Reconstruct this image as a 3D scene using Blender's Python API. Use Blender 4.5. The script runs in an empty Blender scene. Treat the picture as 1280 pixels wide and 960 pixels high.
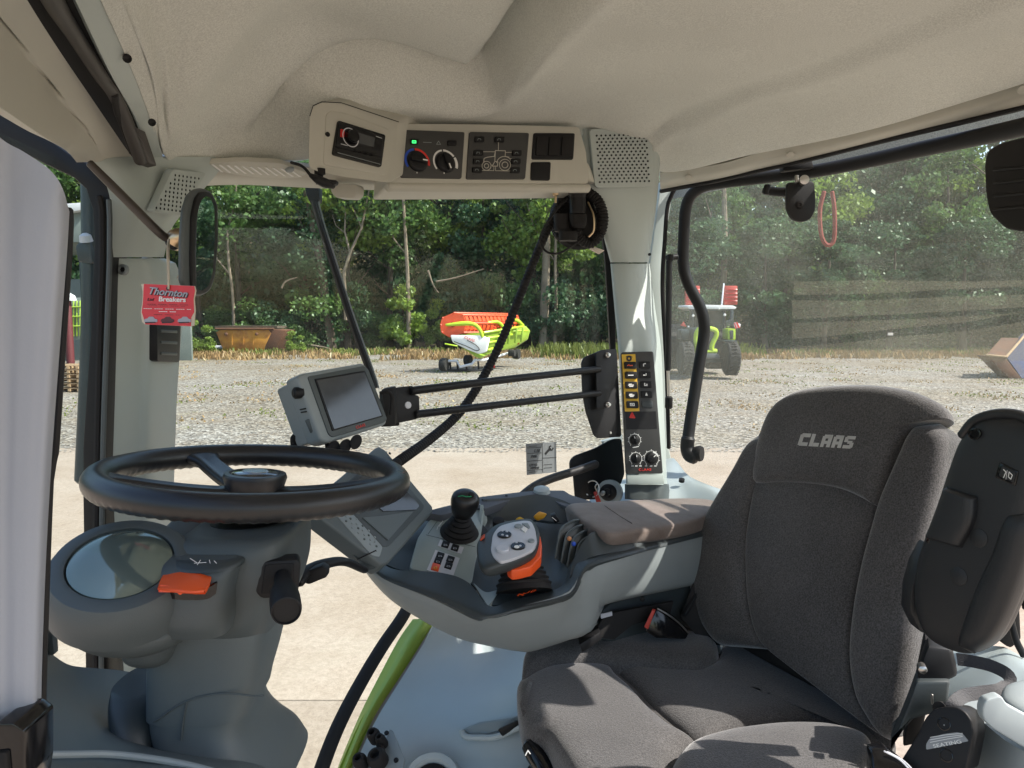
import bpy, bmesh, math, random
import numpy as np
from mathutils import Vector, Matrix, Quaternion
random.seed(4); rng = np.random.default_rng(7)
S = bpy.context.scene; COL = S.collection
PI = math.pi
# ------------------------------------------------------------------ camera, sky, sun, exposure
CAMZ = 2.85; PITCH = math.radians(5.65); FPX = 960.0
cd = bpy.data.cameras.new('camera'); cam = bpy.data.objects.new('camera', cd); COL.objects.link(cam)
cam.location = (0, 0, CAMZ); cam.rotation_euler = (PI/2 - PITCH, 0, 0)
cd.sensor_width = 36; cd.lens = 36*FPX/1280; cd.clip_start = .02; cd.clip_end = 3000
S.camera = cam
SUN_EL = math.radians(48); SUN_DIR = Vector((.98, -.20, 0)).normalized()     # horizontal direction towards the sun
w = bpy.data.worlds.new('World'); S.world = w; w.use_nodes = True
nt = w.node_tree; sky = nt.nodes.new('ShaderNodeTexSky'); sky.sky_type = 'NISHITA'; sky.sun_disc = False
sky.sun_elevation = SUN_EL; sky.sun_rotation = math.atan2(SUN_DIR.x, SUN_DIR.y); sky.air_density = 1.2; sky.dust_density = 2
bg = nt.nodes['Background']; bg.inputs[1].default_value = .15; nt.links.new(sky.outputs[0], bg.inputs[0])
sd = bpy.data.lights.new('sun', 'SUN'); sd.energy = 4.2; sd.angle = math.radians(.5); sd.color = (1, .94, .86)
sun = bpy.data.objects.new('sun', sd); COL.objects.link(sun)
tos = Vector((SUN_DIR.x*math.cos(SUN_EL), SUN_DIR.y*math.cos(SUN_EL), math.sin(SUN_EL)))
sun.rotation_euler = tos.to_track_quat('Z', 'Y').to_euler(); sun.location = (0, 0, 30)
S.view_settings.view_transform = 'Standard'; S.view_settings.look = 'None'; S.view_settings.gamma = 1
S.view_settings.exposure = 1.03
S.cycles.max_bounces = 10; S.cycles.diffuse_bounces = 5; S.cycles.transparent_max_bounces = 16
S.cycles.sample_clamp_indirect = 6; S.cycles.caustics_reflective = False; S.cycles.caustics_refractive = False

# ------------------------------------------------------------------ helpers
CP, SP = math.cos(PITCH), math.sin(PITCH)
def ray(px, py):
    u = (px-640)/FPX; v = (480-py)/FPX
    return Vector((u, CP+v*SP, -SP+v*CP))
CAM = Vector((0, 0, CAMZ))
def at(px, py, Y):
    d = ray(px, py); return CAM + d*(Y/d.y)
class Plane:
    def __init__(s, p, n):
        s.p = Vector(p); s.n = Vector(n).normalized()
        if s.n.dot(s.p-CAM) > 0: s.n = -s.n
    def on(s, px, py, off=0):
        d = ray(px, py); t = (s.p-CAM).dot(s.n)/d.dot(s.n); return CAM + d*t + s.n*off
    def off(s, o): return Plane(s.p + s.n*o, s.n)
def plane3(a, b, c):
    A, B, Cc = at(*a), at(*b), at(*c); return Plane(A, (B-A).cross(Cc-A))
def hplane(z): return Plane((0, 1, CAMZ+z), (0, 0, 1))
def cr(pts, n, closed=False):
    """n points along a Catmull-Rom curve through pts (tuples of any size)"""
    P = [np.array(p, float) for p in pts]; m = len(P)
    if m == 2 and not closed: return [tuple(P[0]+(P[1]-P[0])*i/(n-1)) for i in range(n)]
    if closed: Q = [P[-1]]+P+[P[0], P[1]]; segs = m
    else: Q = [2*P[0]-P[1]]+P+[2*P[-1]-P[-2]]; segs = m-1
    ln = [np.linalg.norm(Q[i+2]-Q[i+1])+1e-9 for i in range(segs)]
    cum = np.concatenate([[0], np.cumsum(ln)]); out = []
    for i in range(n):
        s = cum[-1]*i/(n if closed else n-1); k = min(int(np.searchsorted(cum, s, 'right')-1), segs-1)
        t = (s-cum[k])/ln[k]; a, b, c, d = Q[k:k+4]
        out.append(tuple(.5*((2*b)+(-a+c)*t+(2*a-5*b+4*c-d)*t*t+(-a+3*b-3*c+d)*t**3)))
    return out
def rc(pts, r=3, n=4):
    """rounds the corners of a polygon given in 2D"""
    out = []; m = len(pts)
    for i in range(m):
        p = np.array(pts[i], float); a = np.array(pts[i-1], float)-p; b = np.array(pts[(i+1) % m], float)-p
        la, lb = np.linalg.norm(a), np.linalg.norm(b); q = min(r, la*.45, lb*.45)
        A = p+a/la*q; B = p+b/lb*q
        for k in range(n+1):
            t = k/n; out.append(tuple((1-t)**2*A+2*t*(1-t)*p+t*t*B))
    return out
def link(name, me, mat=None, parent=None, ang=38, label=None, kind=None):
    o = bpy.data.objects.new(name, me); COL.objects.link(o)
    if mat: me.materials.append(mat)
    if ang is not None:
        me.polygons.foreach_set('use_smooth', [True]*len(me.polygons)); me.set_sharp_from_angle(angle=math.radians(ang))
    if parent:
        o.parent = parent; o.matrix_parent_inverse = Matrix.Translation(-parent.location)
    if label: o['label'] = label
    if kind: o['kind'] = kind
    return o
def mk(name, V, F, mat, parent=None, ang=38, bevel=0, bseg=2, fixn=True, **k):
    me = bpy.data.meshes.new(name)
    bm = bmesh.new(); vs = [bm.verts.new(v) for v in V]
    for f in F:
        try: bm.faces.new([vs[i] for i in f])
        except ValueError: pass
    if fixn: bmesh.ops.recalc_face_normals(bm, faces=bm.faces)
    if bevel:
        es = [e for e in bm.edges if len(e.link_faces) == 2 and e.calc_face_angle(0) > .6]
        bmesh.ops.bevel(bm, geom=es, offset=bevel, segments=bseg, profile=.5, affect='EDGES', clamp_overlap=True)
    bm.to_mesh(me); bm.free()
    return link(name, me, mat, parent, ang, **k)
def prism(name, pts, d, mat, parent=None, bevel=0, **k):
    n = len(pts); V = [Vector(p) for p in pts]+[Vector(p)+d for p in pts]
    F = [list(range(n)), list(range(2*n-1, n-1, -1))]+[[i, (i+1) % n, n+(i+1) % n, n+i] for i in range(n)]
    return mk(name, V, F, mat, parent, bevel=bevel, **k)
def plate(name, pl, pxs, t, mat, parent=None, off=0, bevel=0, **k):
    """outline given on plane pl; its face stands off above the plane, the body goes t away from the viewer"""
    return prism(name, [pl.on(x, y)+pl.n*off for x, y in pxs], -pl.n*t, mat, parent, bevel, **k)
def grid(name, G, mat, parent=None, closed_u=False, caps=False, **k):
    r = len(G); c = len(G[0]); V = [p for row in G for p in row]; F = []
    for i in range(r-1):
        for j in range(c if closed_u else c-1):
            F.append([i*c+j, i*c+(j+1) % c, (i+1)*c+(j+1) % c, (i+1)*c+j])
    if caps: F += [list(range(c)), [(r-1)*c+j for j in range(c)][::-1]]
    return mk(name, V, F, mat, parent, **k)
def thicken(G, t):
    r = len(G); c = len(G[0]); A = np.array([[tuple(p) for p in row] for row in G])
    du = np.gradient(A, axis=0); dv = np.gradient(A, axis=1); N = np.cross(du, dv)
    N /= np.linalg.norm(N, axis=2, keepdims=True)+1e-12
    if np.mean(np.sum(N*(A-np.array(CAM)), axis=2)) > 0: N = -N
    return A, A-N*t
def solid(name, G, t, mat, parent=None, **k):
    A, B = thicken(G, t); r, c = A.shape[:2]; n = r*c
    V = [tuple(v) for v in A.reshape(-1, 3)]+[tuple(v) for v in B.reshape(-1, 3)]; F = []
    for i in range(r-1):
        for j in range(c-1):
            a = [i*c+j, i*c+j+1, (i+1)*c+j+1, (i+1)*c+j]; F += [a, [n+q for q in a[::-1]]]
    b = [j for j in range(c)]+[i*c+c-1 for i in range(1, r)]+[(r-1)*c+j for j in range(c-2, -1, -1)]+[i*c for i in range(r-2, 0, -1)]
    for q in range(len(b)):
        s, e = b[q], b[(q+1) % len(b)]; F.append([s, e, n+e, n+s])
    return mk(name, V, F, mat, parent, **k)
def sheet(name, rows, t, mat, parent=None, nu=24, nv=16, fn=None, lin=False, **k):
    """rows of (px, py, Y) points, smoothed both ways"""
    R = [cr(r, nu) for r in rows]
    if lin and len(rows) == 2: cols = [[tuple(np.array(R[0][j])*(1-q/(nv-1))+np.array(R[1][j])*q/(nv-1)) for q in range(nv)] for j in range(nu)]
    else: cols = [cr([R[i][j] for i in range(len(R))], nv) for j in range(nu)]
    G = [[at(*cols[j][i]) for j in range(nu)] for i in range(nv)]
    if fn: G = [[fn(G[i][j], i/(nv-1), j/(nu-1)) for j in range(nu)] for i in range(nv)]
    return solid(name, G, t, mat, parent, **k)
def tube(name, pts, r, mat, parent=None, n=0, seg=12, rip=0, ripn=0, flat=1, capr=True, **k):
    """round bar through 3D points; r may be a list"""
    if n: P = [Vector(p) for p in cr([tuple(p) for p in pts], n)]
    else: P = [Vector(p) for p in pts]; n = len(P)
    rr = [r]*n if not isinstance(r, (list, tuple)) else [float(x) for x in np.interp(np.linspace(0, 1, n), np.linspace(0, 1, len(r)), r)]
    if rip: rr = [x*(1+rip*math.sin(i/(n-1)*ripn*2*PI)) for i, x in enumerate(rr)]
    t0 = (P[1]-P[0]).normalized(); up = Vector((0, 0, 1)) if abs(t0.z) < .9 else Vector((0, 1, 0))
    a = t0.cross(up).normalized(); G = []
    for i in range(n):
        t = (P[min(i+1, n-1)]-P[max(i-1, 0)]).normalized(); a = (a-t*a.dot(t)).normalized(); b = t.cross(a)
        G.append([P[i]+(a*math.cos(q*2*PI/seg)+b*flat*math.sin(q*2*PI/seg))*rr[i] for q in range(seg)])
    if capr:
        e = min(rr[0], rr[-1])*.35; t1 = (P[1]-P[0]).normalized(); t2 = (P[-1]-P[-2]).normalized()
        G = [[P[0]-t1*e+(p-P[0])*.7 for p in G[0]]]+G+[[P[-1]+t2*e+(p-P[-1])*.7 for p in G[-1]]]
    return grid(name, G, mat, parent, closed_u=True, caps=True, **k)
def lathe(name, c, ax, prof, mat, parent=None, seg=32, sx=1, xdir=None, **k):
    """profile of (radius, height along ax)"""
    ax = Vector(ax).normalized(); x = Vector(xdir) if xdir else (Vector((1, 0, 0)) if abs(ax.x) < .95 else Vector((0, 1, 0))); x = (x-ax*x.dot(ax)).normalized(); y = ax.cross(x)
    G = [[Vector(c)+ax*h+(x*math.cos(q*2*PI/seg)*sx+y*math.sin(q*2*PI/seg))*max(r, 1e-4) for q in range(seg)] for r, h in prof]
    return grid(name, G, mat, parent, closed_u=True, caps=True, **k)
def box(name, c, sx, sy, sz, mat, parent=None, bevel=.002, R=None, **k):
    V = [Vector((x*sx/2, y*sy/2, z*sz/2)) for x in (-1, 1) for y in (-1, 1) for z in (-1, 1)]
    if R is not None: V = [R @ v for v in V]
    V = [v+Vector(c) for v in V]
    return mk(name, V, [[0, 1, 3, 2], [4, 6, 7, 5], [0, 4, 5, 1], [2, 3, 7, 6], [0, 2, 6, 4], [1, 5, 7, 3]], mat, parent, bevel=bevel, **k)
def pillow(name, pl, pxs, hf, hb, mat, parent=None, n=72, m=14, p=2.6, q=2.2, c=None, **k):
    """cushion with the given outline on plane pl: swells hf towards the viewer, hb away"""
    O = [pl.on(x, y) for x, y in cr(pxs, n, True)]
    C = Vector(np.mean([tuple(o) for o in O], axis=0)) if c is None else pl.on(*c)
    G = []
    def prof(s): return max(0, 1-s**p)**(1/q)
    ss = [math.sin((i+.0)/m*PI/2) for i in range(1, m+1)]
    for s in ss: G.append([C+(o-C)*s+pl.n*hf*prof(s) for o in O])
    for s in ss[-2::-1]: G.append([C+(o-C)*s-pl.n*hb*prof(s) for o in O])
    return grid(name, G, mat, parent, closed_u=True, caps=True, ang=60, **k)
def bolster(name, pl, A, B, hf, hb, mat, parent=None, n=50, m=20, e=.75, tip=.12, tip2=None, skew=0, fn=None, **k):
    """long cushion between two side curves A and B drawn on plane pl"""
    a = [pl.on(x, y) for x, y in cr(A, n)]; b = [pl.on(x, y) for x, y in cr(B, n)]; G = []
    tip2 = tip if tip2 is None else tip2
    for i in range(n):
        t = i/(n-1); f = 1
        if tip and t < tip: f = math.sqrt(max(0, 1-(1-t/tip)**2))*.97+.03
        if tip2 and t > 1-tip2: f = min(f, math.sqrt(max(0, 1-((t-1+tip2)/tip2)**2))*.97+.03)
        c = (a[i]+b[i])/2; h = (b[i]-a[i])/2; ring = []
        for j in range(2*m):
            th = j/(2*m)*2*PI; x = math.copysign(abs(math.cos(th))**e, math.cos(th)); y = math.copysign(abs(math.sin(th))**e, math.sin(th))
            H = hf if y > 0 else hb
            q = c+h*x+pl.n*(H*y*f*(1+skew*x))
            if fn: q = fn(q, t, x, y)
            ring.append(q)
        G.append(ring)
    return grid(name, G, mat, parent, closed_u=True, caps=True, ang=70, **k)
def stack(name, secs, mat, parent=None, yaw=0, nv=30, seg=40, e=.5, front=0, **k):
    """upright body from sections (xl, xr, py, Y, half depth)"""
    G = []
    for xl, xr, py, Y, hd in cr(secs, nv):
        a, b = at(xl, py, Y-hd*front), at(xr, py, Y-hd*front); b.x = at(xr, py, Y+hd*front*.55).x; a.y = b.y = Y; c = (a+b)/2; hw = (b-a).length/2; ring = []
        for j in range(seg):
            th = j/seg*2*PI; x = math.copysign(abs(math.cos(th))**e, math.cos(th))*hw; y = math.copysign(abs(math.sin(th))**e, math.sin(th))*hd
            ring.append(c+Vector((x*math.cos(yaw)-y*math.sin(yaw), x*math.sin(yaw)+y*math.cos(yaw), 0)))
        G.append(ring)
    return grid(name, G, mat, parent, closed_u=True, caps=True, ang=50, **k)
def text(name, s, pl, px, py, dx, dy, hpx, mat, parent=None, off=.0012, align='CENTER', shear=0, wide=1, bold=0, **k):
    """lettering on plane pl, centred at (px, py), running towards (dx, dy), hpx tall"""
    c = bpy.data.curves.new(name, 'FONT'); c.body = s; c.align_x = align; c.align_y = 'CENTER'; c.shear = shear
    p = pl.on(px, py); x = (pl.on(px+dx, py+dy)-p).normalized(); z = pl.n; y = z.cross(x)
    up = (pl.on(px, py-hpx)-p).length; c.size = up*1.35; c.offset = bold*c.size; c.extrude = min(.0003, up*.05) if up < .1 else .004
    t_ = bpy.data.objects.new(name, c); COL.objects.link(t_); me = bpy.data.meshes.new_from_object(t_); bpy.data.objects.remove(t_)
    o = bpy.data.objects.new(name, me); COL.objects.link(o); me.materials.clear(); me.materials.append(mat)
    M = Matrix((x*wide, y, z)).transposed().to_4x4(); M.translation = p+pl.n*off
    if parent: o.parent = parent; o.matrix_parent_inverse = Matrix.Translation(-parent.location)
    o.matrix_basis = M
    return o
def T(name, label, cat, loc=(0, 0, 0), group=None):
    o = bpy.data.objects.new(name, None); COL.objects.link(o); o.location = loc; o.empty_display_size = .05
    o['label'] = label; o['category'] = cat
    if group: o['group'] = group
    return o
def tag(o, label=None, cat=None, group=None, kind=None):
    for a, b in (('label', label), ('category', cat), ('group', group), ('kind', kind)):
        if b: o[a] = b
    return o
def struct(o): o['kind'] = 'structure'; return o
def dup(root, delta=None, loc=None, rz=0, sc=1, label=None, name=None, squash=None):
    r = root.copy(); COL.objects.link(r)
    if loc is not None: r.location = loc
    r.rotation_euler = (0, 0, rz); r.scale = (sc, sc, sc*(squash or 1))
    if label: r['label'] = label
    for ch in list(root.children):
        c = ch.copy(); COL.objects.link(c); c.parent = r
        for g in ch.children:
            d = g.copy(); COL.objects.link(d); d.parent = c
    return r

# ------------------------------------------------------------------ materials
def pm(name, col, rough=.5, metal=0, spec=.5, bump=0, bscale=800, var=0, vscale=6, sheen=0, coat=0, col2=None, emit=None, wear=0):
    m = bpy.data.materials.new(name); m.use_nodes = True; n = m.node_tree; b = n.nodes['Principled BSDF']
    b.inputs['Base Color'].default_value = (*col, 1); b.inputs['Roughness'].default_value = rough; b.inputs['Metallic'].default_value = metal
    b.inputs['Specular IOR Level'].default_value = spec
    tc = n.nodes.new('ShaderNodeTexCoord')
    if sheen: b.inputs['Sheen Weight'].default_value = sheen; b.inputs['Sheen Roughness'].default_value = .4
    if coat: b.inputs['Coat Weight'].default_value = coat; b.inputs['Coat Roughness'].default_value = .06
    if emit: b.inputs['Emission Color'].default_value = (*emit[0], 1); b.inputs['Emission Strength'].default_value = emit[1]
    if var or col2:
        no = n.nodes.new('ShaderNodeTexNoise'); no.inputs['Scale'].default_value = vscale; no.inputs['Detail'].default_value = 6; no.inputs['Roughness'].default_value = .62
        n.links.new(tc.outputs['Object'], no.inputs['Vector'])
        rp = n.nodes.new('ShaderNodeValToRGB'); rp.color_ramp.elements[0].position = .3; rp.color_ramp.elements[1].position = .7
        c2 = col2 or tuple(c*(1-var) for c in col)
        rp.color_ramp.elements[0].color = (*c2, 1); rp.color_ramp.elements[1].color = (*(tuple(min(1, c*(1+var*.6)) for c in col)), 1)
        n.links.new(no.outputs[0], rp.inputs[0]); n.links.new(rp.outputs[0], b.inputs['Base Color'])
        if rough < .75:
            mr = n.nodes.new('ShaderNodeMapRange'); mr.inputs[3].default_value = max(.03, rough-.08); mr.inputs[4].default_value = rough+.1
            n.links.new(no.outputs[0], mr.inputs[0]); n.links.new(mr.outputs[0], b.inputs['Roughness'])
    if bump:
        nb = n.nodes.new('ShaderNodeTexNoise'); nb.inputs['Scale'].default_value = bscale; nb.inputs['Detail'].default_value = 3
        n.links.new(tc.outputs['Object'], nb.inputs['Vector']); bu = n.nodes.new('ShaderNodeBump'); bu.inputs['Strength'].default_value = bump; bu.inputs['Distance'].default_value = .0012
        n.links.new(nb.outputs[0], bu.inputs['Height']); n.links.new(bu.outputs[0], b.inputs['Normal'])
    return m
def fabric(name, col, scale=1400, bump=.6, sheen=.4, var=.14, fleck=.25, blot=4):
    m = pm(name, col, .95, spec=.15, sheen=sheen); n = m.node_tree; b = n.nodes['Principled BSDF']; tc = n.nodes['Texture Coordinate'] if 'Texture Coordinate' in n.nodes else n.nodes.new('ShaderNodeTexCoord')
    a = n.nodes.new('ShaderNodeTexNoise'); a.inputs['Scale'].default_value = blot; a.inputs['Detail'].default_value = 5
    f = n.nodes.new('ShaderNodeTexNoise'); f.inputs['Scale'].default_value = scale; f.inputs['Detail'].default_value = 2
    for q in (a, f): n.links.new(tc.outputs['Object'], q.inputs['Vector'])
    m1 = n.nodes.new('ShaderNodeMapRange'); m1.inputs[1].default_value = .3; m1.inputs[2].default_value = .7; m1.inputs[3].default_value = 1-var; m1.inputs[4].default_value = 1+var
    m2 = n.nodes.new('ShaderNodeMapRange'); m2.inputs[1].default_value = .3; m2.inputs[2].default_value = .7; m2.inputs[3].default_value = 1-fleck; m2.inputs[4].default_value = 1+fleck
    n.links.new(a.outputs[0], m1.inputs[0]); n.links.new(f.outputs[0], m2.inputs[0])
    mu = n.nodes.new('ShaderNodeMath'); mu.operation = 'MULTIPLY'; n.links.new(m1.outputs[0], mu.inputs[0]); n.links.new(m2.outputs[0], mu.inputs[1])
    vm = n.nodes.new('ShaderNodeVectorMath'); vm.operation = 'SCALE'; vm.inputs[0].default_value = col; n.links.new(mu.outputs[0], vm.inputs['Scale'])
    n.links.new(vm.outputs[0], b.inputs['Base Color'])
    bu = n.nodes.new('ShaderNodeBump'); bu.inputs['Strength'].default_value = bump; bu.inputs['Distance'].default_value = .001
    n.links.new(f.outputs[0], bu.inputs['Height']); n.links.new(bu.outputs[0], b.inputs['Normal'])
    return m
def glass(name, tint=(.93, .97, .95), dirt=0, dirtcol=(.6, .62, .58), refl=.9, speck=0):
    m = bpy.data.materials.new(name); m.use_nodes = True; n = m.node_tree; n.nodes.clear(); L = n.links.new
    out = n.nodes.new('ShaderNodeOutputMaterial'); tr = n.nodes.new('ShaderNodeBsdfTransparent'); tr.inputs[0].default_value = (*tint, 1)
    gl = n.nodes.new('ShaderNodeBsdfGlossy'); gl.inputs['Roughness'].default_value = .01
    lw = n.nodes.new('ShaderNodeLayerWeight'); lw.inputs[0].default_value = .5
    pw = n.nodes.new('ShaderNodeMath'); pw.operation = 'POWER'; pw.inputs[1].default_value = 4
    ma = n.nodes.new('ShaderNodeMath'); ma.operation = 'MULTIPLY_ADD'; ma.inputs[1].default_value = refl*.8; ma.inputs[2].default_value = .012
    L(lw.outputs['Facing'], pw.inputs[0]); L(pw.outputs[0], ma.inputs[0])
    mx = n.nodes.new('ShaderNodeMixShader'); L(ma.outputs[0], mx.inputs[0]); L(tr.outputs[0], mx.inputs[1]); L(gl.outputs[0], mx.inputs[2]); last = mx
    if dirt or speck:
        tc = n.nodes.new('ShaderNodeTexCoord'); no = n.nodes.new('ShaderNodeTexNoise'); no.inputs['Scale'].default_value = 3.2; no.inputs['Detail'].default_value = 7; no.inputs['Roughness'].default_value = .6
        L(tc.outputs['Object'], no.inputs['Vector'])
        n2 = n.nodes.new('ShaderNodeTexNoise'); n2.inputs['Scale'].default_value = 330; n2.inputs['Detail'].default_value = 3; L(tc.outputs['Object'], n2.inputs['Vector'])
        r1 = n.nodes.new('ShaderNodeMapRange'); r1.inputs[1].default_value = .3; r1.inputs[2].default_value = .7; r1.inputs[3].default_value = dirt*.5; r1.inputs[4].default_value = dirt*1.5; L(no.outputs[0], r1.inputs[0])
        r2 = n.nodes.new('ShaderNodeMapRange'); r2.inputs[1].default_value = .52; r2.inputs[2].default_value = .75; r2.inputs[3].default_value = .35; r2.inputs[4].default_value = .35+speck; L(n2.outputs[0], r2.inputs[0])
        mm = n.nodes.new('ShaderNodeMath'); mm.operation = 'MULTIPLY'; L(r1.outputs[0], mm.inputs[0]); L(r2.outputs[0], mm.inputs[1])
        df = n.nodes.new('ShaderNodeBsdfDiffuse'); df.inputs[0].default_value = (*dirtcol, 1); tl = n.nodes.new('ShaderNodeBsdfTranslucent'); tl.inputs[0].default_value = (*dirtcol, 1)
        md = n.nodes.new('ShaderNodeMixShader'); L(df.outputs[0], md.inputs[1]); L(tl.outputs[0], md.inputs[2])
        m3 = n.nodes.new('ShaderNodeMixShader'); L(mm.outputs[0], m3.inputs[0]); L(mx.outputs[0], m3.inputs[1]); L(md.outputs[0], m3.inputs[2]); last = m3
    L(last.outputs[0], out.inputs[0]); return m
M = dict(
 liner=fabric('liner_fabric', (.59, .60, .555), 420, .5, .1, .07, .15, 2.5),
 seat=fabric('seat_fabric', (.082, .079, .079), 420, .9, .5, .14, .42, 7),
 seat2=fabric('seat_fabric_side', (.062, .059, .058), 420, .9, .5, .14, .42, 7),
 worn=pm('worn_armrest', (.13, .095, .075), .7, bump=.5, bscale=350, col2=(.20, .165, .145), vscale=14, sheen=.2),
 cream=pm('cream_plastic', (.49, .48, .42), .5, bump=.12, bscale=900, var=.05),
 pillar=pm('pillar_plastic', (.41, .46, .44), .48, bump=.15, bscale=900, var=.05, vscale=3),
 grey=pm('grey_plastic', (.24, .27, .275), .45, bump=.18, bscale=1000, var=.05),
 lgrey=pm('light_grey_paint', (.40, .45, .46), .38, bump=.1, bscale=600, var=.06, vscale=4),
 dgrey=pm('dark_grey_plastic', (.070, .083, .085), .5, bump=.22, bscale=1100, var=.08),
 dgrey2=pm('mid_dark_plastic', (.092, .110, .113), .48, bump=.22, bscale=1100, var=.07),
 inlay=pm('inlay_plastic', (.038, .047, .050), .42, bump=.2, bscale=1200, var=.08),
 seafoam=pm('panel_plastic', (.30, .345, .33), .4, bump=.1, bscale=1200, var=.05),
 black=pm('black_plastic', (.010, .010, .011), .5, spec=.3, bump=.18, bscale=1000),
 rubber=pm('black_rubber', (.014, .013, .013), .72, spec=.3, bump=.2, bscale=700),
 gloss=pm('gloss_black', (.006, .006, .007), .12),
 leather=pm('wheel_rubber', (.014, .014, .015), .30, bump=.25, bscale=900, var=.2, vscale=12),
 panel=pm('switch_panel', (.048, .048, .047), .5, bump=.1, bscale=1200),
 orange=pm('orange_plastic', (.83, .10, .018), .35, bump=.05),
 silver=pm('silver_plastic', (.55, .56, .60), .35, spec=.6, var=.04),
 steel=pm('steel', (.55, .53, .5), .3, metal=1, var=.1, vscale=60),
 brass=pm('brass', (.62, .47, .30), .3, metal=1),
 door=pm('door_plastic', (.35, .37, .42), .55, bump=.1, bscale=500, var=.03),
 armblack=pm('armrest_black', (.015, .016, .018), .42, bump=.25, bscale=700, var=.15), yellow=pm('yellow_print', (.70, .42, .03), .5), red=pm('red_print', (.70, .035, .025), .5), blue=pm('blue_print', (.02, .08, .5), .5),
 white=pm('white_print', (.78, .78, .76), .5), ltext=pm('silver_thread', (.44, .43, .41), .8),
 green_on=pm('lit_green', (.02, .3, .06), .4, emit=((.05, .8, .18), .9)), greenp=pm('green_print', (.03, .30, .12), .5),
 tagred=pm('tag_red', (.66, .035, .04), .38, var=.06, vscale=30), tagedge=pm('tag_edge', (.60, .52, .40), .8),
 tagdark=pm('tag_dark', (.10, .03, .03), .6), taggrey=pm('tag_grey', (.36, .36, .40), .5),
 green=pm('green_paint', (.30, .44, .05), .45, coat=.1, var=.12, vscale=4), lime=pm('lime_paint', (.42, .60, .03), .35, var=.12, vscale=2),
 sticker=pm('sticker_foil', (.27, .28, .29), .4, metal=.3, var=.05), ink=pm('ink', (.02, .02, .022), .6),
 screen=pm('screen', (.10, .105, .11), .10, metal=.35, var=.1, vscale=30),
 lens=pm('lens', (.21, .26, .235), .06, metal=.6), mirror=pm('mirror_glass', (.75, .8, .8), .01, metal=1),
 reel=pm('reel_orange', (.74, .085, .02), .5, var=.15, vscale=3), redp=pm('red_mesh_paint', (.45, .045, .03), .5, var=.2, vscale=3), redlamp=pm('red_lamp', (.35, .01, .01), .2),
 tyre=pm('tyre', (.022, .021, .02), .85, bump=.5, bscale=30, var=.2),
 skip_y=pm('skip_paint', (.62, .30, .04), .6, col2=(.30, .11, .03), vscale=1.4), skip_b=pm('skip_blue', (.015, .035, .11), .9, col2=(.05, .05, .08), vscale=1.2),
 rust=pm('rust', (.15, .062, .03), .85, col2=(.09, .045, .03), vscale=2), wood=pm('pale_wood', (.42, .29, .17), .8, var=.2, vscale=5),
 bark=pm('bark', (.10, .075, .05), .9, col2=(.05, .04, .03), vscale=3, bump=.6, bscale=12), palebark=pm('pale_bark', (.26, .21, .15), .85, col2=(.14, .11, .08), vscale=2),
 wall=pm('shed_wall', (.16, .19, .18), .7, var=.1, vscale=1), roofw=pm('shed_roof', (.55, .56, .58), .6, var=.08),
 exdark=pm('exterior_dark', (.035, .05, .055), .35, var=.2, vscale=9),
 glass=glass('windscreen_glass', (.95, .985, .965), .034, (.6, .62, .58), .9, .5), sideglass=glass('dusty_glass', (.96, .98, .97), .18, (.62, .63, .55), .9, .9),
 cabglass=glass('far_cab_glass', (.35, .5, .5), 0),
 frit=pm('frit_glass', (.42, .46, .48), .6, col2=(.18, .2, .2), vscale=420),
)
def leafmat(name, c1, c2, tr=.35):
    m = bpy.data.materials.new(name); m.use_nodes = True; n = m.node_tree; n.nodes.clear(); L = n.links.new
    out = n.nodes.new('ShaderNodeOutputMaterial'); oi = n.nodes.new('ShaderNodeObjectInfo'); tc = n.nodes.new('ShaderNodeTexCoord')
    no = n.nodes.new('ShaderNodeTexNoise'); no.inputs['Scale'].default_value = 1.3; no.inputs['Detail'].default_value = 6; no.inputs['Roughness'].default_value = .75; L(tc.outputs['Object'], no.inputs['Vector'])
    rp = n.nodes.new('ShaderNodeMapRange'); rp.inputs[1].default_value = .35; rp.inputs[2].default_value = .65; L(no.outputs[0], rp.inputs[0])
    mx = n.nodes.new('ShaderNodeMix'); mx.data_type = 'RGBA'; mx.inputs[6].default_value = (*c1, 1); mx.inputs[7].default_value = (*c2, 1)
    ad = n.nodes.new('ShaderNodeMath'); ad.operation = 'MULTIPLY_ADD'; ad.inputs[1].default_value = .5; ad.use_clamp = True
    rm = n.nodes.new('ShaderNodeMath'); rm.operation = 'MULTIPLY'; rm.inputs[1].default_value = .5; L(oi.outputs['Random'], rm.inputs[0])
    L(rp.outputs[0], ad.inputs[0]); L(rm.outputs[0], ad.inputs[2]); L(ad.outputs[0], mx.inputs[0])
    d = n.nodes.new('ShaderNodeBsdfDiffuse'); t = n.nodes.new('ShaderNodeBsdfTranslucent'); L(mx.outputs[2], d.inputs[0]); L(mx.outputs[2], t.inputs[0])
    g = n.nodes.new('ShaderNodeBsdfGlossy'); g.inputs['Roughness'].default_value = .4; g.inputs[0].default_value = (.5, .55, .5, 1)
    ms = n.nodes.new('ShaderNodeMixShader'); ms.inputs[0].default_value = tr; L(d.outputs[0], ms.inputs[1]); L(t.outputs[0], ms.inputs[2])
    m2 = n.nodes.new('ShaderNodeMixShader'); m2.inputs[0].default_value = .05; L(ms.outputs[0], m2.inputs[1]); L(g.outputs[0], m2.inputs[2]); L(m2.outputs[0], out.inputs[0])
    return m
M['leafA'] = leafmat('leaf_bright', (.12, .20, .035), (.25, .36, .06), .4); M['leafB'] = leafmat('leaf_mid', (.055, .12, .035), (.14, .24, .06), .4); M['leafC'] = leafmat('leaf_dark', (.035, .085, .040), (.085, .16, .065), .35)
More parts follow.
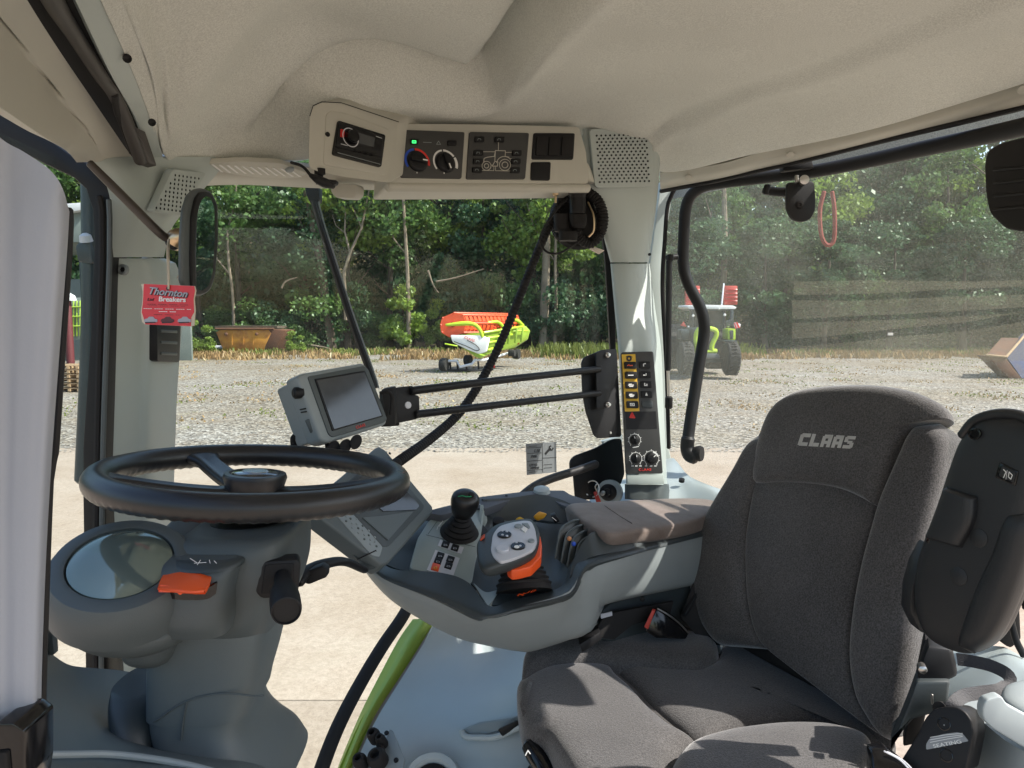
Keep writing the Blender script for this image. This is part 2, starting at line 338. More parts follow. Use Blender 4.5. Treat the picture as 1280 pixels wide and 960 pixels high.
M['leafY'] = leafmat('leaf_yellow', (.20, .19, .02), (.34, .28, .03)); M['dry'] = leafmat('dry_grass', (.36, .21, .11), (.33, .28, .13), .2); M['grassg'] = leafmat('weed_green', (.12, .17, .03), (.22, .24, .06), .3)

def ground_mat(kind):
    m = bpy.data.materials.new(kind); m.use_nodes = True; n = m.node_tree; b = n.nodes['Principled BSDF']; L = n.links.new
    b.inputs['Roughness'].default_value = .9; b.inputs['Specular IOR Level'].default_value = .2
    tc = n.nodes.new('ShaderNodeTexCoord')
    def noise(s, d=5, r=.6):
        q = n.nodes.new('ShaderNodeTexNoise'); q.inputs['Scale'].default_value = s; q.inputs['Detail'].default_value = d; q.inputs['Roughness'].default_value = r; L(tc.outputs['Object'], q.inputs['Vector']); return q.outputs[0]
    def ramp(src, stops):
        r = n.nodes.new('ShaderNodeValToRGB'); e = r.color_ramp.elements
        e[0].position = stops[0][0]; e[0].color = (*stops[0][1], 1); e[1].position = stops[-1][0]; e[1].color = (*stops[-1][1], 1)
        for p, c in stops[1:-1]: k = e.new(p); k.color = (*c, 1)
        L(src, r.inputs[0]); return r.outputs[0]
    def mix(f, a, c):
        q = n.nodes.new('ShaderNodeMix'); q.data_type = 'RGBA'
        L(f, q.inputs[0]); L(a, q.inputs[6]); L(c, q.inputs[7]); return q.outputs[2]
    if kind == 'gravel_ground':
        v = n.nodes.new('ShaderNodeTexVoronoi'); v.inputs['Scale'].default_value = 15; v.inputs['Randomness'].default_value = 1; L(tc.outputs['Object'], v.inputs['Vector'])
        sep = n.nodes.new('ShaderNodeSeparateColor'); L(v.outputs['Color'], sep.inputs[0])
        st = ramp(sep.outputs[0], [(0, (.10, .09, .08)), (.35, (.19, .175, .155)), (.7, (.28, .265, .24)), (1, (.42, .41, .39))])
        dirt = ramp(noise(1.1), [(.35, (.17, .13, .09)), (.65, (.27, .22, .17))])
        f = n.nodes.new('ShaderNodeMapRange'); f.inputs[1].default_value = .5; f.inputs[2].default_value = .8; f.inputs[4].default_value = .75; L(noise(.9, 6, .7), f.inputs[0])
        c = mix(f.outputs[0], st, dirt); big = ramp(noise(.22, 4, .6), [(.35, (.82, .74, .62)), (.65, (1.0, .99, .97))]); qq = n.nodes.new('ShaderNodeMix'); qq.data_type = 'RGBA'; qq.blend_type = 'MULTIPLY'; qq.inputs[0].default_value = 1; L(c, qq.inputs[6]); L(big, qq.inputs[7]); c = qq.outputs[2]
        w = ramp(noise(3, 5, .7), [(.3, (.13, .15, .045)), (.7, (.28, .27, .10))])
        f2 = n.nodes.new('ShaderNodeMapRange'); f2.inputs[1].default_value = .60; f2.inputs[2].default_value = .70; f2.inputs[4].default_value = .75; L(noise(.35, 8, .72), f2.inputs[0])
        c = mix(f2.outputs[0], c, w)
        L(c, b.inputs['Base Color']); bu = n.nodes.new('ShaderNodeBump'); bu.inputs['Strength'].default_value = .8; bu.inputs['Distance'].default_value = .03; L(v.outputs['Distance'], bu.inputs['Height']); L(bu.outputs[0], b.inputs['Normal'])
    elif kind == 'concrete':
        a = ramp(noise(.45, 9, .68), [(.3, (.30, .235, .175)), (.5, (.37, .305, .245)), (.7, (.42, .36, .30))]); f = ramp(noise(26, 4, .8), [(.34, (.40, .36, .31)), (.62, (1, 1, 1))])
        q = n.nodes.new('ShaderNodeMix'); q.data_type = 'RGBA'; q.blend_type = 'MULTIPLY'; q.inputs[0].default_value = .42; L(a, q.inputs[6]); L(f, q.inputs[7])
        L(q.outputs[2], b.inputs['Base Color']); bu = n.nodes.new('ShaderNodeBump'); bu.inputs['Strength'].default_value = .3; bu.inputs['Distance'].default_value = .01; L(noise(60, 3), bu.inputs['Height']); L(bu.outputs[0], b.inputs['Normal'])
    else:
        a = ramp(noise(.8, 8, .7), [(.3, (.035, .04, .018)), (.5, (.09, .07, .04)), (.7, (.14, .12, .05))]); L(a, b.inputs['Base Color'])
    return m
M['gravel'] = ground_mat('gravel_ground'); M['concrete'] = ground_mat('concrete'); M['soil'] = ground_mat('woodland_soil')

# ================================================================== OUTSIDE THE CAB
def qmesh(name, V, mat, parent=None, **k):
    """many loose quads from an (n,4,3) array"""
    n = len(V); me = bpy.data.meshes.new(name); me.vertices.add(n*4); me.vertices.foreach_set('co', np.ascontiguousarray(V, dtype=np.float32).ravel())
    me.loops.add(n*4); me.loops.foreach_set('vertex_index', np.arange(n*4, dtype=np.int32)); me.polygons.add(n)
    me.polygons.foreach_set('loop_start', np.arange(0, n*4, 4, dtype=np.int32)); me.update(calc_edges=True); me.validate()
    return link(name, me, mat, parent, None, **k)
def leaves(C, size, r=rng):
    n = len(C); a = r.normal(size=(n, 3)); a /= np.linalg.norm(a, axis=1, keepdims=True); b = np.cross(a, r.normal(size=(n, 3))); b /= np.linalg.norm(b, axis=1, keepdims=True)
    s = size*(.6+.8*r.random((n, 1))); a = a*s*.5; b = b*s*.36
    return np.stack([C-a, C-b+a*.2, C+a, C+b+a*.2], axis=1)
def crown_pts(n, R, nb, br, z0, r=rng, hollow=.35):
    c = r.normal(size=(nb, 3)); c /= np.linalg.norm(c, axis=1, keepdims=True); c *= (.35+.65*r.random((nb, 1))**.5); c = c*np.array(R)
    k = r.integers(0, nb, n); d = r.normal(size=(n, 3)); d /= np.linalg.norm(d, axis=1, keepdims=True)
    rad = br*(.55+.7*((k*37 % 17)/17))[:, None]; p = c[k]+d*rad*(hollow+(1-hollow)*r.random((n, 1))**.6)*np.array([1.15, 1.15, .75])
    p[:, 2] += z0; return p
def trunk(name, h, r0, parent, mat, limbs=5, lean=.3, seed=1):
    R = random.Random(seed); V = []; F = []
    def seg(P, rs, sg=8):
        base = len(V)
        for i, p in enumerate(P):
            for q in range(sg): V.append(p+Vector((math.cos(q*2*PI/sg), math.sin(q*2*PI/sg), 0))*rs[i])
        for i in range(len(P)-1):
            for q in range(sg): F.append([base+i*sg+q, base+i*sg+(q+1) % sg, base+(i+1)*sg+(q+1) % sg, base+(i+1)*sg+q])
    P = [Vector((lean*t*h*.1+R.uniform(-.12, .12)*t, R.uniform(-.12, .12)*t, h*t)) for t in np.linspace(0, 1, 8)]
    seg(P, [r0*(1-.75*t)+(.25*r0 if t == 0 else 0) for t in np.linspace(0, 1, 8)])
    for k in range(limbs):
        t = R.uniform(.3, .95); b = P[int(t*7)]; a = R.uniform(0, 2*PI); L = h*R.uniform(.2, .42); Q = [b]
        for s in range(1, 6): Q.append(Q[-1]+Vector((math.cos(a), math.sin(a), .75+R.uniform(-.3, .3)))*L/6+Vector((R.uniform(-.1, .1), R.uniform(-.1, .1), 0)))
        seg(Q, list(np.linspace(r0*.4, r0*.07, 6)), 6)
    return mk(name, V, F, mat, parent, ang=60, fixn=False)
ground = struct(mk('ground', [(-900, -900, 0), (900, -900, 0), (900, 900, 0), (-900, 900, 0)], [[0, 1, 2, 3]], M['gravel'], None)); ground['label'] = 'pale gravel yard with scattered weeds reaching to the trees'
woodf = struct(mk('woodland_floor', [(-300, 49, .004), (-60, 49, .004), (-20, 50, .004), (5, 48.5, .004), (25, 49.5, .004), (60, 47, .004), (300, 48, .004), (300, 600, .004), (-300, 600, .004)], [list(range(9))], M['soil'])); woodf['label'] = 'brown leaf-strewn ground under the trees'
yard = T('concrete_yard', 'beige concrete apron the tractor stands on', 'pavement'); del yard['category']; struct(yard)
for y0, y1 in ((-16, 5.31), (5.325, 15.4)):
    box('concrete_slab', (0, (y0+y1)/2, -.06), 130, y1-y0, .16, M['concrete'], yard, bevel=.006)
# ---- trees
def tree_proto(name, label, mat, seed, n=6500, R=(3.2, 3, 4.6), z0=9.2, nb=30, br=1.15, leaf=.30, bark='bark', group=None):
    r = np.random.default_rng(seed); t = T(name, label, 'tree', group=group)
    trunk('trunk', z0+2.5, .24, t, M[bark], 7, seed=seed); qmesh('crown', leaves(crown_pts(n, R, nb, br, z0, r), leaf, r), M[mat], t); return t
def shrub_proto(name, label, mat, seed, n=3600, R=(1.9, 1.5, 1.7), z0=1.7, nb=16, br=.8, leaf=.2, group=None, cat='shrub'):
    r = np.random.default_rng(seed); t = T(name, label, cat, group=group); p = crown_pts(n, R, nb, br, z0, r); p[:, 2] = np.abs(p[:, 2])
    qmesh('foliage', leaves(p, leaf, r), M[mat], t); trunk('stem', z0*1.2, .06, t, M['bark'], 3, seed=seed); return t
kinds = [tree_proto('broadleaf_tree', 'light green broadleaf tree with sunlit leaves at the wood edge', 'leafA', 11, group='light green trees of the wood edge'),
         tree_proto('broadleaf_tree', 'mid green broadleaf tree with a ragged crown in the wood', 'leafB', 12, nb=38, group='mid green trees of the wood'),
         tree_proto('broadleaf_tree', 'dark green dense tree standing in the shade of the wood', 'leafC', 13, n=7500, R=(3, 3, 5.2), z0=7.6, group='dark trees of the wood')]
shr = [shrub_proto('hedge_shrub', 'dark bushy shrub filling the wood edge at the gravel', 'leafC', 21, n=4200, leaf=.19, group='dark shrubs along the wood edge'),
       shrub_proto('hedge_shrub', 'mid green leafy shrub at the foot of the trees', 'leafB', 22, leaf=.2, group='mid green shrubs along the wood edge'),
       shrub_proto('hedge_shrub', 'bright green young bush catching the sun at the wood edge', 'leafA', 23, n=2300, R=(1.5, 1.2, 1.6), nb=13, br=.6, leaf=.22, group='bright bushes along the wood edge')]
first = set()
def put(P, i, x, y, rz, sc, sq=1, label=None):
    if (id(P), i) not in first and label is None:
        first.add((id(P), i)); o = P[i]; o.location = (x, y, 0); o.rotation_euler.z = rz; o.scale = (sc, sc, sc*sq); return o
    return dup(P[i], loc=(x, y, 0), rz=rz, sc=sc, squash=sq, label=label)
R = random.Random(5)
for o in kinds+shr:                                     # parts were modelled at the origin
    pass
row = [(-34, 1), (-29, 0), (-25.5, 2), (-21.5, 0), (-18, 1), (-14.5, 2), (-11.5, 0), (-8, 1), (-5, 0), (-1.5, 2), (1, 0), (3.6, 0), (6.8, 1), (10, 2), (12.8, 1), (16, 2), (19.5, 1), (23, 0), (27, 2), (31, 1), (35, 0), (40, 1), (45, 2)]
for x, k in row: put(kinds, k, x+R.uniform(-.8, .8), 54+R.uniform(-2, 3), R.uniform(0, 6.28), R.uniform(.85, 1.12))
for i in range(26): put(kinds, R.choice([1, 2, 2, 2, 1]), -50+i*4.2+R.uniform(-1.5, 1.5), 61+R.uniform(-2, 5), R.uniform(0, 6.28), R.uniform(1.2, 1.5))
for i in range(38):
    x = -37+i*2.15+R.uniform(-.7, .7); put(shr, R.choice([0, 0, 1, 0, 1, 2]), x, 51.2+R.uniform(-1, 2.4), R.uniform(0, 6.28), R.uniform(.85, 1.35), R.uniform(.85, 1.35))
for i in range(20): put(shr, R.choice([0, 0, 1]), -44+i*4.6+R.uniform(-1.5, 1.5), 56+R.uniform(-1, 2), R.uniform(0, 6.28), 1.7, 1.25)
for i in range(7): put(kinds, 2, 11.5+i*4.4+R.uniform(-.5, .5), 49.5+R.uniform(-.5, 1), R.uniform(0, 6.28), .82, .9)
for a in range(-150, 160, 9):                           # the rest of the wood round the yard, behind and beside the cab
    if abs(a) < 52: continue
    t = math.radians(a); d = 52+R.uniform(-4, 6); put(kinds, R.choice([0, 1, 2]), d*math.sin(t), d*math.cos(t), R.uniform(0, 6.28), R.uniform(1.0, 1.25), .8)
# single shrubs the photograph lets one pick out
o = dup(shr[2], loc=(at(245, 425, 46).x, 46, 0), sc=.62, label='small green bush on the gravel edge left of the yellow skip')
o = dup(shr[2], loc=(at(365, 430, 47).x, 47.5, 0), sc=.4, label='tiny yellowing bush on the gravel edge right of the yellow skip'); 
bt = T('bare_tree', 'pale bare forked tree rising before the dark crowns', 'tree', (at(437, 430, 50).x, 50.2, 0)); L = bt.location
def branch(V, F, P, rs):
    base = len(V)
    for p, r_ in zip(P, rs):
        for q in range(6): V.append(p+Vector((math.cos(q*PI/3), math.sin(q*PI/3), 0))*r_)
    for i in range(len(P)-1):
        for q in range(6): F.append([base+i*6+q, base+i*6+(q+1) % 6, base+i*6+6+(q+1) % 6, base+i*6+6+q])
V = []; F = []
for pp, r0, r1 in (([(432, 400), (430, 340), (438, 315), (452, 285), (457, 258), (462, 236), (466, 215)], .13, .04), ([(438, 318), (431, 290), (432, 262), (427, 240)], .08, .03),
                   ([(452, 285), (446, 270), (440, 258), (436, 247)], .06, .02), ([(457, 262), (470, 245), (480, 232)], .05, .02), ([(432, 292), (420, 282), (415, 268)], .05, .015)):
    branch(V, F, [at(x, y, 50.2) for x, y in pp], list(np.linspace(r0, r1, len(pp))))
mk('trunk', V, F, M['palebark'], bt, ang=60)
for lab, pp, r0, m, nm in (('straight pale tree trunk seen above the red and green header', [(511, 436), (510, 360), (507, 300), (504, 250)], .16, 'palebark', 'slim_tree'),
                       ('slim pale trunk behind the yellow skip', [(292, 425), (291, 370), (286, 330), (284, 290)], .12, 'palebark', 'slim_tree'),
                       ('leaning ivy-dark trunk behind the thin black wiper arm', [(415, 430), (402, 340), (392, 290), (383, 240)], .34, 'bark', 'ivy_tree'),
                       ('broad grey trunk standing left of the cab pillar', [(679, 440), (682, 350), (684, 280), (686, 230)], .33, 'palebark', 'grey_tree'),
                       ('thin grey trunk beside the broad grey one', [(693, 438), (695, 380), (694, 330), (696, 260)], .13, 'palebark', 'grey_tree'),
                       ('pale trunk between the green tractor and the side window bar', [(903, 400), (905, 340), (906, 280), (904, 220)], .25, 'palebark', 'grey_tree')):
    t = T(nm, lab, 'tree', (at(*pp[0], 50.6).x, 50.6, 0)); V = []; F = []
    P = [at(x, y, 50.6) for x, y in pp]; P[0].z = 0; P = [Vector(p) for p in cr([tuple(p) for p in P], 12)]; branch(V, F, P, list(np.linspace(r0, r0*.6, 12)))
    top = P[-1]; branch(V, F, [top, top+Vector((.6, 0, 2)), top+Vector((.9, 0, 5))], [r0*.6, r0*.4, .04]); branch(V, F, [P[7], P[7]+Vector((-.8, 0, 1)), P[7]+Vector((-1.3, 0, 2.6))], [.07, .05, .02])
    mk('trunk', V, F, M[m], t, ang=60)
    C = np.array(P[-1])+np.array([0, .5, 2.5])+rng.normal(size=(900, 3))*np.array([1.5, 1, 1.6]); qmesh('crown', leaves(C, .28), M['leafB'], t)
    if nm == 'ivy_tree':
        k = rng.random(1500)*11; Pa = np.array([tuple(p) for p in P]); i0 = k.astype(int); C = Pa[i0]+(Pa[np.minimum(i0+1, 11)]-Pa[i0])*(k-i0)[:, None]+rng.normal(size=(1500, 3))*.3; qmesh('ivy', leaves(C, .2), M['leafC'], t)
for lab, pp in (('long pale fallen branch lying on the bank above the header', [(545, 352), (570, 347), (605, 336)]), ('short bare fallen pole leaning over the header', [(535, 338), (541, 355), (548, 366)]),
                ('curved bare stick standing left of the wiper arm', [(352, 360), (356, 353), (364, 349), (371, 347)]), ('dead branch lying at the gravel edge', [(385, 431), (405, 434), (428, 441)])):
    tag(tube('fallen_branch', [at(x, y, 49.4) for x, y in pp], [.07, .03], M['palebark'], n=8, seg=6), lab, 'branch')
# far wood behind the trees: one mass with a wooded bank under it
n = 52000; a = rng.uniform(-1.25, 1.25, n); d = 74+rng.random(n)*8; h = rng.random(n)**.8*(21+3*np.sin(a*23)+2*np.sin(a*51)); C = np.stack([d*np.sin(a), d*np.cos(a)*.97, h], axis=1)
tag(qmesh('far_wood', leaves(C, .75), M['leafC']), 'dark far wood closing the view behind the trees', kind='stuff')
G = [[Vector((math.sin(t)*(80+q*2.0), math.cos(t)*(80+q*2.0), z)) for t in np.linspace(-1.35, 1.35, 60)] for q, z in ((0, 0), (2, 7), (6, 11), (12, 13), (20, 12), (30, 0))]
struct(grid('wooded_bank', G, M['soil'], ang=80))['label'] = 'dark wooded bank behind the trees'
# grass fringe and weeds
def blades(n, x0, x1, y0, y1, h, wd, r=rng, clump=0):
    if clump:
        c = np.stack([r.uniform(x0, x1, clump), r.uniform(y0, y1, clump)], 1); k = r.integers(0, clump, n); xy = c[k]+r.normal(size=(n, 2))*.45
    else: xy = np.stack([r.uniform(x0, x1, n), r.uniform(y0, y1, n)], 1)
    z = h*(.35+.9*r.random(n)); a = r.uniform(0, PI, n); dx = np.cos(a)*wd; dy = np.sin(a)*wd; lx = r.normal(size=n)*.3*z; ly = r.normal(size=n)*.3*z
    B = np.stack([xy[:, 0], xy[:, 1], np.full(n, .0)], 1); D = np.stack([dx, dy, 0*dx], 1); U = np.stack([lx, ly, z], 1)
    return np.stack([B-D, B+D, B+U+D*.4, B+U-D*.4], 1)
tag(qmesh('dry_grass', np.concatenate([blades(5000, -34, 44, 46.5, 50, .2, .05), blades(14000, -34, 44, 42.5, 49, .28, .05, clump=200), blades(5000, -24, 34, 18, 44, .05, .035, clump=150)]), M['dry']), 'dry straw-coloured grass along the gravel edge', kind='stuff')
tag(qmesh('green_weeds', np.concatenate([blades(7000, -34, 44, 46, 50.5, .34, .05, clump=130), blades(2500, 2, 14, 44, 47.5, .7, .04, clump=40), blades(4500, -20, 30, 17, 44, .05, .03, clump=120)]), M['grassg']), 'green weeds growing at the gravel edge and through the gravel', kind='stuff')
# ---- loose stones on the near gravel: real pebbles over the painted ones
n = 12000; xy = np.stack([rng.uniform(-13, 15, n), 14.95+rng.random(n)**1.6*16], 1); s = rng.uniform(.016, .042, n)
ck = rng.normal(size=(n, 4, 2))*.25+np.array([[-1, 0], [0, -1], [1, 0], [0, 1]])[None]; Vq = np.zeros((n, 4, 3)); Vq[:, :, :2] = xy[:, None]+ck*s[:, None, None]; Vq[:, :, 2] = np.where(xy[:, 1] < 15.45, .022, 0)[:, None]+s[:, None]*(.3+rng.random((n, 4))*.35)
pebble = pm('pebble', (.33, .31, .28), .9, col2=(.17, .15, .13), vscale=40)
tag(qmesh('loose_stones', Vq, pebble), 'loose stones lying on the near gravel', kind='stuff')

# ---- yellow skip
YS = 47.8
sk = T('skip', 'rusty yellow waste skip at the edge of the wood', 'skip', (at(304, 430, YS).x, YS, 0))
body = [(270, 415.5), (276, 411.5), (335, 411.5), (339, 416.5), (329, 438), (279, 438)]
prism('body', [at(x, y, YS) for x, y in body], Vector((.5, 1.7, 0)), M['skip_y'], sk, bevel=.02)
tube('rim', [at(269, 411, YS-.05), at(342, 411, YS-.05)], .06, M['rust'], sk, seg=8)
prism('side_panel', [at(x, y, YS+.01) for x, y in ((336, 411), (357, 413), (344, 437), (330, 438))], Vector((.3, 1.2, 0)), M['rust'], sk, bevel=.02)
for x in (283, 321): lathe('lifting_lug', at(x, 417.5, YS-.04), (0, -1, 0), [(.1, 0), (.1, .08), (.05, .12)], M['rust'], sk, seg=10)
for x in (290, 304, 316): prism('rib', [at(a_, b_, YS-.03) for a_, b_ in ((x-.7, 413), (x+.7, 413), (x+.6, 431), (x-.6, 431))], Vector((0, .05, 0)), M['skip_y'], sk)
tag(prism('timber_board', [at(x, y, YS+.3) for x, y in ((268, 407.5), (346, 407.5), (347, 410.5), (269, 410.5))], Vector((.3, 1, 0)), M['bark']), 'long weathered board lying across the yellow skip', 'board')
tag(tube('pipe', [at(262, 434, 49.5), at(300, 436, 49.5), at(322, 436.5, 49.5)], .14, M['silver'], n=8, seg=8), 'grey pipe lying in the grass before the yellow skip', 'pipe')
# ---- blue skip at the right
YB = 31; sb = T('skip', 'open blue and rust-brown waste skip on the gravel seen through the side window', 'skip', (at(1270, 460, YB).x, YB, 0))
prism('side_panel', [at(*p) for p in ((1233, 443.5, YB), (1252, 422, YB+2), (1276, 422.5, YB+2), (1258, 446, YB))], Vector((0, .05, -.04)), M['rust'], sb)
prism('front_panel', [at(*p) for p in ((1258, 446, YB), (1283, 417, YB+2), (1340, 417, YB+2), (1330, 473, YB), (1277, 473, YB))], Vector((.2, .6, 0)), M['skip_b'], sb, bevel=.02)
prism('end_panel', [at(*p) for p in ((1234, 445, YB-.02), (1257, 447, YB-.02), (1277, 473, YB-.02), (1262, 473, YB-.02))], Vector((.1, .9, 0)), M['rust'], sb, bevel=.02)
tube('rim', [at(1232, 443.5, YB-.05), at(1258, 446, YB-.05), at(1283, 417, YB+1.95)], .05, M['wood'], sb, seg=6)

# ---- combine header on its trailer
YH = 34.0
def hp(cx, cy, dy=0): return at(530+cx/8, 370+cy/8, YH+dy)
hd = T('combine_header', 'red and lime green combine header with white end panel on its trailer', 'harvester header', (hp(560, 700).x, YH, 0))
ax = hp(830, 290, 3.2)-hp(270, 290)
hexo = [(180, 215), (300, 163), (390, 185), (420, 270), (395, 370), (250, 412), (172, 365), (160, 290)]
prism('reel_end_plate', [hp(*p) for p in hexo], Vector((.02, .05, 0)), M['reel'], hd)
ctr = sum([hp(*p) for p in hexo], Vector())/8
for k, p in enumerate(hexo):
    a_ = hp(*p); a_ = ctr+(a_-ctr)*.95; tube('reel_bar', [a_, a_+ax], .045, M['reel'], hd, seg=6)
    if k in (0, 1, 2, 3, 7, 4):
        b_ = ctr+(hp(*hexo[(k+1) % 8])-ctr)*.93; d_ = b_-a_
        for q in range(14):
            s_ = a_+ax*((q+.5)/14); prism('reel_tine', [s_, s_+ax*.045, s_+ax*.045+d_*.75, s_+d_*.75], Vector((.01, .03, 0)), M['reel'], hd)
tube('reel_shaft', [ctr, ctr+ax], .13, M['redlamp'], hd, seg=8)
prism('reel_back_panel', [hp(*p) for p in ((300, 245, 0), (830, 205, 3), (830, 300, 3), (420, 390, 0.2))][::1], Vector((0, .1, 0)), M['reel'], hd)
sup = tube('reel_arm', [hp(220, 290, -.15), hp(400, 275, -.15), hp(500, 285, -.15), hp(560, 340, -.15), hp(585, 410, -.15)], [.06, .10, .09, .08], M['lime'], hd, n=14, seg=8)
tube('reel_arm', [hp(640, 265, 1.3), hp(740, 262, 1.8), hp(800, 320, 2)], [.06, .09], M['lime'], hd, n=8, seg=8)
tube('reel_arm', [hp(890, 245, 3), hp(940, 250, 3), hp(990, 300, 3.2)], .09, M['lime'], hd, n=8, seg=8)
prism('trough', [hp(*p) for p in ((330, 385, .1), (600, 360, .4), (1000, 300, 3), (1045, 350, 3.2), (1020, 440, 3.2), (900, 520, 3), (700, 560, 1.5), (600, 600, .6), (420, 500, .3))], Vector((.1, .5, 0)), M['green'], hd, bevel=.03)
for p0, p1 in (((600, 365, .2), (985, 305, 2.6)), ((640, 420, .3), (880, 385, 2)), ((650, 465, .3), (760, 445, 1.2)), ((640, 540, .4), (690, 520, .8)), ((860, 350, 2), (1030, 350, 2.9))): tube('trough_rail', [hp(*p0), hp(*p1)], .06, M['lime'], hd, seg=6)
for x in (700, 760, 860, 930, 990): tube('brace', [hp(x, 330+(900-x)*.1, 1.6), hp(x-20, 500-(x-700)*.15, 1.6)], .05, M['green'], hd, seg=6)
prism('end_panel', [hp(x, y, -.2) for x, y in rc([(260, 390), (560, 395), (650, 425), (620, 560), (550, 582), (440, 540), (285, 465)], 14, 2)], Vector((.05, .2, 0)), M['white'], hd, bevel=.03)
hpl = Plane(hp(450, 480, -.2), (0, -1, 0)); text('lettering', 'CLAAS', hpl, 530+455/8, 370+430/8, 8, 3.2, 3.4, M['red'], hd, off=.02)
tube('panel_line', [hp(300, 455, -.22), hp(420, 500, -.22), (hp(520, 545, -.22)), hp(555, 535, -.22), hp(520, 490, -.22), hp(430, 440, -.22)], .018, M['ink'], hd, n=20, seg=5)
prism('divider_point', [hp(x, y, 0) for x, y in ((330, 470), (560, 590), (600, 600), (560, 625), (500, 600))], Vector((.1, .6, 0)), M['green'], hd)
tube('divider_rod', [hp(210, 478, -.3), hp(330, 500, -.3)], .035, M['lime'], hd, seg=6)
def wheel(parent, c, r, wd, ax=(1, 0, 0), nm='wheel'):
    t = lathe(nm, Vector(c)-Vector(ax)*wd/2, ax, [(r*.55, 0), (r*.9, 0), (r, wd*.2), (r, wd*.8), (r*.9, wd), (r*.55, wd)], M['tyre'], parent, seg=24)
    h = lathe('hub', Vector(c)-Vector(ax)*wd*.3, ax, [(r*.5, 0), (r*.54, wd*.1), (r*.54, wd*.5), (r*.2, wd*.55)], M['silver'], parent, seg=16)
for cx, cy, rr, dy in ((200, 685, 66, 0), (440, 640, 52, .8), (925, 580, 55, 3.2), (880, 570, 38, 2)):
    c = hp(cx, cy, dy); r_ = rr/8*YH/960; wheel(hd, c, r_, .3, (.94, -.34, 0))
tube('drawbar', [hp(240, 650, .1), hp(330, 650, .1), hp(360, 710, 0), hp(480, 680, 0), hp(510, 640, 0), hp(600, 640, .5), hp(850, 570, 2.4)], .06, M['silver'], hd, seg=8)
tube('drawbar', [hp(200, 740, 0), hp(520, 745, 0), hp(690, 735, .5)], .05, M['black'], hd, seg=8)
for x in (260, 330, 420, 540, 640): tube('frame_post', [hp(x, 640, .2), hp(x+8, 740, .2)], .04, M['black'], hd, seg=6)
box('tail_lamp', hp(928, 450, 2.9), .22, .1, .32, M['redlamp'], hd); box('reflector', hp(690, 705, .4), .16, .05, .14, M['redlamp'], hd)

# ---- the other tractor, seen head on
YT = 31.0
def tp(cx, cy, dy=0): return at(840+cx/6.858, 340+cy/6.858, YT+dy)
tr = T('tractor', 'lime green tractor facing the camera with red raised ballast boards', 'tractor', (tp(310, 880).x, YT, 0))
def tpr(nm, pts, dy, d, m, bevel=.02, rr=0): return prism(nm, [tp(x, y, dy) for x, y in (rc(pts, rr, 3) if rr else pts)], Vector((0, d, 0)), M[m], tr, bevel=bevel)
for x0, x1 in ((450, 558), (62, 168)):
    a_, b_ = tp(x0, 740), tp(x1, 740); c = (a_+b_)/2; wd = (b_-a_).length; r_ = (tp(500, 600)-tp(500, 882)).length/2
    lathe('front_tyre', c-Vector((wd/2, 0, 0)), (1, 0, 0), [(r_*.5, .02), (r_*.86, 0), (r_, wd*.12), (r_*1.0, wd*.88), (r_*.86, wd), (r_*.5, wd-.02)], M['tyre'], tr, seg=30)
    for q in range(14):
        pass
        ang = -PI/2+(q/13)*PI; yy = -math.cos(ang)*r_; zz = math.sin(ang)*r_
        for s_ in (-1, 1): box('tread_lug', c+Vector((s_*wd*.22, yy, zz)), wd*.42, .04, .04, M['tyre'], tr, bevel=0, R=Matrix.Rotation(ang, 3, 'X') @ Matrix.Rotation(s_*.45, 3, 'Y'))
    lathe('rear_tyre', c+Vector((-wd*.8, 2.6, .35)), (1, 0, 0), [(.5, 0), (.85, 0), (.98, .1), (.98, wd*1.5), (.85, wd*1.6), (.5, wd*1.6)], M['tyre'], tr, seg=30)
tpr('bonnet', [(200, 520), (215, 490), (300, 480), (380, 490), (392, 530), (370, 660), (378, 682), (200, 682)], .2, 2.4, 'exdark', .05, 12)
tube('bonnet_trim', [tp(215, 690, .15), tp(205, 560, .15), (tp(230, 492, .12)), tp(300, 483, .1), tp(372, 500, .12), tp(380, 545, .15), tp(345, 620, .15), tp(345, 672, .15), tp(380, 680, .15)], .1, M['lime'], tr, n=30, seg=8)
tube('lower_trim', [tp(215, 682, .12), tp(380, 682, .12)], .07, M['lime'], tr, seg=8)
tpr('grille', [(230, 520), (330, 515), (320, 640), (230, 650)], .14, .1, 'black')
tpr('front_weight', [(215, 700), (400, 700), (420, 745), (205, 745)], -.1, .8, 'dgrey', .04)
tpr('axle', [(160, 745), (460, 745), (460, 775), (160, 775)], .2, .3, 'exdark')
cabp = [(175, 310), (450, 310), (452, 480), (430, 500), (195, 500), (170, 480)]
tpr('cab_interior', cabp, 2.6, .6, 'exdark'); tpr('windscreen', [(178, 320), (448, 320), (448, 480), (420, 500), (200, 500), (175, 480)], 1.9, .03, 'cabglass', 0)
for x in (178, 446): tube('cab_pillar', [tp(x, 305, 1.88), tp(x+(4 if x < 300 else -4), 500, 1.88)], .045, M['exdark'], tr, seg=6)
tpr('roof', [(130, 302), (140, 286), (300, 281), (520, 287), (555, 302), (540, 318), (150, 318)], 1.7, 1.9, 'white', .04, 5)
tpr('roof_underside', [(150, 318), (540, 318), (520, 332), (165, 332)], 1.75, 1.7, 'exdark')
for x0, x1, y0, y1 in ((450, 562, 118, 282), (118, 240, 118, 290)):
    tpr('ballast_board', [(x0, y0), (x1, y0), (x1, y1), (x0, y1)], 3.2, .25, 'redp', .03); 
    for q in range(1, 5): tube('board_rib', [tp(x0+4, y0+(y1-y0)*q/5, 3.17), tp(x1-4, y0+(y1-y0)*q/5, 3.17)], .03, M['redlamp'], tr, seg=6)
tube('mast', [tp(444, 100, 3), tp(425, 290, 2.4)], .035, M['silver'], tr, seg=6)
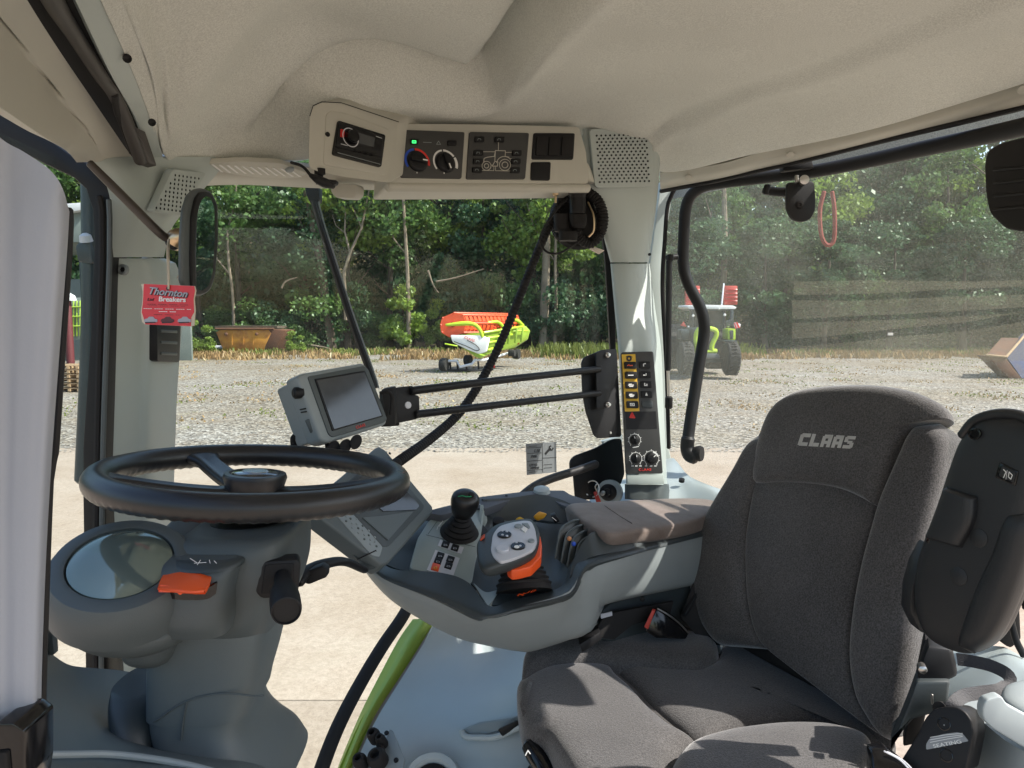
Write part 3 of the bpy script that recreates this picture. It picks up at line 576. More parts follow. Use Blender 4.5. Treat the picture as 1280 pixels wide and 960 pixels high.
tpr('fender', [(478, 500), (490, 485), (545, 487), (545, 582), (478, 580)], .9, .8, 'lime', .04, 8); tpr('fender_vent', [(495, 500), (528, 500), (526, 575), (500, 575)], .86, .1, 'exdark')
tpr('fender', [(75, 500), (130, 488), (150, 500), (150, 580), (80, 580)], .9, .8, 'exdark', .04, 8); tpr('tyre_guard', [(455, 588), (560, 590), (560, 602), (455, 600)], .2, .9, 'exdark')
for x, y, r_ in ((450, 368, 12), (180, 375, 11), (480, 464, 10), (404, 315, 8), (140, 468, 8)): lathe('lamp', tp(x, y, 1.6), (0, -1, 0), [(r_*.0047*1, 0), (r_*.0047, .05), (r_*.003, .07)], M['white'], tr, seg=12)
mir = tpr('mirror', [(460, 420), (500, 405), (505, 330), (530, 330), (530, 455), (470, 470)], 1.5, .15, 'exdark', .03)
tpr('warning_board', [(535, 430), (590, 445), (585, 475), (545, 485), (530, 462)], .8, .04, 'white', .005, 6); tpr('warning_stripe', [(548, 428), (562, 432), (585, 478), (566, 480)], .78, .02, 'red', 0); tpr('warning_stripe', [(532, 440), (538, 432), (556, 482), (545, 486)], .78, .02, 'red', 0)
tpr('warning_board', [(70, 460), (100, 425), (125, 470)], .8, .04, 'redp', .005)
# ---- yard buildings and stores seen past the left door
shd = T('shed', 'dark shed with a white roof edge seen through the left door glass', 'shed', (-19, 34, 0))
prism("wall", [at(-20, 266, 33), at(104, 266, 33), at(104, 303, 33), at(-20, 303, 33)], Vector((-1, 8, 0)), M['wall'], shd, bevel=.02)
prism('roof', [at(-20, 250, 32.6), at(76, 255, 32.6), at(104, 253, 32.6), at(105, 262, 32.6), at(76, 267, 32.6), at(-20, 267, 32.6)], Vector((-1, 9, 0)), M['roofw'], shd, bevel=.02)
for x in (60, 101): tube('post', [at(x, 300, 33.2), Vector((at(x, 300, 33.2).x, 33.2, 0))], .12, M['exdark'], shd, seg=8)
box('back_wall', (-22, 42, 2.2), 9, .2, 4.4, M['wall'], shd, bevel=.01)
ct = T('container', 'green steel container standing under the shed roof', 'container', (at(98, 430, 29).x, 29, 0))
prism('body', [at(x, y, 29) for x, y in ((60, 374), (101, 372), (101, 424), (60, 428))], Vector((-1.2, 3, 0)), M['wall'], ct, bevel=.02)
for x in (88, 92, 96, 100): tube('bar', [at(x, 376, 28.95), at(x, 420, 28.95)], .03, M['green'], ct, seg=6)
for y in (384, 396, 408): tube('bar', [at(84, y, 28.9), at(101, y-.6, 28.9)], .03, M['green'], ct, seg=6)
ps = T('fuel_post', 'dark red post with a white domed cap near the pallets', 'post', (at(88, 430, 27).x, 27, 0))
lathe('post', Vector((at(87, 430, 27).x, 27, 0)), (0, 0, 1), [(.13, 0), (.13, 3.2), (.1, 3.3)], pm('maroon_paint', (.10, .015, .018), .6), ps, seg=14); lathe('cap', Vector((at(87.5, 376, 27).x, 27, at(87, 376, 27).z)), (0, 0, 1), [(.2, 0), (.21, .05), (.16, .18), (.02, .27)], M['roofw'], ps, seg=16)
x0 = at(79, 440, 26).x; x1 = at(90, 440, 26).x; 
for k in range(6):
    p = T('pallet', 'bottom wooden pallet of the stack by the red post' if k == 0 else ('topmost wooden pallet of the stack by the red post' if k == 5 else 'wooden pallet in the middle of the stack by the red post'), 'pallet', ((x0+x1)/2, 26.4, .02+k*.155), 'wooden pallets stacked by the red post')
    z_ = .02+k*.155; z_ += .9-0; z_ -= .9
    for q in range(3): box('bearer', ((x0+x1)/2-.32+q*.32*1, 26.4, z_+.05), .08, .9, .08, M['wood'], p, bevel=0)
    for q in range(4): box('deck_board', ((x0+x1)/2, 26.05+q*.23, z_+.11), .9, .12, .025, M['wood'], p, bevel=0)
# ================================================================== THE CAB
cab = T('tractor_cab', 'tractor cab interior with pale fabric headliner, grey pillars, glass and inner fender', 'tractor cab', (0, 1.2, 1.5))
# ---- headliner: one moulded fabric shell; its rim follows E, a deeper pocket is pressed up inside the crease
E = [(208, 198, 1.28), (262, 203, 1.42), (330, 203, 1.52), (400, 198, 1.62), (500, 168, 1.72), (620, 164, 1.83), (725, 168, 1.98), (826, 214, 2.14), (950, 192, 1.93), (1100, 158, 1.72), (1280, 104, 1.5), (1400, 60, 1.35)]
E3 = [at(*p) for p in E]+[Vector((1.12, .7, CAMZ+.45)), Vector((1.15, .1, CAMZ+.44)), Vector((1.05, -.35, CAMZ+.42)), Vector((.3, -.5, CAMZ+.42)), Vector((-.25, -.45, CAMZ+.38)), Vector((-.36, 0, CAMZ+.37)), at(112, -90, .62), at(150, 0, .87), at(190, 95, 1.08)]
Ep = np.array(cr([tuple(p) for p in E3], 260, True)); Cc = np.array([.22, .72])
crease = [(224, 150), (248, 130), (292, 116), (345, 105), (400, 101), (469, 107), (537, 122), (590, 131), (612, 129), (640, 108), (675, 70), (705, 40), (730, 14), (760, -20), (800, -80), (850, -180)]
hp5 = hplane(.425); CR = np.array([tuple(hp5.on(x, y))[:2] for x, y in cr(crease, 90)])
def seg_sd(P, L):
    """signed distance to an open polyline (positive on its left)"""
    a = L[:-1]; b = L[1:]; d = b-a; t = np.clip(np.sum((P[:, None]-a)*d, 2)/np.sum(d*d, 1), 0, 1); q = a+d*t[..., None]
    v = P[:, None]-q; D = np.linalg.norm(v, axis=2); k = np.argmin(D, axis=1); i = np.arange(len(P))
    s = np.sign(d[k, 0]*v[i, k, 1]-d[k, 1]*v[i, k, 0]); return D[i, k]*s
def sstep(x): x = np.clip(x, 0, 1); return x*x*(3-2*x)
rows_ = []; nt_ = 84
for k in range(nt_):
    t = (k/(nt_-1))**1.5; xy = Ep[:, :2]*(1-t)+Cc*t; rows_.append(xy)
XY = np.concatenate(rows_); zE = np.tile(Ep[:, 2], nt_); dist = np.array([np.min(np.linalg.norm(Ep[:, :2]-p, axis=1)) for p in XY])
sdc = -seg_sd(XY, CR)            # positive on the camera side of the crease
inner = CAMZ+.455
z = zE+(inner-zE)*sstep(dist/.25)**.75
z = z+.034*sstep((sdc-.01)/.05)*sstep(dist/.035)+.090*np.exp(-((sdc-.018)/.026)**2)*sstep(dist/.035)-.012*np.exp(-((sdc+.035)/.022)**2)*sstep(dist/.05)
rl = [tuple(hp5.on(x, y))[:2] for x, y in cr([(845, 160), (930, 128), (1010, 104), (1120, 64), (1280, 2), (1400, -40)], 40)]
sr = -seg_sd(XY, np.array(rl)); z = z-.02*sstep((-sr+.01)/.05)*sstep(dist/.05)   # shoulder line above the side window
z = z+.003*np.sin(XY[:, 0]*9+2)*np.sin(XY[:, 1]*7)
Gc = np.column_stack([XY, z]).reshape(nt_, 260, 3)
Gl = [[Vector(Gc[i, j]) for j in list(range(260))+[0]] for i in range(nt_)]
solid('headliner', Gl, .02, M['liner'], cab, ang=80)
top = [Vector((p.x*1.06+(0 if p.y > 0 else 0), p.y*1.04, CAMZ+.60)) for p in E3]
prism('roof_panel', top, Vector((0, 0, .09)), M['white'], cab, bevel=.02)
sheet('roof_rim', [[(p[0], p[1]-2, p[2]+.03) for p in E[:12]], [(p[0], p[1]-60, p[2]+.07) for p in E[:12]]], .01, M['white'], cab, lin=True, nv=4)
# ---- left roof rail over the door
sheet('roof_rail_strip', [[(100, -60, .66), (128, 0, .83), (168, 90, 1.04), (191, 152, 1.17), (203, 196, 1.27)], [(62, -60, .62), (94, 0, .79), (137, 90, 1.0), (168, 145, 1.13), (190, 197, 1.25)]], .012, M['pillar'], cab, nv=8, lin=True)
sheet('roof_rail_strip', [[(128, -60, .70), (152, 0, .86), (184, 80, 1.05), (203, 140, 1.17), (209, 176, 1.25), (207, 190, 1.27)], [(98, -60, .65), (126, 0, .82), (166, 90, 1.035), (189, 152, 1.165), (198, 186, 1.25), (202, 194, 1.265)]], .014, M['liner'], cab, nv=8, lin=True)
for x, y, Y in ((159, 73, .985), (190, 153, 1.14)): lathe('screw', at(x, y, Y), ray(x, y)*-1, [(.0, -.002), (.0045, 0), (.0055, .001), (.0055, -.004)][::-1], M['black'], cab, seg=12)
pnl = sheet('door_header_panel', [[(0, -60, .62), (34, 0, .76), (72, 60, .92), (118, 128, 1.08), (152, 178, 1.18), (165, 196, 1.22)],
                            [(-60, -50, .58), (-8, 14, .72), (34, 64, .85), (80, 124, 1.0), (118, 172, 1.12), (132, 199, 1.18)],
                            [(-62, -45, .585), (-10, 18, .725), (31, 67, .855), (77, 127, 1.005), (113, 175, 1.12), (127, 202, 1.175)],
                            [(-130, 50, .5), (-40, 108, .62), (0, 134, .72), (47, 166, .9), (82, 188, 1.05), (96, 203, 1.14)]], .012, M['cream'], cab, nu=40, nv=24)
sheet('blind_recess', [[(-20, -60, .66), (10, 0, .80), (60, 80, 1.0), (135, 170, 1.22), (160, 205, 1.29)], [(64, -60, .67), (100, 0, .83), (146, 90, 1.05), (184, 175, 1.22), (194, 203, 1.28)]], .01, M['rubber'], cab, nv=6, lin=True)
tube('blind_cassette', [at(40, -60, .66), at(66, 0, .79), at(92, 42, .90), at(124, 92, 1.0), (at(148, 128, 1.08)), at(176, 200, 1.2)], [.011, .0105, .009, .0085, .010], pm('blind_tube', (.035, .030, .027), .5), cab, n=30, seg=14)
tube('blind_cord', [at(143, 118, 1.05), at(147, 140, 1.09), at(155, 160, 1.13), at(165, 190, 1.18)], .005, M['rubber'], cab, n=14, seg=8)
prism('rail_end', [at(*p) for p in ((158, 160, 1.14), (170, 158, 1.14), (186, 203, 1.2), (172, 206, 1.2))], Vector((0, .03, 0)), pm('rail_brown', (.045, .038, .034), .5), cab, bevel=.003)
# ---- door frame and seal, left glass
prism('door_seal', [at(x, y, 1.18) for x, y in [(139, 1010), (131, 600), (139, 320), (139, 242), (128, 216), (110, 204), (94, 198), (47, 164), (0, 131), (-60, 90), (-60, 140), (0, 176), (58, 206), (92, 222), (107, 236), (115, 262), (117, 300), (112, 420), (103, 560), (103, 620), (106, 830), (106, 1010)]], Vector((-.01, .07, 0)), M['black'], cab, bevel=.004)
tube('seal_lip', [at(124, 246, 1.17), at(128, 300, 1.172), at(121, 600, 1.172), at(119, 1010, 1.172)], .0055, M['rubber'], cab, n=24, seg=8)
tube('seal_lip', [at(136, 250, 1.165), at(137, 320, 1.168), at(128, 600, 1.17), at(126, 1010, 1.17)], .004, M['dgrey'], cab, n=24, seg=8)
prism('door_glass', [at(-40, 150, 1.05), at(110, 215, 1.235), at(113, 1010, 1.235), at(-40, 1010, 1.05)], Vector((.001, .005, 0)), M['glass'], cab)
# ---- left front pillar
def prow(y, pts): return [(x, y, Y) for x, Y in pts]
sheet('pillar_lower_trim', [prow(323, [(139, 1.2), (150, 1.215), (178, 1.27), (196, 1.31), (206, 1.4)]), prow(350, [(138, 1.2), (150, 1.215), (178, 1.27), (199, 1.31), (229, 1.48)]), prow(500, [(132, 1.2), (145, 1.215), (172, 1.27), (192, 1.31), (221, 1.5)]),
       prow(640, [(130, 1.2), (142, 1.215), (170, 1.27), (190, 1.31), (216, 1.5)]), prow(830, [(129, 1.2), (141, 1.215), (165, 1.27), (185, 1.31), (205, 1.5)]), prow(1010, [(128, 1.2), (140, 1.215), (162, 1.27), (180, 1.31), (198, 1.5)])], .012, M['pillar'], cab, nu=40, nv=40)
sheet('pillar_upper_trim', [prow(196, [(100, 1.15), (150, 1.2), (200, 1.27), (240, 1.35), (284, 1.46)]), prow(216, [(126, 1.175), (160, 1.2), (200, 1.27), (240, 1.35), (272, 1.44)]), prow(250, [(138, 1.18), (165, 1.2), (195, 1.25), (225, 1.33), (243, 1.42)]),
       prow(285, [(139, 1.18), (165, 1.205), (185, 1.25), (204, 1.3), (215, 1.40)]), prow(321.5, [(139, 1.185), (155, 1.21), (178, 1.255), (195, 1.3), (205, 1.39)])], .012, M['pillar'], cab, nu=36, nv=24)
spl = plane3((192, 264, 1.243), (256, 219, 1.39), (216, 212, 1.287))
spl = spl.off(.012)
plate('speaker_grille', spl, rc([(216, 211), (259, 217), (226, 270), (191, 265)], 5), .012, M['pillar'], cab, bevel=.0015)
def holes(name, pl, o, ux, uy, nx, ny, r, parent, off=.0004, keep=None, stag=True):
    V = []; F = []; ux = np.array(ux, float); uy = np.array(uy, float)
    for j in range(ny):
        for i in range(nx):
            s = (i+(.5 if stag and j % 2 else 0)); p = np.array(o)+ux*s+uy*j
            if keep and not keep(i, j): continue
            if stag and j % 2 and i == nx-1: continue
            c = pl.on(*p)+pl.n*off; x = pl.n.orthogonal().normalized(); y = pl.n.cross(x); b = len(V)
            for dz in (0, -.004): V += [c+pl.n*dz+(x*math.cos(q*PI/3)+y*math.sin(q*PI/3))*r for q in range(6)]
            F += [[b+q for q in range(6)], [b+6+q for q in range(6)]]+[[b+q, b+(q+1) % 6, b+6+(q+1) % 6, b+6+q] for q in range(6)]
    return mk(name, V, F, M['gloss'], parent, ang=None, kind='stuff')
holes('perforation', spl, (219, 219), (4.9, .7), (-2.95, 5.1), 7, 9, .0021, cab)
vp = plane3((197, 404, 1.305), (225, 404, 1.478), (197, 452, 1.305))
plate('air_vent', vp.off(.004), rc([(196.5, 404), (226, 406), (224.5, 453), (197, 452)], 3), .02, M['black'], cab, bevel=.002)
for y in (412, 426, 440): plate('vent_louvre', vp.off(.006), [(202, y), (222, y+1), (222, y+4.5), (202, y+3.5)], .01, M['dgrey'], cab, bevel=.001)
lathe('pillar_screw', at(153.5, 337, 1.212), (-.2, -1, .1), [(.0085, -.004), (.0085, .0015), (.0065, .003), (.004, .001), (.001, .001)], M['grey'], cab, seg=18)
lathe('screw_socket', at(153.5, 337, 1.2105), (-.2, -1, .1), [(.0042, -.001), (.004, .0012)], M['black'], cab, seg=6)
# ---- windscreen header and lamp panel
sheet('windscreen_header', [[(203, 196, 1.3), (262, 203, 1.43), (330, 204, 1.52), (390, 210, 1.6), (500, 222, 1.70), (620, 222, 1.83), (745, 224, 1.98)],
                       [(222, 216, 1.37), (280, 221, 1.47), (330, 222, 1.55), (390, 226, 1.62), (500, 231, 1.71), (620, 232, 1.85), (750, 234, 2.0)],
                       [(240, 233, 1.48), (290, 231, 1.55), (330, 232, 1.6), (390, 235, 1.66), (500, 238.5, 1.75), (620, 240, 1.89), (755, 242, 2.05)]], .02, M['cream'], cab, nu=50, nv=14)
lp = plane3((270, 214, 1.435), (380, 220, 1.57), (262, 205, 1.405))
plate('lamp_panel', lp, rc([(254, 205), (300, 202), (350, 204), (386, 217), (372, 223), (320, 222), (285, 217)], 6), .01, M['cream'], cab, bevel=.002)
for k in range(11):
    t = k/10; x0, x1 = 264+k*9.5, 276+k*9.8; prism('lens_rib', [lp.on(x, y)+lp.n*.0016 for x, y in ((x0, 205.3+k*.5), (x0+3, 205.4+k*.5), (x1+3, 214.5+k*.62), (x1, 214.3+k*.62))], -lp.n*.003, M['white'], cab)
lathe('lamp_switch', lp.on(362, 211), lp.n, [(.009, 0), (.008, .004), (.003, .005)], M['grey'], cab, seg=16)
prism('header_tab', [at(x, y, 1.62) for x, y in rc([(413, 229), (446, 230), (446, 243), (441, 248), (419, 247), (413, 240)], 4)], Vector((.01, .03, 0)), M['cream'], cab, bevel=.003)
# ---- windscreen and side window glass
def wall_glass(nm, a, b, z0, z1, bow, mat, n=12, lean=0):
    G = []
    for i in range(2):
        zz = CAMZ+(z0, z1)[i]; row = []
        for j in range(n):
            t = j/(n-1); p = Vector(a)*(1-t)+Vector(b)*t; d = Vector((b[0]-a[0], b[1]-a[1], 0)).normalized(); nn = Vector((-d.y, d.x, 0)); q = Vector((p.x, p.y, zz))+nn*bow*math.sin(PI*t)+nn*lean*i; row.append(q)
        G.append(row)
    return solid(nm, G, -.005, mat, cab, ang=60)
wall_glass('windscreen', (-.745, 1.42, 0), (.375, 2.38, 0), -1.45, .46, .10, M['glass'])
sa, sb_ = at(822, 385, 2.42), at(1285, 385, 1.56); dd = (sb_-sa)
wall_glass('side_window', (sa.x, sa.y, 0), (sb_.x+dd.x*.5, sb_.y+dd.y*.5, 0), -.62, .46, .05, M['sideglass'])
prism('windscreen_seal', [at(*p) for p in ((737, 240, 2.08), (767, 240, 2.1), (770, 440, 2.2), (763, 440, 2.2), (757, 330, 2.15), (750, 268, 2.1))], Vector((0, .03, 0)), M['black'], cab, bevel=.003)
# ---- right front pillar
sheet('pillar_speaker_housing', [prow(150, [(727, 1.935), (733, 1.925), (776, 1.95), (819, 1.99), (826, 2.03)]), prow(200, [(730, 1.94), (736, 1.93), (778, 1.955), (818, 2.0), (825, 2.04)]), prow(232, [(733, 1.96), (740, 1.94), (779, 1.965), (817, 2.02), (823, 2.06)]), prow(270, [(747, 2.0), (753, 1.97), (784, 1.99), (814, 2.04), (819, 2.09)]),
       prow(328, [(763, 2.06), (767, 2.04), (787, 2.04), (806, 2.07), (811, 2.14)])], .07, M['pillar'], cab, nu=36, nv=26)
sp2 = plane3((744, 168, 1.928), (809, 167, 1.985), (749, 229, 1.94))
sp2 = sp2.off(.016)
plate('speaker_grille', sp2.off(-.001), rc([(737, 161), (815, 160), (817, 233), (744, 235)], 6), .008, M['pillar'], cab, bevel=.0015)
holes('perforation', sp2.off(.0008), (746, 169.5), (5.6, -.12), (.28, 4.15), 12, 15, .0024, cab)
sheet('pillar_mid_trim', [prow(329.5, [(763, 2.065), (767, 2.05), (787, 2.05), (806, 2.08), (812, 2.15)]), prow(385, [(768, 2.05), (772, 2.03), (790, 2.03), (812, 2.06), (819, 2.14)]), prow(438, [(773, 2.0), (777, 1.98), (797, 1.98), (819, 2.0), (826.5, 2.1)]),
       prow(520, [(778, 1.97), (782, 1.955), (803, 1.955), (823, 1.975), (830, 2.08)]), prow(606, [(783, 1.94), (787, 1.925), (808, 1.925), (828, 1.94), (834, 2.05)])], .05, M['pillar'], cab, nu=36, nv=30)
sheet('pillar_foot', [prow(605, [(781, 1.95), (786, 1.935), (808, 1.935), (829, 1.95), (836, 2.05)]), prow(624, [(781, 1.94), (786, 1.925), (808, 1.925), (831, 1.94), (838, 2.05)])], .05, M['dgrey'], cab, nu=30, nv=4, lin=True)
sheet('window_sill', [[(742, 606, 2.22), (790, 596, 2.25), (834, 573, 2.3), (846, 577, 2.25), (860, 594, 2.12), (885, 606, 2.0), (918, 617, 1.92), (980, 640, 1.8), (1100, 700, 1.5)],
                      [(738, 618, 2.1), (790, 612, 2.1), (834, 598, 2.12), (850, 604, 2.08), (870, 612, 2.0), (900, 622, 1.9), (930, 634, 1.84), (985, 660, 1.7), (1100, 720, 1.42)],
                      [(735, 640, 1.98), (790, 642, 1.95), (834, 645, 1.92), (860, 648, 1.9), (880, 652, 1.85), (910, 660, 1.8), (940, 668, 1.74), (990, 690, 1.62), (1100, 745, 1.34)]], .03, M['lgrey'], cab, nu=50, nv=20)
ws = hplane(-.45)
prism('sill_slot', [at(x, y, 1.985) for x, y in rc([(886, 611), (893, 611), (905, 622), (898, 624)], 2)], Vector((0, .01, -.004)), M['black'], cab)
lathe('sill_cap', at(852, 602, 2.06), (0, -.3, 1), [(.008, 0), (.008, .008), (.002, .009)], M['black'], cab, seg=14)
# ---- roof side rail over the right window
RA = [(825, 216, 2.13), (900, 205, 2.0), (950, 191, 1.91), (1000, 181, 1.85), (1100, 157, 1.71), (1280, 103, 1.49), (1420, 50, 1.33)]
RB = [(826, 238, 2.2), (900, 224, 2.06), (950, 212, 1.97), (1000, 201, 1.89), (1100, 176, 1.74), (1280, 133, 1.52), (1420, 95, 1.36)]
sheet('side_roof_rail', [RA, [(p[0], (p[1]+q[1])/2+2, (p[2]+q[2])/2-.012) for p, q in zip(RA, RB)], RB], .02, M['cream'], cab, nu=60, nv=10)
tube('rail_gasket', [at(p[0], p[1]+1, p[2]) for p in RB], .006, M['black'], cab, n=50, seg=8)
sheet('frit_band', [[(p[0], p[1]-6, p[2]+.10) for p in RB], [(p[0], p[1]+13, p[2]+.10) for p in RB]], .003, M['frit'], cab, nu=40, nv=3, lin=True)
for x, y, Y in ((1278, 112, 1.475), (988, 194, 1.858), (860, 222, 2.08)): lathe('rail_clip', at(x, y, Y), (-.2, -.7, -.6), [(.009, -.004), (.009, .002), (.004, .003)], M['cream'], cab, seg=14)
lathe('trim_bump', at(812, 318, 2.05), (.2, -1, 0), [(.004, -.002), (.004, .001)], M['black'], cab, seg=8)
tube('pillar_edge_seam', [at(846, 232, 2.19), at(835, 255, 2.2), at(831, 300, 2.2), at(828, 360, 2.2), at(833, 460, 2.2), at(836, 560, 2.2)], .006, M['rubber'], cab, n=30, seg=8)
prism('outer_pillar', [at(*p) for p in ((826, 226, 2.26), (845, 226, 2.26), (834, 262, 2.3), (828, 330, 2.3), (836, 560, 2.32), (842, 585, 2.32), (820, 590, 2.3), (812, 330, 2.28))], Vector((0, .05, 0)), M['pillar'], cab, bevel=.004)
# ---- fender, lower structure
fr = sheet('inner_fender', [[(552, 764, 1.86), (600, 764, 1.9), (660, 764, 1.9), (760, 740, 1.86), (900, 730, 1.7)],
                       [(532, 800, 1.80), (580, 806, 1.82), (640, 812, 1.82), (720, 806, 1.74), (900, 800, 1.6)],
                       [(502, 848, 1.70), (560, 850, 1.69), (620, 856, 1.68), (700, 850, 1.6), (900, 850, 1.5)],
                       [(470, 900, 1.58), (520, 895, 1.56), (590, 905, 1.50), (690, 890, 1.47), (900, 900, 1.4)],
                       [(446, 952, 1.48), (500, 950, 1.46), (570, 955, 1.44), (690, 950, 1.38), (900, 950, 1.3)],
                       [(425, 1010, 1.40), (480, 1010, 1.38), (570, 1010, 1.34), (690, 1010, 1.28), (900, 1010, 1.2)]], .02, M['lgrey'], cab, nu=50, nv=50)
GL = [(516, 774), (498, 800), (474, 845), (450, 893), (424, 955), (404, 1015)]; GR = [(546, 772), (528, 802), (500, 846), (468, 896), (441, 956), (418, 1015)]
dep = [1.95, 1.88, 1.78, 1.67, 1.56, 1.48]
sheet('outer_fender', [[(x, y, d+.02) for (x, y), d in zip(GL, dep)], [((a[0]+b[0])/2, (a[1]+b[1])/2, d-.02) for a, b, d in zip(GL, GR, dep)], [(x, y, d) for (x, y), d in zip(GR, dep)]], .02, M['green'], cab, nu=40, nv=10)
sheet('fender_flange', [[(x, y, d-.005) for (x, y), d in zip(GR, dep)], [(x+5, y+1, d-.012) for (x, y), d in zip(GR, dep)]], .01, pm('sealant', (.30, .25, .22), .6), cab, nu=40, nv=3, lin=True)
tube('fender_gasket', [at(x+6.5, y+1, d-.02) for (x, y), d in zip(GR, dep)], .0035, M['black'], cab, n=40, seg=8)
tube('fender_bead', [at(x+14, y+3, d-.035) for (x, y), d in zip(GR, dep)], .008, M['lgrey'], cab, n=40, seg=8)
tube('grab_bar', [at(*p) for p in ((540, 700, 1.95), (520, 735, 1.9), (505, 768, 1.8), (478, 808, 1.7), (450, 855, 1.6), (424, 905, 1.5), (404, 955, 1.42), (390, 1000, 1.36))], .0145, M['rubber'], cab, n=50, seg=16)
# recess and handle in the fender
prism('storage_recess', [at(x, y, d) for x, y, d in ((577, 912, 1.478), (600, 903, 1.478), (640, 897, 1.46), (660, 890, 1.46), (660, 900, 1.44), (628, 912, 1.45), (608, 918, 1.455), (590, 920, 1.465))], Vector((0, .02, -.01)), M['grey'], cab, bevel=.003)
tube('recess_lip', [at(577, 914, 1.47), at(582, 921, 1.46), at(600, 922, 1.45), at(624, 920, 1.44), at(660, 903, 1.43)], .006, M['lgrey'], cab, n=20, seg=8)
prism('recess_handle', [at(x, y, 1.43) for x, y in ((622, 912), (646, 900), (652, 906), (628, 921))], Vector((0, .02, -.01)), M['black'], cab, bevel=.003)
lathe('cup_ring', at(540, 976, 1.38), (0, -.45, .9), [(.060, -.02), (.058, 0), (.050, .012), (.040, .010), (.034, -.004), (.030, -.03)], M['lgrey'], cab, seg=36)
lathe('cup_well', at(540, 978, 1.38), (0, -.45, .9), [(.036, -.03), (.035, .006), (.002, .004)], M['black'], cab, seg=24)
fb = plane3((490, 912, 1.47), (505, 952, 1.40), (450, 955, 1.42))
so = T('socket_plate', 'grey bracket plate with black power sockets low on the fender wall', 'socket bracket', at(480, 940, 1.45))
plate('plate', fb.off(.012), rc([(487, 911), (491, 913), (506, 948), (503, 962), (494, 975), (450, 975), (462, 955), (480, 930)], 3), .006, M['grey'], so, bevel=.001)
for x, y, r_ in ((474, 930, .013), (483, 936, .010), (478, 958, .019), (457, 962, .014)):
    lathe('socket', fb.on(x, y)+fb.n*.012, fb.n, [(r_*.8, 0), (r_, .004), (r_, .022), (r_*.75, .030), (r_*.5, .031), (r_*.45, .02)], M['rubber'], so, seg=18)
for x, y in ((486, 921), (498, 955)): lathe('bolt', fb.on(x, y)+fb.n*.012, fb.n, [(.005, 0), (.0045, .003), (.001, .003)], M['black'], so, seg=10)
tube('cable', [at(474, 930, 1.42), at(478, 945, 1.40), at(472, 965, 1.39), at(465, 985, 1.38)], .007, M['rubber'], so, n=20, seg=10)
# floor and dash moulding at the lower left
sheet('dash_moulding', [[(40, 795, .98), (52, 803, 1.0), (66, 818, 1.03), (84, 830, 1.06), (104, 834, 1.1), (150, 838, 1.14), (200, 848, 1.14), (290, 868, 1.14), (330, 905, 1.12), (352, 935, 1.08), (368, 962, 1.05)],
                        [(30, 860, .86), (50, 866, .88), (70, 872, .9), (95, 878, .93), (120, 884, .96), (160, 905, .98), (200, 925, .98), (260, 935, .96), (310, 945, .95), (342, 962, .94), (362, 985, .94)],
                        [(20, 935, .76), (50, 938, .78), (80, 940, .80), (110, 940, .82), (140, 940, .84), (180, 944, .85), (220, 950, .85), (260, 958, .85), (300, 965, .85), (340, 985, .85), (360, 1000, .86)],
                        [(20, 1015, .70), (50, 1015, .71), (80, 1015, .72), (110, 1015, .73), (140, 1015, .74), (180, 1015, .75), (220, 1015, .76), (260, 1020, .77), (300, 1030, .77), (340, 1040, .78), (360, 1050, .79)]], .015, M['dgrey2'], cab, nu=70, nv=50)
tube('dash_lip_highlight', [at(30, 944, .752), at(90, 943, .79), at(140, 943, .82), at(200, 950, .835), at(250, 960, .84), at(300, 975, .84)], .004, M['grey'], cab, n=30, seg=8)  # paler bead, the highlight on the lip put into its colour
stack('column_well', [(149, 200, 850, .99, .05), (146, 200, 866, .97, .05), (146, 202, 884, .955, .05), (150, 204, 902, .945, .05), (164, 206, 918, .94, .05)], M['inlay'], cab, nv=14, e=.9)
tube('door_hinge_tape', [at(57, 765, 1.0), at(62, 790, 1.0), at(64, 812, 1.02)], .009, M['steel'], cab, n=10, seg=8)
sheet('dash_shelf_edge', [[(60, 815, 1.02), (64, 822, 1.03)], [(60, 700, 1.02), (64, 700, 1.03)]], .005, M['dgrey2'], cab, nu=3, nv=3)
struct(prism('cab_floor', [Vector(p) for p in ((-.62, .7, 1.52), (-.35, 1.05, 1.52), (-.22, 1.22, 1.52), (.2, 1.35, 1.52), (.95, 1.5, 1.52), (1.1, .2, 1.52), (.2, -.2, 1.52))], Vector((0, 0, -.04)), M['dgrey'], None, bevel=.004))
bpy.data.objects['cab_floor'].parent = cab; bpy.data.objects['cab_floor'].matrix_parent_inverse = Matrix.Translation(-cab.location); del bpy.data.objects['cab_floor']['kind']
# ---- the open door's edge close to the camera, left
dr = T('cab_door', 'edge of the open cab door, pale lavender grey, right before the camera', 'door', at(40, 900, .45))
sheet('panel', [[(-90, 100, .40), (-40, 128, .42), (0, 172, .445), (30, 190, .45), (62, 212, .452), (78, 235, .455), (86, 262, .475)],
                [(-90, 300, .40), (-40, 300, .42), (0, 300, .44), (30, 300, .443), (60, 300, .446), (78, 300, .452), (85, 300, .475)],
                [(-90, 600, .40), (-40, 600, .42), (0, 600, .44), (20, 600, .443), (40, 600, .446), (57, 600, .452), (63, 600, .475)],
                [(-90, 820, .40), (-40, 820, .42), (0, 820, .44), (20, 820, .443), (36, 820, .446), (48, 820, .452), (53, 820, .475)],
                [(-90, 1020, .40), (-40, 1020, .42), (0, 1020, .44), (20, 1020, .443), (34, 1020, .446), (45, 1020, .452), (50, 1020, .475)]], .01, M['door'], dr, nu=50, nv=40)
tube('seal', [at(84, 262, .485), at(84, 300, .485), at(74, 450, .485), at(66, 570, .485), at(60, 600, .485), at(52, 830, .485), at(49, 1010, .485)], .0035, M['black'], dr, n=40, seg=8)
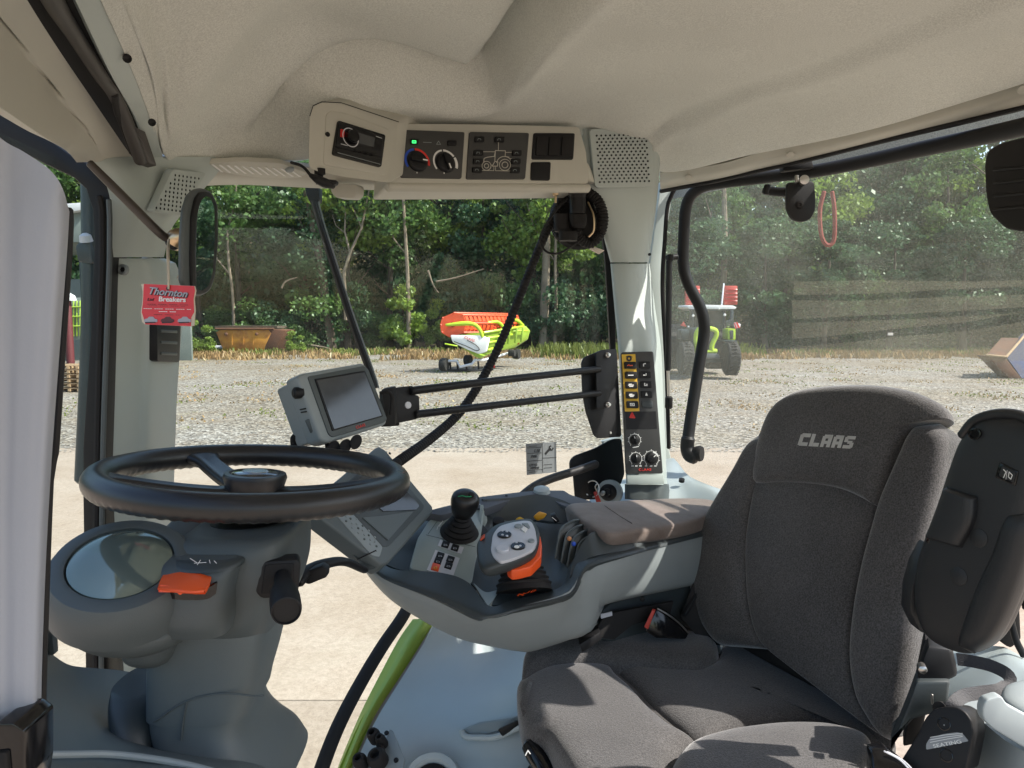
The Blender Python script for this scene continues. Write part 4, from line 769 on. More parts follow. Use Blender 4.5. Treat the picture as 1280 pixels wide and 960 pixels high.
prism('latch', [at(x, y, .425) for x, y in rc([(-30, 925), (-5, 905), (16, 904), (30, 914), (30, 975), (25, 1010), (-30, 1010)], 4)], Vector((0, .03, 0)), M['gloss'], dr, bevel=.003)
prism('latch_plate', [at(x, y, .422) for x, y in rc([(-30, 945), (8, 940), (12, 985), (-30, 990)], 4)], Vector((0, .01, 0)), M['rubber'], dr, bevel=.001)
# ---- outside the door glass
mp = T('mirror_arm', 'dark exterior mirror arm with clamp seen through the left door glass', 'mirror arm', at(108, 520, 1.5))
tube('pole', [at(112, 216, 1.5), at(113, 330, 1.5), at(111, 450, 1.5), at(104, 600, 1.5)], .016, M['exdark'], mp, n=12, seg=14)
prism('clamp', [at(x, y, 1.48) for x, y in rc([(94, 306), (112, 300), (116, 330), (97, 327)], 4)], Vector((0, .06, 0)), M['exdark'], mp, bevel=.006)
lathe('bolt_cap', at(108, 302, 1.48), (0, -.3, 1), [(.012, 0), (.01, .012), (.004, .016)], M['silver'], mp, seg=12)
# ================================================================== CONSOLES AND CONTROLS
# ---- overhead console
oc = T('overhead_console', 'cream overhead console with heater, work light and switch panels above the windscreen', 'overhead console', at(610, 190, 1.75))
opl = plane3((503, 226, 1.60), (720, 227, 1.84), (503, 160, 1.63))
plate('housing', opl, rc([(494, 154), (600, 155), (724, 158), (733, 190), (736, 229), (600, 229), (488, 228)], 4), .10, M['cream'], oc, bevel=.004)
tube('lower_lip', [opl.on(x, y)-opl.n*.012 for x, y in ((488, 231), (560, 232), (640, 232.5), (738, 233))], .011, M['cream'], oc, n=12, seg=16)
clp = plate('climate_panel', opl, rc([(503.5, 163), (580, 166), (576, 224), (500, 222.5)], 2.5), .01, M['panel'], oc, off=.004, bevel=.001)
op1 = opl.off(.0042)
def btn(name, pl, cx, cy, w_, h_, mat, parent, t=.004, sk=0, r=1.2, bevel=.0008):
    return plate(name, pl, rc([(cx-w_/2+sk, cy-h_/2), (cx+w_/2+sk, cy-h_/2+.2), (cx+w_/2-sk, cy+h_/2+.2), (cx-w_/2-sk, cy+h_/2)], r), t+.002, mat, parent, off=t, bevel=bevel)
def arc(name, pl, cx, cy, r, a0, a1, w_, mat, parent, off=.0008, n=18):
    """printed arc; angles in degrees clockwise from the top"""
    o = pl.on(cx, cy); x = (pl.on(cx+1, cy)-o); R_ = x.length*r; x.normalize(); y = pl.n.cross(x); W = (pl.on(cx+w_, cy)-o).length
    V = []
    for i in range(n):
        a = math.radians(a0+(a1-a0)*i/(n-1)); d = x*math.sin(a)+y*math.cos(a); V += [o+d*(R_-W/2)+pl.n*off, o+d*(R_+W/2)+pl.n*off]
    return mk(name, V, [[2*i, 2*i+1, 2*i+3, 2*i+2] for i in range(n-1)], mat, parent, ang=None)
def line(name, pl, pts, w_, mat, parent, off=.0008, closed=False):
    """printed line on a panel"""
    P = [pl.on(*p)+pl.n*off for p in pts]; W = (pl.on(pts[0][0]+w_, pts[0][1])-pl.on(*pts[0])).length/2; V = []; F = []
    q = len(P) if closed else len(P)-1
    for i in range(q):
        a, b = P[i], P[(i+1) % len(P)]; d = (b-a).normalized(); s = pl.n.cross(d)*W; e = d*W*.8; k = len(V); V += [a-s-e, b-s+e, b+s+e, a+s-e]; F.append([k, k+1, k+2, k+3])
    return mk(name, V, F, mat, parent, ang=None)
def knob(pl, cx, cy, r, mat, parent, ptr=0, h=.014, name='knob'):
    o = pl.on(cx, cy); R_ = (pl.on(cx+r, cy)-o).length
    k = lathe(name, o, pl.n, [(R_, 0), (R_*.98, h*.3), (R_*.86, h*.5), (R_*.8, h*.55), (R_*.4, h*.6), (.001, h*.6)], mat, parent, seg=28)
    a = math.radians(ptr); x = (pl.on(cx+1, cy)-o).normalized(); y = pl.n.cross(x); d = x*math.sin(a)+y*math.cos(a); s = pl.n.cross(d)
    V = [o+d*u*R_*.84+s*v*R_*.2+pl.n*z_ for u in (-1, 1) for v in (-1, 1) for z_ in (h*.4, h)]
    g = mk('grip', V, [[0, 1, 3, 2], [4, 6, 7, 5], [0, 4, 5, 1], [2, 3, 7, 6], [0, 2, 6, 4], [1, 5, 7, 3]], mat, None, bevel=R_*.08)
    g.parent = k; g.matrix_parent_inverse = k.matrix_world.inverted(); g.matrix_parent_inverse = Matrix.Translation(-parent.location) if False else Matrix()
    m = mk('pointer', [o+d*u*R_+s*v*R_*.07+pl.n*(h+.0004) for u, v in ((.3, -1), (.3, 1), (.8, 1), (.8, -1))], [[0, 1, 2, 3]], M['white'], None, ang=None); m.parent = k
    return k
knob(op1, 521.5, 202, 12, M['black'], oc, 100); arc('blue_arc', op1, 521.5, 202, 14.3, -115, -5, 2.6, M['blue'], oc); arc('red_arc', op1, 521.5, 202, 14.3, 0, 110, 2.6, M['red'], oc)
knob(op1, 556.5, 203.5, 11.5, M['black'], oc, 170)
arc('white_arc', op1, 556.5, 203.5, 14, -120, -5, 2.0, M['white'], oc); arc('white_arc', op1, 556.5, 203.5, 14, 2, 60, 2.4, M['white'], oc); arc('white_arc', op1, 556.5, 203.5, 14, 66, 118, 3.2, M['white'], oc)
btn('button', op1, 517.5, 177.5, 10, 6, M['black'], oc); line('lit_symbol', op1.off(.005), [(515.5, 176.3), (519.5, 176.4), (519.5, 178.8), (515.5, 178.7)], 1.3, M['green_on'], oc, closed=True)
btn('button', op1, 564.5, 179, 11, 6, M['black'], oc); line('print', op1, [(529, 178), (539, 178.4)], .7, M['grey'], oc); line('print', op1, [(545.5, 180.5), (548, 176.5), (550.5, 180.6)], .7, M['grey'], oc, closed=True)
line('print', op1, [(521, 215.5), (521, 216.5)], 1, M['white'], oc); line('print', op1, [(555, 216), (555, 217)], 1.2, M['white'], oc)
plate('work_light_panel', opl, rc([(586, 165.5), (660.5, 167), (655.5, 224.5), (582, 224.5)], 2.5), .01, M['panel'], oc, off=.004, bevel=.001)
for x, y in ((598.8, 174.4), (623.7, 174.6), (597.4, 191.3), (596.8, 202), (595.8, 212.5), (645.4, 191.5), (644.2, 202), (643.4, 213)):
    btn('button', op1, x, y, 11.5, 6.6, M['black'], oc); line('symbol', op1.off(.0052), [(x-2.0, y+.9), (x-1.2, y-1.0), (x+1.6, y-.9), (x+2.0, y+.9)], .45, M['grey'], oc)
LT = M['taggrey']
tw = pm('print_cream', (.50, .48, .42), .6)
W = []
def c2(cx, cy): return (480+cx/5.12, 160+cy/5.12)
def cir(cx, cy, r, n=20, a0=0, a1=360): return [c2(cx+r*math.cos(math.radians(a0+(a1-a0)*i/n)), cy+r*math.sin(math.radians(a0+(a1-a0)*i/n))) for i in range(n+(a1-a0 != 360))]
line('tractor_drawing', op1, cir(655, 243, 29), .75, tw, oc, closed=True); line('tractor_drawing', op1, cir(655, 243, 14), .9, tw, oc, closed=True)
line('tractor_drawing', op1, cir(773, 237, 36), .75, tw, oc, closed=True); line('tractor_drawing', op1, cir(773, 237, 19), .9, tw, oc, closed=True)
line('tractor_drawing', op1, cir(768, 232, 49, 14, 190, 345), .75, tw, oc)
line('tractor_drawing', op1, [c2(*p) for p in ((637, 215), (640, 195), (660, 188), (705, 182), (712, 145), (776, 147), (774, 182), (800, 188))], .8, tw, oc)
line('tractor_drawing', op1, [c2(*p) for p in ((712, 145), (708, 215), (692, 245), (725, 245), (728, 218), (708, 214))], .8, tw, oc)
for a, b in (((632, 153), (708, 153)), ((776, 157), (820, 157)), ((731, 92), (731, 143)), ((625, 272), (700, 274)), ((712, 274), (808, 276)), ((702, 250), (702, 274)), ((713, 250), (712, 274)), ((683, 238), (697, 238)), ((640, 212), (640, 220)), ((800, 195), (836, 197))):
    line('tractor_drawing', op1, [c2(*a), c2(*b)], .6, tw, oc)
sw = plate('switch_block', opl, rc([(666.5, 166.6), (718, 167), (716, 200), (664, 199.6)], 2.5), .01, M['black'], oc, off=.003, bevel=.0015)
for k in range(3): plate('rocker_switch', opl, rc([(669.5+k*16, 171.5), (683+k*15.7, 171.8), (681.5+k*15.7, 195.5), (668+k*16, 195.2)], 1.5), .012, M['rubber'], oc, off=.006+.001*(k == 0), bevel=.0015)
plate('switch_blank', opl, rc([(663.5, 203), (688, 203), (686.7, 226), (662.7, 225.7)], 2.5), .01, M['black'], oc, off=.003, bevel=.0012)
# hollow over the lamp and fitting under the console
stack('socket_cowl', [(704, 735, 205, 1.90, .02), (699, 739, 214, 1.91, .03), (694, 742, 224, 1.92, .035), (693, 743, 229, 1.92, .035)], M['cream'], oc, nv=10, e=.9)
lathe('plug_fitting', at(694.5, 242, 1.88), (0, 0, 1), [(.003, -.022), (.003, -.006), (.007, -.004), (.008, .004), (.006, .006), (.006, .010), (.009, .012), (.009, .022), (.006, .026)], M['brass'], oc, seg=18)
# ---- radio housing and radio
rp = plane3((389, 150, 1.43), (416, 200, 1.45), (493, 160, 1.58))
rh = T('radio_housing', 'cream housing leaning over the windscreen top with a car radio in it', 'radio housing', at(440, 180, 1.5))
prism('housing', [rp.on(*p) for p in rc([(386, 209), (387, 146), (391, 133), (402, 128), (426, 129), (498, 153), (491, 229), (430, 221), (396, 214)], 7, 6)], Vector((.03, .11, .045)), M['cream'], rh, bevel=.006, bseg=3)
plate('housing_rim', rp.off(.002), rc([(404, 206), (408, 142), (414, 138), (430, 140), (489, 162), (485, 220)], 6), .006, M['cream'], rh, bevel=.003)
line('seam', rp.off(.0003), [(387, 145), (391, 132.5), (402, 127.5), (426, 128.5), (498, 152.5)], .9, M['rubber'], rh)
lathe('bolt_cap', rp.on(408.5, 168.5)+rp.n*.001, rp.n, [(.0045, 0), (.0045, .003), (.001, .003)], M['black'], rh, seg=14)
ra = T('car_radio', 'black car radio with a round dial in the cream overhead housing', 'radio', rp.on(448, 180))
rq = rp.off(.0095)
plate('bezel', rp.off(.0065), rc([(423, 150), (482.5, 168.5), (477, 209), (416, 193)], 3), .012, M['gloss'], ra, bevel=.0015)
plate('face', rq, rc([(425, 153), (480, 170), (477, 196), (420, 183)], 2), .006, M['black'], ra, bevel=.001)
plate('display', rq.off(.001), [(442, 164), (469, 172), (467, 184), (441, 177)], .002, M['screen'], ra); lathe('dial', rq.on(438, 172), rq.n, [(.013, 0), (.0135, .004), (.0115, .012), (.003, .0125)], M['gloss'], ra, seg=26)
arc('dial_ring', rq.off(.0035), 438, 172, 9.2, 0, 359, 1.0, M['silver'], ra, n=30)
plate('red_button', rq.off(.001), rc([(426, 161), (431, 162.5), (430, 172), (425.5, 170.8)], 1), .003, M['red'], ra)
line('print', rq.off(.001), [(426, 180), (434, 182.3)], .7, M['silver'], ra); line('print', rq.off(.001), [(470, 170.5), (477, 173)], .6, M['silver'], ra); line('silver_slot', rp.off(.0075), [(422, 191), (475, 205.5)], .7, M['grey'], ra)
for k in range(4): btn('button', rq.off(.001), 446+k*7, 187.6+k*1.75, 5, 2.4, M['rubber'], ra, .001)
hg = T('microphone_clip', 'black lever clip under the radio housing', 'clip', at(400, 222, 1.4))
tube('cable', [at(364, 203, 1.44), at(378, 208, 1.42), at(389, 220, 1.40)], .0028, M['rubber'], hg, n=10, seg=8); tube('lever', [at(388, 219, 1.40), at(400, 226, 1.40), at(417, 233, 1.42)], [.004, .008, .009, .005], M['black'], hg, n=12, seg=12)
lathe('stud', at(400, 222, 1.43), (0, 0, 1), [(.008, -.012), (.006, -.002), (.006, .004), (.010, .006), (.010, .016)], M['rubber'], hg, seg=16)
prism('jaw', [at(x, y, 1.41) for x, y in ((405, 223), (421, 225), (420, 230), (410, 234))], Vector((0, .02, 0)), M['black'], hg, bevel=.003)

# ---- right pillar switch panel
pp = plane3((777, 441, 1.955), (827, 591, 1.900), (816, 440, 1.962))
sp = T('pillar_switch_panel', 'dark grey switch panel with yellow strip of buttons and knobs on the pillar', 'switch panel', pp.on(800, 510))
plate('panel', pp, rc([(776, 440.5), (816, 439.5), (828, 592), (782.5, 592.5)], 3), .014, M['panel'], sp, off=.006, bevel=.0015)
pq = pp.off(.0062)
plate('yellow_strip', pq, [(777, 443.2), (794, 442.7), (799.3, 514), (781, 514.5)], .001, M['yellow'], sp, off=.0009)
def c3(cx, cy): return (770+cx/5.329, 430+cy/5.333)
for k, (cx, cy) in enumerate(((93, 142), (98, 208), (100, 274), (104, 341), (108, 404))):
    x, y = c3(cx, cy); btn('button', pq.off(.001), x, y, 14.8, 8.8, M['black'], sp, .005, -.3, 1.6)
    if k == 0: line('print', pq.off(.0066), [(x-3, y+.4), (x-1.5, y-.6), (x, y+.4), (x+3, y+.2)], 1.2, M['orange'], sp)
    elif k == 4: line('print', pq.off(.0066), [(x-2.5, y-1.4), (x+2.5, y-1.5), (x+2.6, y+1.4), (x-2.4, y+1.5)], .8, M['white'], sp, closed=True); line('print', pq.off(.0066), [(x-1, y), (x+1, y)], 1, M['white'], sp)
    else:
        line('print', pq.off(.0066), [(x-3, y+.1), (x+3, y)], 1.1, M['white'], sp)
        if k > 1: line('print', pq.off(.0066), [(x-2, y+1.8), (x+2.4, y+1.7)], .9, M['white'], sp); line('print', pq.off(.0066), [(x-2.6, y-1.1), (x+.5, y-1.3)], .9, M['white'], sp)
for k, (cx, cy) in enumerate(((190, 139), (193, 204), (198, 270), (202, 336), (207, 401))):
    x, y = c3(cx, cy); btn('button', pq, x, y, 13.6, 8.4, M['black'] if k < 4 else M['inlay'], sp, .004 if k < 4 else .002, -.3, 1.4)
    if k < 4: line('symbol', pq.off(.0046), [[(x-1.3, y+1.4), (x-1.3, y-.9), (x+.9, y-1.5)], [(x-1.7, y+.7), (x+1.4, y+.8), (x+1.3, y-1.2)], [(x-1.4, y-1.4), (x-1.4, y+1.3), (x+1.5, y+1.3), (x+1.3, y-.3)], [(x-.7, y+1.1), (x, y-1.5), (x+.8, y+1.2)]][k], 1.25, M['white'], sp)
arc('indicator_symbol', pq, *c3(86, 97), 2.4, 0, 359, 2.3, M['ink'], sp, off=.0016); line('indicator_symbol', pq, [c3(66, 86), c3(80, 80), c3(92, 80), c3(108, 88)], .9, M['ink'], sp, off=.0016)
line('warning_triangle', pq, [c3(94, 488), c3(107, 462), c3(122, 490)], 2.1, M['red'], sp, closed=True); line('warning_triangle', pq, [c3(107, 472), c3(107, 484)], 2.5, M['red'], sp)
plate('blank_strip', pq, [c3(62, 452), c3(266, 449), c3(273, 564), c3(68, 570)], .001, M['black'], sp, off=.0006)
for cx, cy, r_, pt in ((124, 640, 6.6, -25), (132, 764, 6.7, -3), (236, 762, 8.2, 45)):
    x, y = c3(cx, cy); knob(pq, x, y, r_*.86, M['black'], sp, pt, .012); arc('scale_ring', pq, x, y, r_*1.12, -140, 140, .55, M['white'], sp, n=24)
    for a in range(-140, 141, 35): arc('scale_tick', pq, x, y, r_*1.25, a-2.5, a+2.5, 1.2, M['white'], sp, n=2)
arc('scale_wedge', pq, *c3(236, 762), 8.0, 15, 75, 1.6, M['white'], sp, off=.001)
line('print', pq, [c3(112, 690), c3(132, 687), c3(150, 683)], .9, M['white'], sp)
for x in (110, 135, 162, 200, 233, 262): line('print', pq, [c3(x-6, 813), c3(x+6, 813)], 1.0, M['white'], sp)
text('lettering', 'CLAAS', pp.off(.0062), *c3(192, 838), 1, -.02, 3.2, M['red'], sp, wide=1.25, bold=.01, off=.001)
plate('foot_panel', pp, [(783.5, 594), (828.5, 593.5), (830, 605), (784, 605.5)], .012, M['pillar'], sp, off=.004, bevel=.001)

# ---- black bracket plates on the pillar, guidance arm and lower bar
bp = plane3((750, 440, 1.93), (776, 545, 1.92), (730, 455, 1.90))
ab = T('twin_bar_bracket', 'black two-bar bracket arm reaching from the pillar to the guidance screen', 'bracket arm', at(760, 490, 1.92))
plate('wall_plate', bp, rc([(727.5, 453), (731, 446), (744, 441), (753, 437), (771, 436), (777, 546), (748, 548), (743, 544), (733, 514), (729, 492)], 3), .006, M['black'], ab, bevel=.001)
plate('angle_plate', bp.off(.02), rc([(745, 441), (754, 437), (771, 436), (772, 470), (760, 500), (756, 511), (746, 511)], 2), .004, M['black'], ab, bevel=.001)
for x, y in ((758.7, 444), (759, 506)): lathe('bolt', bp.off(.02).on(x, y), bp.n, [(.0075, 0), (.0072, .004), (.004, .006), (.004, .011), (.001, .011)], M['steel'], ab, seg=6)
lathe('bolt', bp.on(763, 541), bp.n, [(.004, 0), (.003, .002)], M['steel'], ab, seg=6)
a1, a2 = at(749, 461.5, 1.89), at(749, 491.5, 1.89)
tube('upper_bar', [a1, at(640, 473.5, 1.66), at(515, 488.5, 1.45)], .0082, M['black'], ab, seg=16)
tube('lower_bar', [a2, at(640, 504, 1.66), at(520, 518, 1.45)], .0078, M['black'], ab, seg=16)
cp = plane3((490, 490, 1.43), (522, 528, 1.45), (519, 484, 1.46))
plate('clamp_plate', cp, rc([(489, 488), (497, 484), (516, 482), (518, 493), (524, 495), (525, 512), (521, 514), (521, 524), (492, 530), (489, 520)], 1.5), .012, M['black'], ab, bevel=.0015)
plate('clamp_block', cp.off(-.012), [(482, 490), (500, 486), (500, 532), (484, 533)], .03, M['rubber'], ab, bevel=.003)
lathe('clamp_bolt', cp.on(509.5, 506.5), cp.n, [(.0068, 0), (.0065, .003), (.001, .0035)], M['silver'], ab, seg=20)
lb = T('lower_bracket', 'lower black bracket plate with curved bar beside the pillar foot', 'bracket', at(750, 600, 2.05))
bq = plane3((730, 570, 1.98), (770, 620, 2.02), (770, 560, 2.04))
plate('plate', bq, rc([(713, 576), (718, 570), (745, 560), (765, 549), (777, 548), (781, 592), (776, 606), (764, 613), (752, 624), (720, 625), (717, 590), (713, 586)], 4), .006, M['black'], lb, bevel=.001)
prism('blue_edge_plate', [at(*p) for p in ((752, 552, 2.12), (778, 545, 2.14), (778, 552, 2.14), (755, 562, 2.12))], Vector((0, .02, 0)), M['lgrey'], lb)
tube('curved_bar', [at(745, 580, 1.94), at(722, 588, 1.90), at(690, 598, 1.84), at(668, 608, 1.79), at(650, 622, 1.74)], .0105, M['black'], lb, n=30, seg=16)
ks = T('ignition_lock', 'ignition lock with a ring of keys and a red key hanging by the pillar foot', 'ignition lock', at(757, 616, 1.98))
kc = at(760, 615.5, 1.96); lathe('barrel', kc, (-.35, -1, .25), [(.022, -.03), (.022, 0), (.016, .006), (.010, .008), (.009, .014), (.001, .015)], M['black'], ks, seg=24); lathe('collar', kc, (-.35, -1, .25), [(.034, -.03), (.033, -.012), (.024, -.006)], M['lgrey'], ks, seg=24)
lathe('key_bow', at(754, 616, 1.93), (-.3, -1, .1), [(.006, 0), (.006, .012), (.004, .016)], M['steel'], ks, seg=12)
rg = at(740, 611, 1.92); tube('key_ring', [rg+Vector((math.cos(t)*.018, .004*math.sin(t*2), math.sin(t)*.021)) for t in np.linspace(-2.4, 2.2, 20)], .0016, M['steel'], ks, seg=8, capr=False)
tube('key_ring', [at(746, 605, 1.92), at(744, 609, 1.92), at(748, 617, 1.92)], .0017, M['steel'], ks, n=8, seg=8)
prism('red_key', [at(x, y, 1.915) for x, y in ((742, 615.5), (746, 614.5), (752, 628), (746, 630))], Vector((0, .006, 0)), M['redp'], ks, bevel=.001)
prism('key_blade', [at(x, y, 1.918) for x, y in ((733, 620), (740, 618), (741, 622), (735, 624))], Vector((0, .003, 0)), M['rubber'], ks)

# ---- work lamp bundle and cable under the console
wl = T('camera_plug_bundle', 'black plug sockets and coiled cable bundled at the windscreen corner', 'plug bundle', at(722, 270, 1.95))
lathe('back_disc', at(724, 274, 2.0), (.1, -1, 0), [(.075, -.02), (.078, 0), (.07, .012), (.03, .014)], M['rubber'], wl, seg=32)
stack('upper_plug', [(711, 732, 229, 1.93, .028), (710, 733, 243, 1.92, .03), (712, 732, 247, 1.92, .026), (712, 732, 268, 1.92, .026)], M['black'], wl, nv=16, e=.6)
stack('lower_plug', [(711, 733, 269, 1.92, .026), (712, 733, 280, 1.92, .028), (715, 731, 285, 1.92, .02)], M['rubber'], wl, nv=12, e=.55)
stack('side_plug', [(692, 712, 268, 1.93, .022), (693, 712, 288, 1.93, .022), (698, 722, 290, 1.92, .022), (699, 721, 301, 1.92, .022)], M['rubber'], wl, nv=14, e=.6)
lathe('round_plug', at(702, 277, 1.94), (-.2, -1, 0), [(.018, -.01), (.018, .008), (.012, .012), (.004, .012)], M['rubber'], wl, seg=20)
tube('coiled_hose', [at(735, 240, 1.95), at(748, 252, 1.94), at(754, 272, 1.94), at(750, 292, 1.95), at(738, 304, 1.95), at(725, 298, 1.94), at(720, 286, 1.93)], .013, M['rubber'], wl, n=110, seg=10, rip=.10, ripn=30)
tube('coiled_hose', [at(712, 246, 1.97), at(698, 256, 1.98), at(693, 275, 1.98), at(700, 296, 1.98)], .012, M['rubber'], wl, n=80, seg=10, rip=.1, ripn=22)
tube('thin_cable', [at(709, 248, 1.9), at(696, 262, 1.88), at(680, 285, 1.86), at(675, 302, 1.86), at(684, 315, 1.86), at(700, 316, 1.87), at(722, 303, 1.89)], .0026, M['rubber'], wl, n=50, seg=8)
tube('thin_cable', [at(735, 253, 1.92), at(742, 270, 1.9), at(742, 288, 1.9), at(736, 296, 1.9)], .0024, M['brass'], wl, n=20, seg=8)
prism('lamp_foot', [at(*p) for p in ((731, 306, 1.97), (745, 309, 1.98), (756, 313, 1.99), (750, 317, 1.98), (742, 313, 1.97))], Vector((0, .03, 0)), pm('pale_foam', (.62, .54, .46), .8), wl, bevel=.002)  # foot in an even pale beige
# long hose from the bundle down to the terminal, wiper arm on the other side
tag(tube('corrugated_hose', [at(702, 250, 1.96), at(690, 274, 1.95), at(672, 315, 1.94), at(650, 370, 1.92), at(625, 430, 1.90), at(602, 475, 1.86), at(575, 515, 1.78), (at(540, 547, 1.66)), at(497, 578, 1.5), at(480, 592, 1.46)], .0105, M['rubber'], n=420, seg=10, rip=.09, ripn=105), 'long black corrugated hose crossing the windscreen diagonally', 'hose')
wa = T('wiper_arm', 'straight black wiper arm hanging down the windscreen left of the hose', 'wiper arm', at(390, 238, 1.8))
prism('pivot', [at(x, y, 1.80) for x, y in rc([(381, 233), (399, 234), (399, 250), (394, 256), (389, 256), (383, 244)], 2)], Vector((0, .03, 0)), M['black'], wa, bevel=.003)
P = [(392, 250), (400, 280), (416, 330), (437, 395), (462, 465), (468, 485)]
G = [[at(x-4.3+s*8.6, y, 1.80-.005*abs(s-.5)*0-(.006 if 0 < s < 1 else 0)) for s in (0, .3, .7, 1)] for x, y in cr(P, 20)]
solid('blade_arm', G, .012, M['black'], wa); tube('blade_edge', [at(x+5.2, y, 1.805) for x, y in P], .0022, M['grey'], wa, n=20, seg=6)

# ---- service sticker on the windscreen
stp = plane3((657, 554, 2.16), (695, 552, 2.22), (658, 593, 2.16))
stk = T('service_sticker', 'small grey service sticker with a spanner symbol on the windscreen', 'sticker', stp.on(676, 572))
plate('foil', stp, [(657.5, 555), (695, 552.4), (695.8, 590.2), (658.6, 593.8)], .001, M['sticker'], stk)
def c4(cx, cy): return (640+cx/9.143, 540+cy/9.14)
for a, b in (((172, 182), (335, 172)), ((172, 245), (335, 238)), ((172, 335), (340, 322)), ((345, 130), (350, 460)), ((345, 298), (505, 290)), ((175, 440), (345, 428))): line('ruled_line', stp, [c4(*a), c4(*b)], .45, M['ink'], stk)
line('spanner', stp, [c4(385, 245), c4(432, 190)], 2.6, M['ink'], stk); line('spanner', stp, [c4(425, 195), c4(428, 168), c4(440, 160)], 1.5, M['ink'], stk); line('spanner', stp, [c4(432, 205), c4(455, 205), c4(468, 185)], 1.5, M['ink'], stk)
for s, x, y, h in (('1.10', 280, 215, 4.0), ('7500', 245, 282, 3.4), ('UTTO', 240, 380, 3.2), ('10W40', 255, 412, 3.2)): text('lettering', s, stp, *c4(x, y), 1, -.05, h, M['ink'], stk, off=.0008, shear=.2)
for x, y in ((365, 375), (365, 412), (190, 165), (195, 460)): line('print', stp, [c4(x, y), c4(x+90, y-6)], .5, M['ink'], stk)

# ---- guidance monitor
gpl = plane3((376, 471, 1.22), (482, 525, 1.34), (405, 553, 1.21)); 
def c5(cx, cy): return (340+cx/3.368, 420+cy/3.368)
gm = T('guidance_monitor', 'tilted grey guidance screen with black bezel on the two-bar arm', 'monitor', gpl.on(430, 505))
plate('housing', gpl, rc([c5(106, 172), c5(125, 157), c5(385, 112), c5(405, 135), c5(487, 345), c5(482, 372), c5(235, 450), c5(205, 440)], 4, 5), .032, M['grey'], gm, bevel=.005, bseg=3)
plate('back_box', gpl.off(-.026), rc([c5(82, 200), c5(118, 180), c5(390, 135), c5(470, 360), c5(225, 440), c5(172, 446)], 3), .04, M['grey'], gm, bevel=.004)
plate('bezel', gpl, rc([c5(147, 172), c5(385, 126), c5(402, 140), c5(482, 352), c5(470, 366), c5(252, 428), c5(235, 415)], 3, 4), .01, M['dgrey'], gm, off=.0025, bevel=.0015)
plate('screen_recess', gpl, [c5(174, 184), c5(384, 148), c5(461, 340), c5(248, 402)], .006, M['black'], gm, off=.0045, bevel=.0008)
plate('screen', gpl, [c5(180, 191), c5(381, 156), c5(453, 338), c5(252, 395)], .006, M['screen'], gm, off=.0055)
text('lettering', 'CLAAS', gpl, *c5(367, 382), 10, -3, 3.6, M['red'], gm, off=.0035, wide=1.1)
side = plane3((368, 482, 1.235), (376, 474, 1.222), (398, 552, 1.235))
lathe('port_cap', at(*c5(103, 240), 1.215), (-.9, -.6, 0), [(.009, -.01), (.0095, .003), (.006, .006)], M['black'], gm, seg=18)
for a, b, c, d in ((118, 310, 143, 305), (122, 322, 146, 318)): tube('side_seam', [at(*c5(a, b), 1.213), at(*c5(c, d), 1.213)], .0012, M['black'], gm, seg=6)
prism('side_catch', [at(*c5(x, y), 1.212) for x, y in ((135, 355), (158, 347), (176, 400), (160, 412))], Vector((.004, .02, 0)), M['dgrey'], gm, bevel=.002)
for x, y, r_ in ((258, 473, .0135), (308, 465, .013), (353, 446, .0128)): lathe('rubber_cap', at(*c5(x, y), 1.23), (.3, -.9, .25), [(r_*.9, -.006), (r_, 0), (r_*.9, .003), (.001, .004)], M['rubber'], gm, seg=20, sx=.72, xdir=(.9, 0, -.4))
tube('cap_strap', [at(*c5(232, 452), 1.24), at(*c5(236, 490), 1.235)], .004, M['rubber'], gm, seg=8)
tube('cable_loop', [at(*c5(165, 408), 1.25), at(*c5(120, 412), 1.25), at(*c5(92, 430), 1.25), at(*c5(98, 465), 1.25), at(*c5(150, 490), 1.24), at(*c5(265, 508), 1.22), at(*c5(300, 515), 1.2)], .0055, M['rubber'], gm, n=50, seg=10, rip=.06, ripn=40)
prism('swivel', [at(*p) for p in ((476, 487, 1.36), (492, 484, 1.38), (494, 532, 1.38), (484, 533, 1.36))], Vector((0, .03, 0)), M['rubber'], gm, bevel=.003)
tube('swivel_cable', [at(*c5(455, 240), 1.35), at(*c5(490, 235), 1.35), at(*c5(505, 260), 1.36), at(*c5(500, 330), 1.36)], .003, M['rubber'], gm, n=16, seg=8)

# ---- terminal on the armrest front
tpl = plane3((474, 560, 1.52), (541, 640, 1.50), (420, 640, 1.30))
tm = T('terminal', 'dark grey terminal with a keypad leaning behind the steering wheel', 'terminal', tpl.on(470, 640))
plate('housing', tpl, rc([(473, 557), (482, 562), (542, 634), (541, 641), (486, 704), (478, 707), (404, 650), (395, 640), (400, 618)], 4, 5), .035, M['dgrey2'], tm, bevel=.005, bseg=3)
plate('bezel', tpl, rc([(471, 569), (478, 572), (530, 631), (529, 637), (486, 683), (478, 684), (418, 618)], 3), .005, M['inlay'], tm, off=.0008, bevel=.001)
plate('screen', tpl, [(474, 577), (523, 633), (519, 638), (478, 640), (440, 606)], .006, M['screen'], tm, off=.003)
plate('lower_display', tpl, [(476, 646), (516, 640), (484, 676), (452, 648)], .005, M['dgrey2'], tm, off=.003)
plate('keypad_face', tpl, rc([(416, 640), (440, 642), (478, 684), (474, 697), (464, 694)], 3), .004, M['grey'], tm, off=.0012, bevel=.0006)
for i in range(6):
    for j in range(4): lathe('key', tpl.on(432+i*7.6-j*5.2*.2+(j % 2), 652+i*7.2-j*5.6+2*(i % 2)*.5), tpl.n, [(.0022, 0), (.0022, .0022), (.0012, .0028)], M['grey'] if (i+j) % 3 else M['dgrey'], tm, seg=8)
